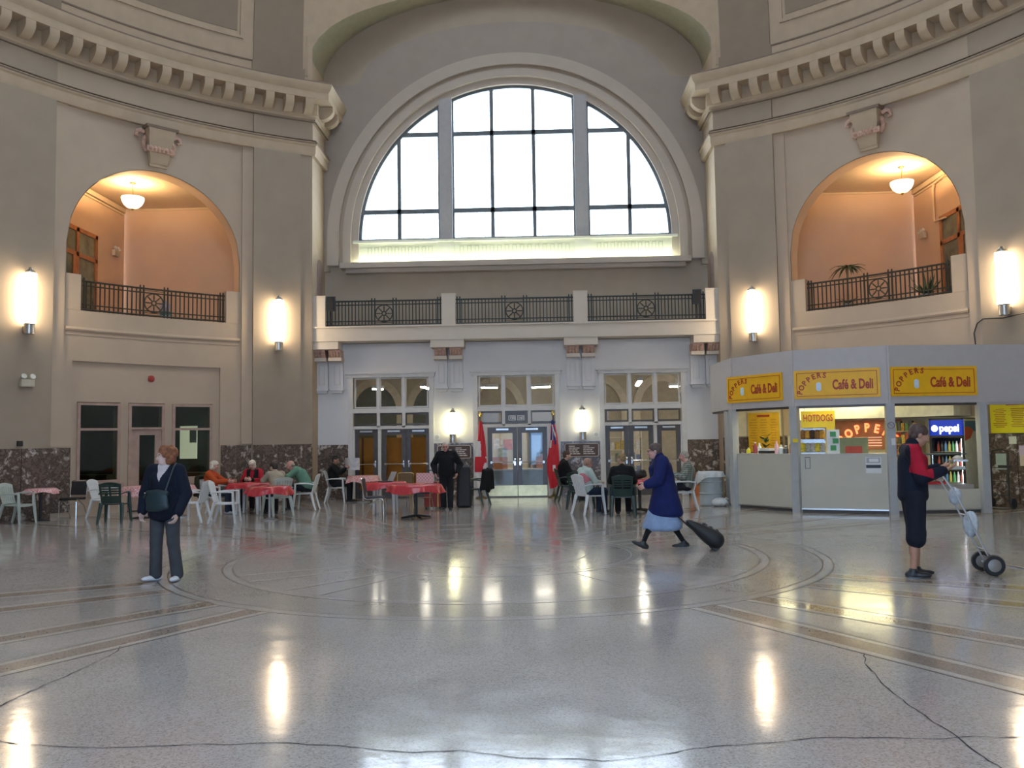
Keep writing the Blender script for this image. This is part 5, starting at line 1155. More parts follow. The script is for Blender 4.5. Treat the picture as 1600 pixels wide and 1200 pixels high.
# ================================================================== FURNITURE
def chair_resin(m_, style):
    t = empty('garden_chair'); 
    k = MB(); P0 = []; P1 = []
    for i in range(9):
        u = -1 + 2 * i / 8; ra = []; rb = []
        for j in range(7):
            v = j / 6; y = -.21 + .45 * v; wd = .22 + .03 * v; z = .425 + .012 * u * u - .015 * math.sin(v * PI) - (.03 * max(0, v - .75) / .25); ra.append(Vector((u * wd, y, z))); rb.append(Vector((u * wd, y, z - .022)))
        P0.append(ra); P1.append(rb)
    k.slab(P0, P1); k.build('seat', m_, t)
    for e_ in (-1, 1):
        k = MB(); k.tube([(e_ * .245, .20, .655), (e_ * .245, .21, .43), (e_ * .275, .255, 0.0)], [.024, .032, .022], 8, flat=1.35); k.build('leg', m_, t)
        k = MB(); k.tube([(e_ * .215, -.19, .44), (e_ * .235, -.24, .22), (e_ * .25, -.31, 0.0)], [.034, .030, .022], 8, flat=1.35); k.build('leg', m_, t)
        k = MB(); k.tube([(e_ * .235, -.27, .64), (e_ * .262, -.12, .665), (e_ * .268, .08, .668), (e_ * .25, .22, .655)], [.018, .026, .030, .022], 8, flat=.7); k.build('armrest', m_, t)
        k = MB(); k.tube([(e_ * .20, -.19, .42), (e_ * .20, -.10, .41), (e_ * .235, .16, .41)], .016, 6); k.build('side_rail', m_, t)
    def bp(u, z): lean = (z - .43) / .47; return Vector((u * (.205 + .03 * lean), -.19 - .135 * lean - .02 * (1 - u * u), z))
    k = MB()
    def panel(u0, u1, z0, z1, nu=3, nz=5, th=.016):
        A = []; B = []
        for i in range(nu + 1):
            u = u0 + (u1 - u0) * i / nu; ra = []; rb = []
            for j in range(nz + 1):
                zz0 = z0(u) if callable(z0) else z0; zz1 = z1(u) if callable(z1) else z1; z = zz0 + (zz1 - zz0) * j / nz; p = bp(u, z); ra.append(p); rb.append(p + Vector((0, -th, -.004)))
            A.append(ra); B.append(rb)
        k.slab(A, B)
    top = lambda u: .90 - .05 * u * u
    if style == 'v':
        panel(-1, 1, lambda u: top(u) - .075, top, 8, 2); panel(-1, 1, .44, .50, 8, 2)
        for i in range(7): u = -1 + 2 * i / 7; panel(u + .03, u + 2 / 7 - .03, .49, lambda u_: top(u_) - .07, 1, 5)
    else:
        panel(-1, 1, lambda u: top(u) - .07, top, 8, 2); panel(-1, 1, .44, .60, 8, 3); panel(-1, -.80, .5, .86, 1, 5); panel(.80, 1, .5, .86, 1, 5); panel(-.09, .09, .5, .86, 1, 5)
        for q in range(4): z = .635 + q * .052; panel(-.85, .85, z, z + .030, 6, 1)
    k.build('backrest', m_, t)
    return t
PROTO = {}
GLT = {'white': 'white resin garden chairs', 'green': 'dark green resin garden chairs', 'grey': 'white resin garden chairs'}
def chair(kind, x, y, face, label):
    m_, st = {'white': (WHITEP, 'v'), 'green': (DGREEN, 'h'), 'grey': (GREYGR, 'v')}[kind]
    if kind not in PROTO: PROTO[kind] = c = chair_resin(m_, st)
    else: c = copy_tree(PROTO[kind])
    c.location = (x, y, 0); c.rotation_euler = (0, 0, R2(face)); tag(c, label, 'chair', GLT[kind]); return c
# face: 0 looks away from the viewer (+Y), -90 looks right, 90 looks left, 180 looks at the viewer
chair('grey', -10.90, 6.00, -95, 'greyish green resin armchair in front of the small pink table by the marble')
chair('white', -9.66, 7.40, -92, 'empty white resin armchair between the black metal chair and the first dark window')
chair('green', -8.70, 5.95, 8, 'dark green resin chair with its slotted back turned, beside the woman in navy')
chair('white', -6.95, 5.95, 86, 'empty white resin armchair nearest the standing woman in navy')
chair('white', -7.22, 7.90, -88, 'white resin armchair of the woman in the orange sweater')
chair('white', -6.12, 5.66, -84, 'empty white resin armchair at the white-topped red table')
chair('white', -6.66, 8.98, 180, 'white resin armchair of the woman in red')
chair('grey', -5.50, 7.32, 42, 'greyish green resin armchair of the person in the beige shirt')
chair('white', -5.28, 8.92, 92, 'white resin armchair of the man in the green shirt')
chair('white', -5.08, 11.45, -85, 'white resin armchair of the newspaper reader')
chair('green', -1.02, 9.72, 70, 'dark green resin chair with a black jacket over its back')
chair('green', 1.40, 10.55, -80, 'dark green resin chair of the man in black beside the red ensign')
chair('green', 1.62, 8.05, -20, 'empty dark green resin chair between the man in black and the woman in mint')
chair('white', 1.74, 6.62, -58, 'white resin armchair of the woman in the mint shirt')
chair('green', 2.44, 6.02, -6, 'dark green resin chair of the fair-haired person in black')
chair('white', 3.98, 7.32, 84, 'white resin armchair of the man in the plaid shirt')

def metal_chair(x, y, face, label, pad, fr, high=.86):
    t = thing('metal_chair', label, 'chair', (x, y, 0), R2(face))
    for e_ in (-1, 1):
        k = MB(); k.tube([(e_ * .20, -.26, high), (e_ * .20, -.20, .46), (e_ * .20, -.14, .42), (e_ * .20, .18, .44), (e_ * .205, .22, .40), (e_ * .21, .23, 0.0)], .012, 8); k.build('leg', fr, t)
        k = MB(); k.tube([(e_ * .20, .10, .42), (e_ * .20, -.10, .30), (e_ * .21, -.24, 0)], .012, 8); k.build('leg', fr, t)
    k = MB(); k.tube([(-.20, -.26, high), (-.15, -.265, high + .03), (.15, -.265, high + .03), (.20, -.26, high)], .012, 8); k.build('top_rail', fr, t); k = MB(); k.bar((-.2, .0, .33), (.2, .0, .33), .016, .016); k.build('crossbar', fr, t)
    k = MB(); k.box((0, .02, .455), (.40, .40, .045)); k.build('seat', pad, t)
    k = MB(); k.box((0, -.232, high - .15), (.37, .03, .32), rot=Euler((R2(8), 0, 0)).to_matrix()); k.build('backrest', pad, t)
    return t
metal_chair(-10.32, 7.22, 178, 'black padded metal chair with a chrome frame against the brown marble', BLACK, CHROME, .84)
metal_chair(-3.02, 6.28, -88, 'chrome and black metal chair seen side on at the red table', BLACK, CHROME)
metal_chair(-2.74, 8.62, 178, 'gold-framed chair with a brown pad behind the red tables', mat('brown_pad', (.13, .075, .02), .6), mat('gold_frame', (.55, .42, .18), .3, 1.0))
pc_ = metal_chair(-2.16, 7.92, 176, 'metal chair with a pink checked cloth over its back beside the old man', BLACK, mat('tan_tube', (.38, .28, .18), .4, .6))
PINKG = gingham('pink_gingham', (.62, .22, .22), (.70, .50, .48), .04); REDG = gingham('red_gingham', (.50, .030, .035), (.50, .075, .075), .045, .28)
REDP = mat('red_vinyl', (.47, .035, .045), .27, var=.15, scale=16)
k = MB(); k.box((0, -.235, .73), (.42, .06, .34), rot=Euler((R2(8), 0, 0)).to_matrix()); o = k.build('cloth', PINKG); o.location = (-2.16, 7.92, .005); o.rotation_euler = (0, 0, R2(176)); tag(o, 'pink checked cloth folded over a chair back beside the old man', 'cloth')

def cloth_mesh(r, drop, m_, nsc=11, amp=.05, seed=0):
    k = MB(); n_ = 88; rn = random.Random(seed); ph = rn.uniform(0, 6); prof = []
    rows_ = [(0, 0), (r * .5, 0), (r - .01, 0), (r + .012, -.012)] + [(r + .02 + .05 * q, -.03 - (drop - .03) * q) for q in (.25, .5, .75, 1.0)]
    vs = []; K_ = len(rows_)
    for i in range(n_):
        a = 2 * PI * i / n_; w_ = math.sin(nsc * a + ph) * .7 + math.sin((nsc * 2 + 1) * a + 2 * ph) * .3
        for q, (rr, z) in enumerate(rows_):
            s_ = max(0, q - 3) / 4; vs.append((math.cos(a) * (rr + amp * s_ * w_), math.sin(a) * (rr + amp * s_ * w_), z - s_ * .03 * math.cos(4 * a + ph)))
    fs = [(i * K_ + q, ((i + 1) % n_) * K_ + q, ((i + 1) % n_) * K_ + q + 1, i * K_ + q + 1) for i in range(n_) for q in range(K_ - 1)]
    k.add(vs, fs); return k.mesh('tablecloth', m_, 60)
def round_table(x, y, r, label, clabel, cm, base='cross', drop=.17, seed=0, pole=BLACK, h=.735, cgroup='table cloths'):
    t = thing('cafe_table', label, 'table', (x, y, 0), 0, 'round cafe tables')
    k = MB(); k.lathe([(0, h - .03), (r, h - .03), (r, h), (0, h)], 32); k.build('table_top', mat('table_top_wood', (.35, .28, .2), .5), t)
    if base == 'cross':
        k = MB(); k.tube([(0, 0, .03), (0, 0, h - .03)], .035, 12); k.build('pole', pole, t)
        k = MB()
        for q in range(4): a = PI / 4 + q * PI / 2 - .3; k.tube([(0, 0, .06), (.18 * math.cos(a), .18 * math.sin(a), .04), (.34 * math.cos(a), .34 * math.sin(a), .02)], [.03, .024, .018], 8)
        k.build('cross_base', pole, t)
    elif base == 'disc':
        k = MB(); k.tube([(0, 0, .02), (0, 0, h - .03)], .025, 12); k.build('pole', pole, t); k = MB(); k.lathe([(0, .0), (.19, 0), (.19, .012), (.05, .04), (0, .05)], 24); k.build('disc_base', pole, t)
    else:
        for q in range(4): a = PI / 4 + q * PI / 2; k = MB(); k.tube([(r * .66 * math.cos(a), r * .66 * math.sin(a), h - .03), (r * .72 * math.cos(a), r * .72 * math.sin(a), 0)], [.038, .028], 10); k.build('leg', WHITEP, t)
    c = link('tablecloth', cloth_mesh(r + .012, drop, cm, seed=seed), None, (x, y, h + .004)); tag(c, clabel, 'tablecloth', cgroup); return t
GP = mat('grey_pole', (.42, .43, .43), .35, .7)
round_table(-10.74, 6.62, .30, 'small dark pedestal table beside the brown marble pier', 'pink checked cloth on the small table beside the brown marble pier', PINKG, 'disc', .10, 1, BLACK)
round_table(-8.62, 7.05, .38, 'small round table behind the dark green chair', 'pink cloth on the table behind the dark green chair', PINKG, 'disc', .2, 2, BLACK)
round_table(-7.75, 7.25, .26, 'small round table under the third dark window', 'pink checked cloth on the table under the third dark window', PINKG, 'disc', .18, 3, GP)
round_table(-5.32, 6.12, .44, 'round grey-pole table without guests beside three white chairs', 'red cloth with a glossy pale top on the grey-pole table', REDP, 'disc', .17, 4, GP)
round_table(-6.36, 7.95, .50, 'round table shared by the four seated friends', 'red cloth on the table of the four seated friends', REDP, 'legs', .14, 5)
round_table(-4.32, 11.38, .40, 'round table of the newspaper reader', 'pink checked cloth on the table of the newspaper reader', PINKG, 'disc', .18, 6, GP)
round_table(-2.98, 7.42, .46, 'white-legged round table beside the chrome chair', 'red cloth on the white-legged table', REDP, 'legs', .15, 7)
round_table(-2.08, 6.12, .55, 'round table on a black four-foot pedestal in front of the old man', 'red scalloped cloth on the black pedestal table', REDP, 'cross', .17, 8)
round_table(2.92, 7.02, .50, 'round table between the fair-haired person and the man in plaid', 'red cloth on the table with the black bag', REDP, 'cross', .10, 9)
# things on and around the tables
t = thing('laptop', 'open laptop leaning back on the white-legged red table', 'laptop', (-2.98, 7.42, .741), R2(-60)); k = MB(); k.box((0, 0, .01), (.34, .24, .018)); k.build('keyboard', BLACK, t); k = MB(); k.box((0, .17, .12), (.34, .012, .24), rot=Euler((R2(-25), 0, 0)).to_matrix()); k.build('screen', mat('laptop_grey', (.35, .35, .35), .35), t)
t = thing('suitcase', 'upright red suitcase beside the old man', 'suitcase', (-2.02, 8.72, 0), R2(8)); k = MB(); k.box((0, 0, .36), (.44, .24, .62)); k.build('shell', mat('suitcase_red', (.30, .030, .022), .6, var=.1), t); k = MB(); k.box((.12, -.125, .36), (.03, .012, .62)); k.build('strap', mat('strap_yellow', (.55, .38, .12), .6), t); k = MB()
for x in (-.12, .12): k.tube([(x, .08, .66), (x, .08, .95)], .010, 6)
k.tube([(-.12, .08, .95), (.12, .08, .95)], .014, 6); k.build('pull_handle', BLACK, t)
for x in (-.17, .17): k = MB(); k.lathe([(0, -.02), (.045, -.02), (.045, .02), (0, .02)], 12, (x, .06, .045), rot=Matrix.Rotation(R2(90), 3, 'Y')); k.build('wheel', BLACK, t)
t = thing('terracotta_planter', 'orange terracotta planter against the brown marble by the kiosk', 'planter', (5.22, 12.12, 0)); k = MB(); k.lathe([(0, 0), (.24, 0), (.33, .56), (.36, .57), (.36, .66), (.32, .66), (.30, .60), (0, .58)], 28); k.build('pot', mat('terracotta', (.40, .13, .05), .75, var=.1), t); k = MB(); k.lathe([(0, .60), (.30, .60)], 20); k.build('soil', mat('soil', (.05, .035, .025), .9), t)
k = MB()
for q in range(26):
    a = random.uniform(0, 2 * PI); r_ = random.uniform(.05, .22); h_ = random.uniform(.12, .32); b_ = Vector((r_ * .4 * math.cos(a), r_ * .4 * math.sin(a), .6)); tip = Vector((r_ * math.cos(a), r_ * math.sin(a), .6 + h_)); s_ = Vector((-math.sin(a), math.cos(a), 0)) * .02; k.add([b_, (b_ + tip) / 2 + s_, tip, (b_ + tip) / 2 - s_], [(0, 1, 2, 3)])
k.build('dry_leaves', mat('dry_leaf', (.12, .09, .05), .8), t)
t = thing('rubbish_bin', 'grey drum rubbish bin with a white plastic liner beside the kiosk', 'bin', (4.86, 8.62, 0)); k = MB(); k.lathe([(0, 0), (.27, 0), (.285, .03), (.28, .06), (.28, .28), (.295, .30), (.28, .32), (.28, .56), (.295, .58), (.28, .60), (.285, .80), (.26, .80), (.26, .1), (0, .1)], 32); k.build('drum', mat('bin_grey', (.36, .40, .40), .5, var=.08), t)
def crumple(c, rr, zz, m_, name, parent, n_=28, amp=.25, seed=0):
    rn = random.Random(seed); k = MB(); vs = []; rows_ = 8
    for j in range(rows_ + 1):
        ph = PI * j / rows_
        for i in range(n_): a = 2 * PI * i / n_; q = 1 + amp * (rn.random() - .5); vs.append((c[0] + rr * math.sin(ph) * math.cos(a) * q, c[1] + rr * math.sin(ph) * math.sin(a) * q, c[2] + zz * math.cos(ph) * q))
    k.add(vs, [(j * n_ + i, (j + 1) * n_ + i, (j + 1) * n_ + (i + 1) % n_, j * n_ + (i + 1) % n_) for j in range(rows_) for i in range(n_)]); return k.build(name, m_, parent, angle=80)
LIN = mat('plastic_film', (.62, .64, .62), .3, var=.1)
k = MB(); n_ = 40; vs = []
for j, (r_, z) in enumerate(((.25, .78), (.285, .83), (.305, .81), (.315, .76), (.33, .70))):
    for i in range(n_): a = 2 * PI * i / n_; q = 1 + (.07 * math.sin(9 * a + j) + .05 * math.sin(17 * a)) * (j / 4); vs.append((r_ * q * math.cos(a), r_ * q * math.sin(a), z + (-.20 * max(0, math.cos(a - 2.9)) ** 2 * (j / 4) if j > 2 else 0)))
k.add(vs, [(j * n_ + i, j * n_ + (i + 1) % n_, (j + 1) * n_ + (i + 1) % n_, (j + 1) * n_ + i) for j in range(4) for i in range(n_)]); k.build('liner', LIN, t, angle=70)
t = thing('plastic_bag', 'crumpled clear plastic bag lying at the foot of the grey bin', 'bag', (4.98, 8.20, 0)); crumple((0, 0, .105), .19, .10, LIN, 'film', t, seed=4); k = MB(); k.tube([(.1, 0, .16), (.15, .02, .21), (.2, .02, .17)], .015, 6); k.build('knot', LIN, t)
# plants in the right loggia, watering can in the left
t = thing('potted_palm', 'potted palm behind the right-hand loggia railing', 'palm', polar(40.6, RW + .72, 4.96)); k = MB(); k.lathe([(0, 0), (.15, 0), (.17, .26), (.155, .26), (0, .24)], 20); k.build('pot', mat('silver_pot', (.42, .42, .40), .3, .8), t)
k = MB(); k.tube([(0, 0, .2), (.01, 0, .7), (.02, .01, 1.28)], [.035, .028, .03], 8); k.build('trunk', mat('palm_trunk', (.26, .17, .09), .8), t)
def fan_leaf(k, a, ln, droop, w_=.05, o=(0, 0, 0)):
    c, s_ = math.cos(a), math.sin(a); pts = []
    for i in range(6): u = i / 5; pts.append(Vector((c * ln * u, s_ * ln * u, ln * (.55 * u - droop * u * u))) + Vector(o))
    L = []; side = Vector((-s_, c, 0))
    for i, p in enumerate(pts): ww = w_ * math.sin(PI * min(1, .15 + .85 * i / 5)) ; L.append((p + side * ww, p + Vector((0, 0, .012)), p - side * ww))
    vs = [q for tr in L for q in tr]; k.add(vs, [(3 * i + j, 3 * i + j + 1, 3 * i + 3 + j + 1, 3 * i + 3 + j) for i in range(5) for j in range(2)])
for q in range(22): k = MB(); fan_leaf(k, q * 2.4, random.uniform(.34, .56), random.uniform(.55, 1.15), .042, (.02, .01, 1.24)); k.build('leaf', mat('palm_leaf', (.035, .062, .018), .5, var=.25), t)
for q in range(9): k = MB(); fan_leaf(k, q * 2.4 + .5, random.uniform(.2, .34), random.uniform(.0, .5), .035, (0, 0, .26)); k.build('leaf', mat('palm_leaf', (.05, .09, .025), .5), t)
t = thing('potted_plant', 'small leafy potted plant behind the right-hand loggia railing', 'plant', polar(49.1, RW + .70, 4.96)); k = MB(); k.lathe([(0, 0), (.13, 0), (.16, .24), (.145, .24), (0, .22)], 20); k.build('pot', MATS['silver_pot'], t)
for q in range(18): k = MB(); fan_leaf(k, q * 2.4, random.uniform(.28, .5), random.uniform(-1.0, .35), .04, (0, 0, .22)); k.build('leaf', mat('plant_leaf', (.05, .10, .025), .5, var=.25), t)
t = thing('bucket', 'turquoise and white bucket standing behind the left loggia railing', 'bucket', polar(-42.9, RW + .70, 4.96)); k = MB(); k.lathe([(0, 0), (.11, 0), (.14, .36), (.13, .36), (0, .02)], 18); k.build('pail', mat('turquoise_plastic', (.08, .32, .36), .4), t); crumple((0, 0, .50), .13, .15, mat('lilac_cloth', (.45, .42, .52), .8, var=.3, scale=14), 'rag', t, seed=8); k = MB(); k.lathe([(.125, .12), (.135, .24)], 18); k.build('white_band', WHITEP, t)
# ================================================================== PEOPLE (smooth distance-field bodies)
def sdf_mesh(prims, vox, k=.02):
    """prims: ('cap', a, b, ra, rb) | ('ell', c, radii, rot3x3 or None); a leading '-' on the type carves. Returns verts, quads."""
    lo = np.full(3, 1e9); hi = -lo
    for p in prims:
        if p[0] == 'cap': q = np.array([p[1], p[2]], float); r = max(p[3], p[4]); a, b = q.min(0) - r, q.max(0) + r
        elif p[0] == 'ell': r = max(p[2]); a, b = np.array(p[1], float) - r, np.array(p[1], float) + r
        else: continue
        lo = np.minimum(lo, a); hi = np.maximum(hi, b)
    lo -= 3 * vox; hi += 3 * vox; n = np.ceil((hi - lo) / vox).astype(int) + 1
    G = np.full(n, .12, np.float32); ax = [lo[i] + vox * np.arange(n[i]) for i in range(3)]
    for p in prims:
        ty = p[0].lstrip('-'); neg = p[0][0] == '-'; kk = p[5] if ty == 'cap' and len(p) > 5 else (p[4] if ty == 'ell' and len(p) > 4 else k)
        if ty == 'cap': q = np.array([p[1], p[2]], float); r = max(p[3], p[4]); a, b = q.min(0) - r, q.max(0) + r
        else: r = max(p[2]); a, b = np.array(p[1], float) - r, np.array(p[1], float) + r
        mg = kk + 2.5 * vox; i0 = np.maximum(0, np.floor((a - mg - lo) / vox).astype(int)); i1 = np.minimum(n, np.ceil((b + mg - lo) / vox).astype(int) + 1)
        if (i1 <= i0).any(): continue
        X, Y, Z = np.meshgrid(ax[0][i0[0]:i1[0]], ax[1][i0[1]:i1[1]], ax[2][i0[2]:i1[2]], indexing='ij')
        if ty == 'cap':
            A = np.array(p[1], float); B = np.array(p[2], float); d = B - A; L = max(1e-9, d @ d)
            t = np.clip(((X - A[0]) * d[0] + (Y - A[1]) * d[1] + (Z - A[2]) * d[2]) / L, 0, 1)
            D = np.sqrt((X - A[0] - t * d[0]) ** 2 + (Y - A[1] - t * d[1]) ** 2 + (Z - A[2] - t * d[2]) ** 2) - (p[3] + (p[4] - p[3]) * t)
        else:
            C = p[1]; Q = p[3] if len(p) > 3 and p[3] is not None else np.eye(3); x, y, z = X - C[0], Y - C[1], Z - C[2]
            u = [(x * Q[0][i] + y * Q[1][i] + z * Q[2][i]) for i in range(3)]; R_ = p[2]
            k0 = np.sqrt(sum((u[i] / R_[i]) ** 2 for i in range(3))); k1 = np.sqrt(sum((u[i] / R_[i] ** 2) ** 2 for i in range(3))) + 1e-6; D = k0 * (k0 - 1) / k1
        S = (slice(i0[0], i1[0]), slice(i0[1], i1[1]), slice(i0[2], i1[2])); g = G[S]
        if neg: h = np.clip(.5 - .5 * (g + D) / kk, 0, 1); G[S] = g + (-D - g) * h + kk * h * (1 - h)
        else: h = np.clip(.5 + .5 * (D - g) / kk, 0, 1); G[S] = D + (g - D) * h - kk * h * (1 - h)
    # naive surface nets
    I = G < 0; c = I[:-1, :-1, :-1].astype(np.int8)
    cnt = np.zeros(np.array(G.shape) - 1, np.int8); offs = [(i, j, l) for i in (0, 1) for j in (0, 1) for l in (0, 1)]; sh = cnt.shape
    sub = lambda o, A_: A_[o[0]:o[0] + sh[0], o[1]:o[1] + sh[1], o[2]:o[2] + sh[2]]
    for o in offs: cnt += sub(o, I)
    act = (cnt > 0) & (cnt < 8); idx = np.argwhere(act); num = -np.ones(sh, int); num[act] = np.arange(len(idx))
    acc = np.zeros((len(idx), 3)); w_ = np.zeros(len(idx)); V = {o: sub(o, G)[act] for o in offs}
    for o in offs:
        for d in range(3):
            if o[d]: continue
            q = list(o); q[d] = 1; q = tuple(q); a, b = V[o], V[q]; m_ = (a < 0) != (b < 0); t = np.where(m_, a / np.where(m_, a - b, 1), 0); P = np.array(o, float) + np.zeros((len(idx), 3)); P[:, d] += t; acc[m_] += P[m_]; w_[m_] += 1
    verts = lo + vox * (idx + acc / np.maximum(w_, 1)[:, None]); quads = []
    for d in range(3):
        e1, e2 = [(1, 2), (2, 0), (0, 1)][d]; s0 = [slice(1, -1)] * 3; s1 = list(s0); s0[d] = slice(0, -1); s1[d] = slice(1, None)
        A, B = I[tuple(s0)], I[tuple(s1)]; ch = np.argwhere(A != B)
        if not len(ch): continue
        fl_ = A[tuple(ch.T)]; base = ch + 1; base[:, d] -= 1
        def nn(o1, o2): z = base.copy(); z[:, e1] -= o1; z[:, e2] -= o2; return num[tuple(z.T)]
        q = np.stack([nn(1, 1), nn(0, 1), nn(0, 0), nn(1, 0)], 1); q[~fl_] = q[~fl_][:, ::-1]; quads.append(q)
    return verts, np.concatenate(quads)
def sdf_obj(name, prims, vox, mats, parent=None, k=.02, paint=None, smooth_it=1):
    v, f = sdf_mesh(prims, vox, k); f = f[(f >= 0).all(1)]
    me = bpy.data.meshes.new(name); me.vertices.add(len(v)); me.vertices.foreach_set('co', v.astype(np.float32).ravel()); me.loops.add(len(f) * 4); me.loops.foreach_set('vertex_index', f.ravel().astype(np.int32))
    me.polygons.add(len(f)); me.polygons.foreach_set('loop_start', np.arange(0, len(f) * 4, 4, dtype=np.int32))
    for m_ in (mats if isinstance(mats, (list, tuple)) else [mats]): me.materials.append(m_)
    if paint is not None: c = v[f].mean(1); me.polygons.foreach_set('material_index', np.asarray(paint(c), np.int32))
    me.update(calc_edges=True); me.validate(); me.polygons.foreach_set('use_smooth', np.ones(len(me.polygons), bool)); me.update()
    return link(name, me, parent)
def fabric(name, c, var=.12, rough=.85): return mat('cloth_' + name, c, rough, var=var, scale=9, bump=.35, bscale=14, spec=.2)
def rotm(yaw, pitch=0.0, roll=0.0): return np.array((Matrix.Rotation(R2(yaw), 3, 'Z') @ Matrix.Rotation(R2(pitch), 3, 'X') @ Matrix.Rotation(R2(roll), 3, 'Y')))
STAND = dict(pel=(0, 0, .93), chest=(0, 0, 1.23), neck=(0, -.01, 1.42), head=(0, .02, 1.575), shR=(.175, -.01, 1.375), shL=(-.175, -.01, 1.375), elR=(.235, -.03, 1.10), elL=(-.235, -.03, 1.10), wrR=(.235, .05, .87), wrL=(-.235, .05, .87),
             hipR=(.09, 0, .90), hipL=(-.09, 0, .90), knR=(.095, .02, .49), knL=(-.095, .02, .49), anR=(.10, -.02, .085), anL=(-.10, -.02, .085))
SIT = dict(pel=(0, -.06, .545), chest=(0, -.10, .85), neck=(0, -.09, 1.04), head=(0, -.03, 1.19), shR=(.175, -.09, .99), shL=(-.175, -.09, .99), elR=(.25, .02, .75), elL=(-.25, .02, .75), wrR=(.16, .24, .80), wrL=(-.16, .24, .80),
           hipR=(.09, -.04, .535), hipL=(-.09, -.04, .535), knR=(.11, .37, .52), knL=(-.11, .37, .52), anR=(.115, .36, .085), anL=(-.115, .36, .085))
def hand_prims(w_, d, n_, side, curl=35, f=1.0):
    """wrist, direction of the hand, palm normal, side (+1: thumb towards dir x normal)"""
    w_ = np.array(w_, float); d = np.array(d, float); d /= np.linalg.norm(d); n_ = np.array(n_, float); n_ -= d * (n_ @ d); n_ /= np.linalg.norm(n_) + 1e-9; s_ = np.cross(d, n_) * side
    Q = np.stack([s_, n_, d], 1); P = [('ell', w_ + d * .045 * f, (.040 * f, .018 * f, .052 * f), Q, .012)]
    for i, (L1, L2) in enumerate(((.040, .042), .0 or (.045, .048), (.042, .044), (.034, .034))):
        b = w_ + d * .078 * f + s_ * (.030 - i * .020) * f; c1 = R2(curl * .7); c2 = R2(curl * 1.7); p1 = b + (d * math.cos(c1) + n_ * math.sin(c1)) * L1 * f; p2 = p1 + (d * math.cos(c2) + n_ * math.sin(c2)) * L2 * f
        P += [('cap', b, p1, .0098 * f, .0090 * f, .005), ('cap', p1, p2, .0090 * f, .0075 * f, .005)]
    b = w_ + d * .022 * f + s_ * .030 * f; p1 = b + (d * .62 + s_ * .62 + n_ * .25) * .042 * f; p2 = p1 + (d * .9 + s_ * .1 + n_ * .4) * .034 * f
    return P + [('cap', b, p1, .0135 * f, .0115 * f, .006), ('cap', p1, p2, .0110 * f, .0085 * f, .006)]
SKIN = mat('skin', (.52, .32, .24), .55, var=.08, scale=20); SKINP = mat('skin_pink', (.56, .30, .24), .55, var=.08, scale=20); SKINT = mat('skin_tan', (.42, .22, .14), .55, var=.08, scale=20)
LIP = mat('lip', (.36, .12, .11), .5); EYE = mat('eye_dark', (.03, .025, .02), .2); BROW = mat('brow', (.12, .08, .05), .8)
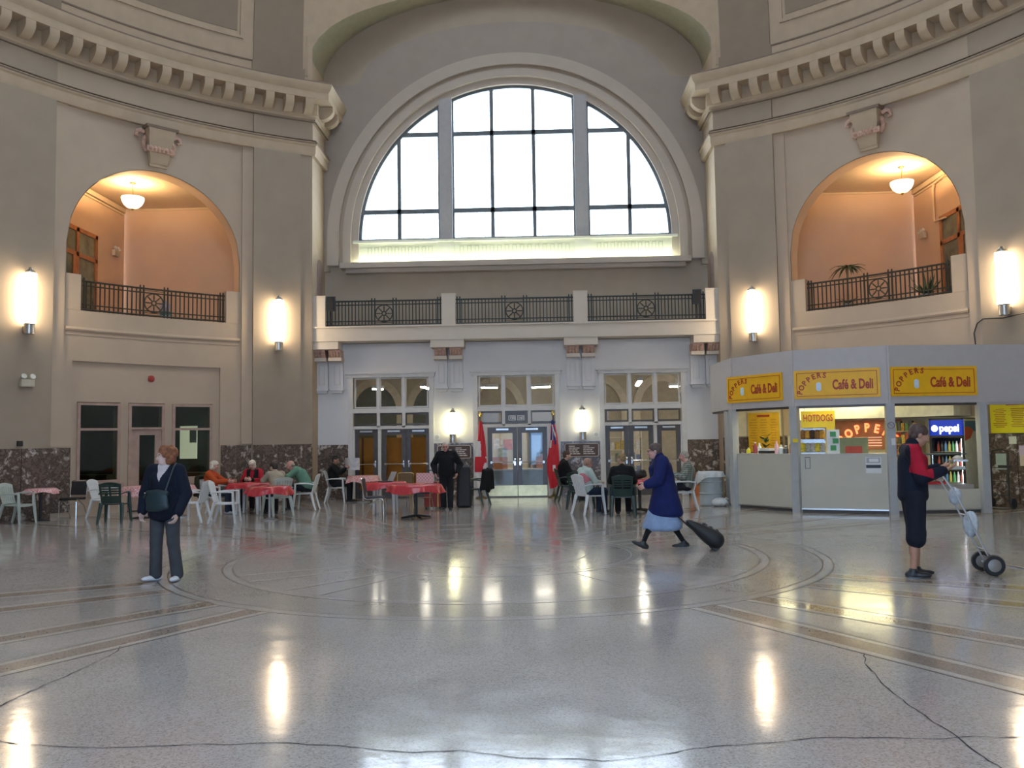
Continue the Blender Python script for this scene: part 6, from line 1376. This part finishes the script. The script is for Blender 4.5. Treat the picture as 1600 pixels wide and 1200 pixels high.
def person(label, loc, face, pose, base='stand', scale=1.0, head=(0, 0), skin=SKIN, hair=('short', (.05, .03, .02)), top=None, bottom=None, shoes=(.02, .02, .02), vox=.0115, group=None, glasses=False, sex='m', sole=None, curl=(35, 35), palms=None, toes=None, bareleg=False, collar=None, socks=False):
    J = dict(STAND if base == 'stand' else SIT); J.update(pose); J = {a: np.array(b, float) * scale for a, b in J.items()}
    t = thing('person', label, 'person', loc, R2(face), group); s = scale; f = 1.0 if sex == 'm' else .92
    up = J['chest'] - J['pel']; up /= np.linalg.norm(up); rt = J['shR'] - J['shL']; rt -= up * (rt @ up); rt /= np.linalg.norm(rt); fw = np.cross(up, rt); TQ = np.stack([rt, fw, up], 1)
    pup = np.array((0, 0, 1.)); prt = J['hipR'] - J['hipL']; prt /= np.linalg.norm(prt); PQ = np.stack([prt, np.cross(pup, prt), pup], 1)
    mid = (J['pel'] + J['chest']) / 2
    HQ = rotm(*head); H = J['head']; hp = lambda x, y, z: H + HQ @ (np.array((x, y, z)) * s)
    def he(x, y, z, a, b, c, kk=.02): return ('ell', hp(x, y, z), (a * s, b * s, c * s), HQ, kk)
    # ---- body: one continuous skin surface
    B = [('ell', J['pel'], (.150 * s * f, .105 * s, .115 * s), PQ), ('ell', mid, (.125 * s * f, .095 * s, .17 * s), TQ), ('ell', J['chest'], (.150 * s * f, .105 * s, .165 * s), TQ), ('cap', J['shL'], J['shR'], .058 * s, .058 * s, .03), ('cap', J['neck'] - up * .03, hp(0, -.012, -.07), .056 * s * f, .050 * s * f, .02)]
    for S_ in 'RL':
        sg = 1 if S_ == 'R' else -1
        B += [('cap', J['sh' + S_], J['el' + S_], .050 * s * f, .040 * s * f), ('cap', J['el' + S_], J['wr' + S_], .040 * s * f, .026 * s * f), ('ell', J['el' + S_] * .65 + J['wr' + S_] * .35, (.041 * s * f,) * 3, None)]
        B += [('cap', J['hip' + S_], J['kn' + S_], .078 * s, .052 * s), ('cap', J['kn' + S_], J['an' + S_], .050 * s, .034 * s)]
        bk = np.array((0, -.02, 0)) * s; B.append(('cap', J['kn' + S_] * .8 + J['an' + S_] * .2 + bk, J['kn' + S_] * .5 + J['an' + S_] * .5 + bk, .050 * s, .040 * s))
        td = np.array((toes or {}).get(S_, (0.05 * sg, 1, 0)), float); td /= np.linalg.norm(td); A = J['an' + S_]; dn = np.array((0, 0, -.05)) * s
        B.append(('cap', A + dn - td * .03 * s, A + dn + td * .13 * s, .032 * s, .026 * s))
        d = J['wr' + S_] - J['el' + S_]; pn = (palms or {}).get(S_, (-sg, .2, 0)); B += hand_prims(J['wr' + S_], d, pn, sg if True else -sg, curl[0 if S_ == 'R' else 1], s * (1.0 if vox < .011 else 1.12))
    B += [he(0, -.014, .030, .074, .092, .084), he(0, .022, -.030, .062, .070, .080), he(0, .042, -.078, .040, .040, .030), ('cap', hp(0, .088, .004), hp(0, .106, -.026), .009 * s, .014 * s, .012), he(0, .080, .026, .050, .018, .012, .012), he(.034, .066, -.026, .022, .022, .020), he(-.034, .066, -.026, .022, .022, .020),
          he(.074, -.004, -.008, .010, .020, .030, .008), he(-.074, -.004, -.008, .010, .020, .030, .008)]
    B += [('-ell', hp(e_ * .029, .098, .006), (.017 * s, .016 * s, .011 * s), HQ, .008) for e_ in (-1, 1)]
    B += [he(e_ * .029, .077, .006, .0125, .0125, .0125, .002) for e_ in (-1, 1)] + [he(0, .086, -.053, .022, .010, .0055, .004), he(0, .085, -.063, .018, .010, .0055, .004)]
    def paint(c):
        L = (c - H) @ HQ / s; o = np.zeros(len(c), int); fr = L[:, 1] > .06
        o[fr & (np.abs(L[:, 0]) < .021) & (np.abs(L[:, 2] + .058) < .0095)] = 1
        for e_ in (-1, 1): o[(L[:, 1] > .074) & (np.hypot(L[:, 0] - e_ * .029, L[:, 2] - .006) < .0085)] = 2; o[fr & (np.abs(L[:, 0] - e_ * .031) < .018) & (np.abs(L[:, 2] - .0255) < .0045)] = 3
        if socks: o[(c[:, 2] < .46 * s)] = 4
        return o
    sdf_obj('body', B, vox, [skin, LIP, EYE, BROW, BLK], t, .022, paint)
    # ---- hair
    kind, hc = hair; hm = mat('hair_%s_%d%d%d' % (kind, hc[0] * 99, hc[1] * 99, hc[2] * 99), hc, .6, var=.35, scale=28, bump=.6, bscale=60)
    if kind != 'none':
        rn = np.random.default_rng(int(abs(loc[0]) * 100)); hb = []
        if kind == 'short': hb = [he(0, -.020, .042, .083, .100, .084), he(0, -.050, -.005, .072, .062, .075), ('-ell', hp(0, .110, -.035), (.10 * s, .075 * s, .085 * s), HQ, .01), ('-ell', hp(0, .02, -.12), (.12 * s, .12 * s, .07 * s), HQ, .01)]
        if kind == 'thin': hb = [he(0, -.045, .005, .080, .078, .062), he(0, -.020, .045, .076, .094, .074), ('-ell', hp(0, .105, -.015), (.10 * s, .085 * s, .095 * s), HQ, .01), ('-ell', hp(0, .02, -.12), (.12 * s, .12 * s, .085 * s), HQ, .01)]
        if kind == 'fringe': hb = [he(0, -.050, -.010, .080, .058, .050), ('-ell', hp(0, .06, .05), (.06 * s, .10 * s, .10 * s), HQ, .01)]
        if kind == 'bob': hb = [he(0, -.018, .038, .092, .108, .090), he(0, -.040, -.045, .092, .080, .090), ('-ell', hp(0, .120, -.040), (.066 * s, .085 * s, .10 * s), HQ, .012)]
        if kind == 'curly':
            hb = [he(0, -.028, .045, .098, .112, .090), he(0, -.050, -.040, .095, .080, .085)]
            for _ in range(46):
                a, e_ = rn.uniform(0, 2 * PI), rn.uniform(-.55, 1.2); x, y, z = .100 * math.cos(a) * math.cos(e_), -.03 + .108 * math.sin(a) * math.cos(e_), .028 + .098 * math.sin(e_)
                if y > .03 and z < .075: continue
                hb.append(he(x, y, z, *([rn.uniform(.020, .032)] * 3), .008))
            hb += [('-ell', hp(0, .115, -.050), (.14 * s, .118 * s, .112 * s), HQ, .01)]
        sdf_obj('hair', hb, max(.008, vox * .8), hm, t, .014)
    if glasses:
        k = MB()
        for e_ in (-1, 1):
            k.tube([tuple(hp(e_ * .031 + .021 * math.cos(2 * PI * i / 12), .098, .004 + .016 * math.sin(2 * PI * i / 12))) for i in range(12)], .003 * s, 5, closed=True); k.tube([tuple(hp(e_ * .052, .096, .008)), tuple(hp(e_ * .078, .01, .008))], .003 * s, 5)
        k.tube([tuple(hp(-.01, .1, .008)), tuple(hp(.01, .1, .008))], .003 * s, 5); k.build('glasses', BLACK, t)
    # ---- upper garment
    if top:
        g = top.get('g', .020); C = [('cap', J['shL'] * .92 + J['shR'] * .08, J['shR'] * .92 + J['shL'] * .08, .056 * s + g * .8, .056 * s + g * .8, .04), ('cap', J['neck'] - up * .06 * s, J['neck'] + up * top.get('coll', .0), .070 * s, .062 * s + g * .3, .02)]
        hem = top.get('hem', .0); ts = J['chest'] + up * .07 * s; te = J['pel'] - np.array((0, 0, hem)); nk = 9 + int(hem * 20)
        for q in np.linspace(0, 1, nk):         # a smooth trunk: overlapping slices from the chest down to the hem
            pu = float(np.linalg.norm(J['pel'] - ts)); tot = pu + hem; d_ = q * tot; c_ = ts + (J['pel'] - ts) * min(1, d_ / pu) - np.array((0, 0, max(0, d_ - pu))); w1 = .150 - .012 * math.sin(PI * min(1, d_ / pu)) + .006 * min(1, d_ / pu) + .10 * max(0, d_ - pu)
            C.append(('ell', c_, (w1 * s * f + g, .110 * s + g + top.get('flare', .12) * max(0, d_ - pu), .095), TQ if d_ < pu * .7 else PQ, .045))
        for S_ in 'RL':
            w_ = J['el' + S_] + (J['wr' + S_] - J['el' + S_]) * (.88 if top.get('sleeve', 'long') == 'long' else .0)
            C.append(('cap', J['sh' + S_], J['el' + S_], .054 * s * f + g * .85, .044 * s * f + g * .8, .022))
            if top.get('sleeve', 'long') == 'long': C.append(('cap', J['el' + S_], w_, .044 * s * f + g * .8, .034 * s + g * .6, .014))
        for b_ in top.get('bulge', []): C.append(('ell', np.array(b_[0]) * s, b_[1], None, .05))
        pf = top.get('paint'); sdf_obj(top['name'], C, vox, top['m'], t, .03, (lambda c: pf(c / s)) if pf else None)
    if collar is not None:
        k = MB(); 
        for e_ in (-1, 1): k.add([tuple(J['neck'] + fw * .075 * s + rt * e_ * .01 * s - up * .13 * s), tuple(J['neck'] + fw * .065 * s + rt * e_ * .07 * s + up * .01 * s), tuple(J['neck'] + fw * .075 * s + up * .01 * s)], [(0, 1, 2)])
        k.build('shirt_front', collar, t)
    # ---- lower garment
    if bottom:
        g = bottom.get('g', .014); ty = bottom['type']; C = [('ell', J['pel'] - np.array((0, 0, .01)), (.155 * s * f + g * .6, .112 * s + g * .5, .115 * s), PQ, .03)]
        if ty == 'skirt':
            kn = (J['knR'] + J['knL']) / 2; zb = bottom['z']; q0 = J['pel']; q1 = np.array((kn[0], (J['anR'][1] + J['anL'][1]) / 2 * .6 + kn[1] * .4, zb)); hw = bottom.get('w', (.20, .26))
            for u in np.linspace(0, 1, 16): c_ = q0 + (q1 - q0) * u; C.append(('ell', c_, (.16 * s + .05 * u, .11 * s + (hw[1] - .11) * u, .085), None, .06))
        else:
            for S_ in 'RL':
                C.append(('cap', J['hip' + S_], J['kn' + S_], .084 * s + g, .060 * s + g, .03))
                if ty == 'trousers': C += [('cap', J['kn' + S_], J['an' + S_] + np.array((0, 0, .005)), .058 * s + g, .050 * s + g * bottom.get('flare', 1), .02)]
                else: C += [('cap', J['kn' + S_], J['kn' + S_] + (J['an' + S_] - J['kn' + S_]) * bottom.get('below', .1), .066 * s + g, .070 * s + g, .02)]
        if ty == 'skirt': C.append(('-ell', (0, 0, bottom['z'] - .055 - .4), (3.0, 3.0, .4), None, .012))
        sdf_obj(bottom.get('name', ty), C, vox, bottom['m'], t, .025)
    for S_ in 'RL':
        sg = 1 if S_ == 'R' else -1; td = np.array((toes or {}).get(S_, (0.10 * sg, 1, 0)), float); td /= np.linalg.norm(td); A = J['an' + S_] + np.array((0, 0, -.045)) * s; up_ = np.array((0, 0, 1.)); sd = np.cross(td, up_); sd /= np.linalg.norm(sd); Q = np.stack([sd, td, np.cross(sd, td)], 1)
        ps = [('cap', A - td * .045 * s, A + td * .05 * s, .040 * s, .040 * s, .02), ('ell', A + td * .10 * s, (.045 * s, .085 * s, .030 * s), Q, .02), ('cap', A - td * .01 * s, A + up_ * .04 * s, .042 * s, .046 * s, .02)]
        sdf_obj('shoe', ps, min(vox, .010), [mat('shoe_%d%d%d' % tuple(int(c * 99) for c in shoes), shoes, .45, var=.1), mat('shoe_sole', sole or (.03, .03, .03), .6)], t, .02, (lambda c, z0=A[2] - .022 * s: (c[:, 2] < z0).astype(int)) if abs(td[2]) < .1 else None)
    return t
NAVY = fabric('navy', (.009, .012, .022)); BLK = fabric('black', (.012, .012, .013)); CHAR = fabric('charcoal', (.055, .057, .062)); DK = fabric('dark_trousers', (.018, .018, .019)); BLUE = fabric('royal_blue', (.012, .018, .085)); SKY = fabric('pale_denim', (.25, .33, .48)); ORG = fabric('orange', (.46, .075, .02)); REDF = fabric('red', (.42, .02, .035)); BEI = fabric('beige', (.36, .30, .22)); GRN = fabric('sage_green', (.12, .24, .17)); MINT = fabric('mint', (.45, .54, .48)); PNK = fabric('pink', (.58, .20, .22)); JEAN = fabric('dark_jeans', (.025, .035, .06)); DBLUE = fabric('dark_slate', (.018, .020, .026))
# the standing woman in navy
woman = person('standing woman with curly auburn hair, navy jacket, grey trousers and white trainers', (-4.04, -2.13, 0), 174, dict(head=(-.015, .03, 1.565), knL=(-.135, .03, .49), anL=(-.175, .0, .085), hipL=(-.095, 0, .9), knR=(.095, .03, .49), anR=(.115, .0, .085), elR=(.275, -.02, 1.09), wrR=(.265, .07, .86), elL=(-.265, -.02, 1.09), wrL=(-.225, .10, .84)), scale=.985, head=(-56, -4), skin=mat('skin_fair', (.60, .42, .35), .55, var=.06, scale=20), hair=('curly', (.22, .075, .025)), sex='f', vox=.0085,
       top=dict(name='jacket', m=[NAVY, mat('pale_blouse', (.50, .45, .45), .8)], g=.048, hem=.10, coll=.03, paint=lambda c: ((c[:, 1] > .03) & (np.abs(c[:, 0] + .01) < (c[:, 2] - 1.25) * .40)).astype(int)), bottom=dict(type='trousers', m=CHAR, g=.016, flare=1.6), shoes=(.62, .64, .66), sole=(.30, .32, .36), curl=(45, 40), toes={'R': (.55, .85, 0), 'L': (-.12, 1, 0)})
tb = thing('shoulder_bag', 'dark teal shoulder bag hanging in front of the woman in navy', 'bag', (-4.04, -2.13, 0), R2(174)); TEAL = mat('teal_leather', (.008, .024, .029), .5, var=.15, scale=8)
sdf_obj('pouch', [('ell', (-.03, .235, 1.01), (.145, .045, .13), None, .03), ('cap', (-.15, .235, .93), (.07, .235, .91), .035, .035, .04), ('cap', (-.16, .235, 1.10), (.09, .235, 1.11), .022, .022, .03)], .010, TEAL, tb); k = MB(); k.tube([(-.13, .25, 1.08), (-.16, .21, 1.22), (-.165, .10, 1.40), (-.15, .02, 1.455), (-.12, -.08, 1.42), (.02, -.20, 1.20), (.20, -.12, 1.05), (.24, .05, 1.02), (.16, .20, 1.05), (.12, .245, 1.07)], .010, 6); k.build('strap', TEAL, tb); k = MB(); k.box((.11, .262, 1.10), (.02, .012, .02)); k.build('buckle', CHROME, tb)
# old man in black
person('standing old man in a black sweater with white hair and glasses, among the red tables', (-1.62, 8.22, 0), 180, dict(chest=(0, .02, 1.22), head=(.02, .05, 1.555), neck=(0, .0, 1.41), elR=(.33, -.06, 1.12), wrR=(.27, .06, .90), elL=(-.33, -.06, 1.12), wrL=(-.27, .06, .90), anR=(.08, -.05, .085), anL=(-.09, .03, .085)), scale=.985, head=(4, -6), skin=SKINP, hair=('thin', (.48, .43, .38)), glasses=True, vox=.011, top=dict(name='sweater', m=BLK, g=.045, hem=.05, coll=.02), bottom=dict(type='trousers', m=DK, g=.02), shoes=(.015, .015, .015))
# woman in the blue coat, walking left with a wheeled bag
person('woman in a long royal blue coat and pale denim skirt striding towards the left', (2.50, .30, 0), 90, dict(pel=(0, -.02, .90), chest=(0, .03, 1.17), neck=(0, .05, 1.36), head=(0, .12, 1.475), shR=(.165, .03, 1.31), shL=(-.165, .03, 1.31), elR=(.22, -.10, 1.06), wrR=(.24, -.20, .84), elL=(-.23, .10, 1.06), wrL=(-.22, .28, .98), hipR=(.085, -.02, .87), hipL=(-.085, -.02, .87), knR=(.09, -.06, .47), anR=(.09, -.30, .10), knL=(-.09, .18, .48), anL=(-.09, .33, .12)), scale=1.0, head=(0, -6), skin=SKINP, hair=('short', (.085, .055, .042)), glasses=True, sex='f', vox=.0095,
       top=dict(name='coat', m=BLUE, g=.060, hem=.36, coll=.03, flare=.26), bottom=dict(type='skirt', m=SKY, z=.34, w=(.22, .285), g=.03), socks=True, shoes=(.012, .012, .013), toes={'R': (0, 1, -.05), 'L': (0, .93, .36)}, curl=(60, 40))
k = None
tb = thing('wheeled_bag', 'black wheeled bag trailing behind the woman in the blue coat', 'bag', (3.22, .22, 0)); BG = mat('black_nylon', (.012, .012, .013), .6, var=.2, scale=10)
def rp(u, v, w_=0):   # u along the tilted bag from wheels to handle, v thickness
    a = R2(138); return (math.cos(a) * u - math.sin(a) * v * -1 * 0 + (-math.sin(a)) * v, w_, .06 + math.sin(a) * u + math.cos(a) * v)
sdf_obj('sack', [('cap', rp(.06 + u * .44, -.075 + .06 * u, -.10 + .05 * u), rp(.06 + u * .44, -.075 + .06 * u, .10 - .05 * u), .125 - .08 * u, .125 - .08 * u, .06) for u in (0, .15, .3, .45, .6, .8, 1.0)], .011, BG, tb); k = MB()
for w_ in (-.08, .08): k.tube([rp(.02, .03, w_), rp(.50, .03, w_), rp(.62, .03, w_ * .8), rp(.98, .03, w_ * .5)], .010, 6)
k.tube([rp(.98, .03, -.05), rp(.98, .03, .05)], .014, 6); k.build('handle_frame', mat('dark_tube', (.03, .03, .03), .4, .5), tb)
sdf_obj('front_pocket', [('cap', rp(.12 + u * .2, -.175 + .045 * u, -.05), rp(.12 + u * .2, -.175 + .045 * u, .05), .04, .035, .03) for u in (0, .5, 1.0)], .010, mat('black_pocket', (.02, .02, .022), .5), tb)
k = MB(); k.tube([rp(.30, .025, -.11), rp(.30, -.16, -.09), rp(.30, -.16, .09), rp(.30, .025, .11)], .012, 6); k.build('bag_strap', mat('grey_strap', (.06, .06, .065), .6), tb)
for w_ in (-.13, .13): k = MB(); k.lathe([(0, -.015), (.055, -.015), (.06, 0), (.055, .015), (0, .015)], 16, (.0, w_, .06), rot=Matrix.Rotation(R2(90), 3, 'X')); k.build('wheel', BLACK, tb)
# man with the trolley
def redpaint(c): return ((c[:, 2] > 1.13 - .3 * c[:, 1]) & (c[:, 1] > -.055) & (c[:, 1] < .16) & (c[:, 2] < 1.45)).astype(int)
person('man in a navy and red jacket and dark shorts walking beside the trolley', (5.03, -2.46, 0), -102, dict(chest=(0, .01, 1.22), neck=(0, .02, 1.41), head=(0, .09, 1.545), elR=(.25, .05, 1.09), wrR=(.16, .30, 1.17), elL=(-.25, .05, 1.09), wrL=(-.13, .32, 1.19), anR=(.09, -.05, .085), knR=(.095, .0, .49), anL=(-.09, .02, .085), knL=(-.095, .03, .49)), scale=1.075, head=(0, -22), skin=SKINT, hair=('short', (.075, .04, .03)), vox=.009,
       top=dict(name='jacket', m=[NAVY, fabric('crimson', (.36, .012, .028))], g=.036, hem=.06, coll=.05, paint=redpaint), bottom=dict(type='shorts', m=fabric('navy_shorts', (.012, .014, .022)), g=.034, below=.16), shoes=(.02, .02, .022), sole=(.25, .25, .25), curl=(30, 30), palms={'R': (-.2, -.1, 1), 'L': (.2, -.1, 1)})
o = thing('snack_tray', 'small silver tray held by the man in the navy and red jacket', 'tray', (5.52, -2.57, 1.36), R2(-102)); k = MB(); k.box((0, 0, 0), (.24, .15, .02)); k.build('dish', mat('foil', (.6, .6, .58), .25, .9), o); k = MB(); k.lathe([(0, .01), (.05, .012), (.06, .03), (.03, .055), (0, .06)], 12); k.build('food', mat('pale_food', (.62, .55, .42), .6), o)
tb = thing('trolley', 'folding aluminium trolley with two black wheels beside the man in shorts', 'trolley', (5.98, -2.22, 0), R2(-8)); AL = mat('aluminium', (.58, .60, .62), .3, .9, var=.05); k = MB()
for y in (-.13, .13): k.tube([(0, y, .14), (-.16, y, .50), (-.34, y, .92), (-.50, y * .9, 1.18)], .011, 8)
k.tube([(-.50, -.12, 1.18), (-.56, -.09, 1.22), (-.56, .09, 1.22), (-.50, .12, 1.18)], .013, 8); k.build('frame', AL, tb)
k = MB()
for u in (.2, .45, .7): x, z = -.36 * u * 1.0, .14 + .80 * u; k.tube([(x, -.13, z), (x, .13, z)], .009, 6)
k.build('crossbar', AL, tb); k = MB(); k.tube([(0, -.21, .12), (0, .21, .12)], .010, 8); k.build('axle', STEEL, tb)
for y in (-.20, .20):
    k = MB(); k.lathe([(.075, -.026), (.112, -.026), (.12, -.012), (.12, .012), (.112, .026), (.075, .026)], 28, (0, y, .12), rot=Matrix.Rotation(R2(90), 3, 'X')); wh = k.build('wheel', BLACK, tb); k = MB(); k.lathe([(0, -.02), (.078, -.016), (.078, .016), (0, .02)], 24, (0, y, .12), rot=Matrix.Rotation(R2(90), 3, 'X')); k.build('hub', STEEL, wh)
k = MB(); k.tube([(.02, -.12, .12), (.42, -.13, .05), (.46, 0, .045), (.42, .13, .05), (.02, .12, .12)], .010, 8); k.tube([(.2, -.12, .085), (.2, .12, .085)], .007, 6); k.build('load_bar', AL, tb)
FILM = mat('wrapped_film', (.50, .54, .56), .25, var=.2, scale=14)
crumple((-.17, 0, .58), .085, .15, FILM, 'strap_bundle', tb, seed=12); crumple((-.33, 0, .92), .075, .10, FILM, 'rolled_bag', tb, seed=13)
# the four friends
person('seated woman with pale blond hair in an orange sweater', (-7.22, 7.90, 0), -88, dict(elR=(.22, .10, .80), wrR=(.12, .36, .80), elL=(-.23, .14, .80), wrL=(-.10, .42, .80), head=(0, .0, 1.19)), 'sit', .98, (0, -6), hair=('bob', (.62, .55, .44)), sex='f', top=dict(name='sweater', m=ORG, g=.032), bottom=dict(type='trousers', m=JEAN), shoes=(.45, .48, .52), vox=.0125)
person('seated woman with pale blond hair in red with a black waistcoat', (-6.66, 8.98, 0), 180, dict(wrR=(.08, .34, .80), wrL=(-.08, .34, .80), head=(.0, .03, 1.17)), 'sit', .98, (0, -16), hair=('bob', (.64, .56, .44)), sex='f', top=dict(name='sweater', m=[REDF, BLK], g=.03, paint=lambda c: ((np.abs(c[:, 0]) > .045) & (np.abs(c[:, 0]) < .15) & (c[:, 2] < 1.06)).astype(int)), bottom=dict(type='trousers', m=DK), vox=.0125)
person('seated dark-haired person in a beige shirt leaning over the red table', (-5.50, 7.32, 0), 42, dict(chest=(0, .06, .83), neck=(0, .14, 1.0), head=(0, .23, 1.12), shR=(.165, .12, .955), shL=(-.165, .12, .955), elR=(.22, .30, .80), wrR=(.06, .46, .80), elL=(-.24, .26, .82), wrL=(-.16, .50, .80)), 'sit', 1.0, (20, -16), hair=('short', (.03, .02, .015)), top=dict(name='shirt', m=BEI, g=.026), bottom=dict(type='trousers', m=DK), vox=.0125)
person('seated bald man in a sage green shirt bending over the table', (-5.28, 8.92, 0), 92, dict(chest=(0, .10, .82), neck=(0, .24, .98), head=(0, .36, 1.06), shR=(.17, .20, .94), shL=(-.17, .20, .94), elR=(.22, .40, .80), wrR=(.06, .58, .80), elL=(-.22, .36, .80), wrL=(-.06, .58, .80)), 'sit', 1.05, (0, -30), skin=SKINP, hair=('fringe', (.30, .24, .20)), top=dict(name='shirt', m=GRN, g=.035), bottom=dict(type='trousers', m=DBLUE), vox=.0125)
# newspaper reader
person('seated dark-haired reader in a dark jacket holding a newspaper', (-5.08, 11.45, 0), -85, dict(elR=(.22, .08, .82), wrR=(.14, .28, .96), elL=(-.22, .08, .82), wrL=(-.14, .28, .96)), 'sit', 1.0, (-25, -8), skin=SKINT, hair=('short', (.02, .015, .012)), top=dict(name='jacket', m=BLK, g=.03), bottom=dict(type='trousers', m=DK), vox=.0125, curl=(60, 60))
tn = thing('newspaper', 'open white newspaper held by the seated reader', 'newspaper', (-4.64, 11.42, .90), R2(-28)); k = MB(); P0 = []; P1 = []
for i in range(9): x = -.26 + .52 * i / 8; P0.append([Vector((x, .05 * math.cos(i * .8) - .03, z_)) for z_ in (0, .16, .34)]); P1.append([p + Vector((0, .006, 0)) for p in P0[-1]])
k.slab(P0, P1); k.build('sheet', mat('newsprint', (.55, .55, .55), .85, var=.2, scale=12), tn); k = MB(); k.box((.0, .035, .17), (.012, .03, .34)); k.build('fold', PAPER, tn)
# right-hand group
person('seated man in black looking right beside the red ensign', (1.40, 10.55, 0), -80, dict(head=(0, .0, 1.19), wrR=(.06, .24, .74), wrL=(-.06, .24, .74)), 'sit', 1.04, (-8, -4), hair=('short', (.07, .035, .02)), top=dict(name='jacket', m=BLK, g=.034), bottom=dict(type='trousers', m=DK), vox=.0125)
person('seated woman in a mint shirt with glasses beside the red table', (1.74, 6.62, 0), -58, dict(head=(0, .0, 1.16), wrR=(.06, .30, .70), wrL=(-.06, .30, .70)), 'sit', .97, (-10, -14), skin=SKINP, hair=('short', (.34, .20, .13)), glasses=True, sex='f', top=dict(name='blouse', m=[MINT, PNK], g=.03, paint=lambda c: ((np.hypot((c[:, 0] - .08) / .10, (c[:, 2] - .82) / .13) < 1) & (c[:, 1] < -.05)).astype(int)), bottom=dict(type='trousers', m=JEAN), vox=.0125)
person('seated fair-haired person in black with the back to the hall', (2.44, 6.02, 0), -6, dict(head=(-.02, .02, 1.23), neck=(0, -.05, 1.06)), 'sit', 1.0, (62, -8), hair=('short', (.26, .17, .07)), top=dict(name='jacket', m=BLK, g=.04, bulge=[((0, -.14, 1.02), (.14, .06, .08))]), bottom=dict(type='trousers', m=DK), vox=.0125)
def plaid():
    m = bpy.data.materials.new('grey_plaid'); m.use_nodes = True; t_ = m.node_tree; b = t_.nodes['Principled BSDF']; tc = nd(t_, 'ShaderNodeTexCoord'); cols_ = []
    for ax_ in ('X', 'Z'): wv = nd(t_, 'ShaderNodeTexWave', bands_direction=ax_); wv.inputs['Scale'].default_value = 7; t_.links.new(tc.outputs['Object'], wv.inputs['Vector']); cols_.append(wv)
    mx = nd(t_, 'ShaderNodeMath', operation='ADD'); t_.links.new(cols_[0].outputs['Fac'], mx.inputs[0]); t_.links.new(cols_[1].outputs['Fac'], mx.inputs[1]); cr = nd(t_, 'ShaderNodeValToRGB'); cr.color_ramp.elements[0].color = (.05, .08, .07, 1); cr.color_ramp.elements[1].color = (.32, .33, .28, 1); mm_ = nd(t_, 'ShaderNodeMath', operation='MULTIPLY'); mm_.inputs[1].default_value = .5
    t_.links.new(mx.outputs[0], mm_.inputs[0]); t_.links.new(mm_.outputs[0], cr.inputs['Fac']); t_.links.new(cr.outputs['Color'], b.inputs['Base Color']); b.inputs['Roughness'].default_value = .85; return m
person('seated grey-haired man in a plaid shirt at the red table', (3.98, 7.32, 0), 84, dict(head=(0, -.01, 1.20)), 'sit', 1.03, (0, -8), skin=SKINP, hair=('thin', (.40, .36, .30)), top=dict(name='shirt', m=plaid(), g=.034), bottom=dict(type='trousers', m=DBLUE), vox=.0125)
person('dark-haired office worker seated behind the reception desk', (.74, 15.55, 0), 70, dict(), 'sit', 1.0, (0, 0), hair=('short', (.01, .01, .01)), top=dict(name='jacket', m=BLK, g=.03), bottom=dict(type='trousers', m=DK), vox=.016)
ch = thing('office_chair', 'grey office chair behind the reception desk', 'chair', (.78, 15.55, 0), R2(70)); k = MB(); k.box((0, -.03, .40), (.46, .44, .05)); k.build('seat', CHAR, ch); k = MB(); k.box((0, -.30, .72), (.42, .05, .5)); k.build('backrest', mat('chair_grey', (.30, .32, .30), .6), ch); k = MB(); k.tube([(0, 0, .02), (0, 0, .38)], .03, 8); k.build('column', STEEL, ch); k = MB()
for q in range(5): a = q * 2 * PI / 5; k.bar((0, 0, .05), (.26 * math.cos(a), .26 * math.sin(a), .03), .04, .03)
k.build('star_base', BLACK, ch)
# coats and bags among the tables
tb = thing('handbag', 'black handbag lying on the red table beside the fair-haired person', 'bag', (2.86, 6.98, .742), R2(10)); sdf_obj('bag_body', [('ell', (0, 0, .085), (.24, .13, .085), None, .03), ('cap', (-.16, 0, .12), (.16, 0, .15), .06, .05, .05), ('ell', (.12, 0, .16), (.10, .08, .05), None, .03)], .011, BG, tb); k = MB(); k.tube([(-.12, -.06, .16), (-.08, -.09, .24), (.06, -.09, .25), (.12, -.06, .18)], .010, 6); k.build('carry_handle', mat('grey_webbing', (.22, .22, .22), .7), tb)
def draped(label, x, y, face, m_, w_=.46, name='jacket', hang=.42, base=.90):
    t = thing(name, label, 'jacket', (x, y, 0), R2(face)); pr = [('cap', (-w_ / 2, -.33, base), (w_ / 2, -.33, base), .045, .045, .03)]
    for u in np.linspace(-.5, .5, 7): pr.append(('cap', (u * w_, -.37, base - .02), (u * w_ * 1.1, -.36 + .02 * math.sin(u * 9), base - hang - .04 * math.cos(u * 7)), .034, .040, .03))
    for e_ in (-1, 1): pr.append(('cap', (e_ * w_ * .52, -.33, base - .02), (e_ * w_ * .62, -.28, base - hang * .95), .045, .035, .03))
    sdf_obj('cloth', pr, .012, m_, t, .03); k = MB(); k.tube([(-.06, -.34, base + .045), (0, -.32, base + .06), (.06, -.34, base + .045)], .012, 6); k.build('collar', m_, t); return t
draped('black jacket hung over the back of the dark green chair by the left flag', -1.02, 9.72, 70, BLK, hang=.50); draped('dark olive coat hung behind the woman in the orange sweater', -7.22, 7.90, -88, fabric('olive_coat', (.030, .028, .015)), hang=.46, name='coat')
tb = thing('luggage_bag', 'tall soft black luggage bag standing behind the old man', 'bag', (-1.27, 8.95, 0), R2(10)); sdf_obj('sack', [('cap', (x_, y_, .07), (x_ * .9, y_, .98), .065, .06, .03) for x_ in (-.12, -.06, 0, .06, .12) for y_ in (-.07, .07)], .014, BG, tb); k = MB(); k.tube([(-.08, 0, 1.0), (-.06, 0, 1.12), (.06, 0, 1.12), (.08, 0, 1.0)], .012, 6); k.build('top_handle', BLACK, tb)
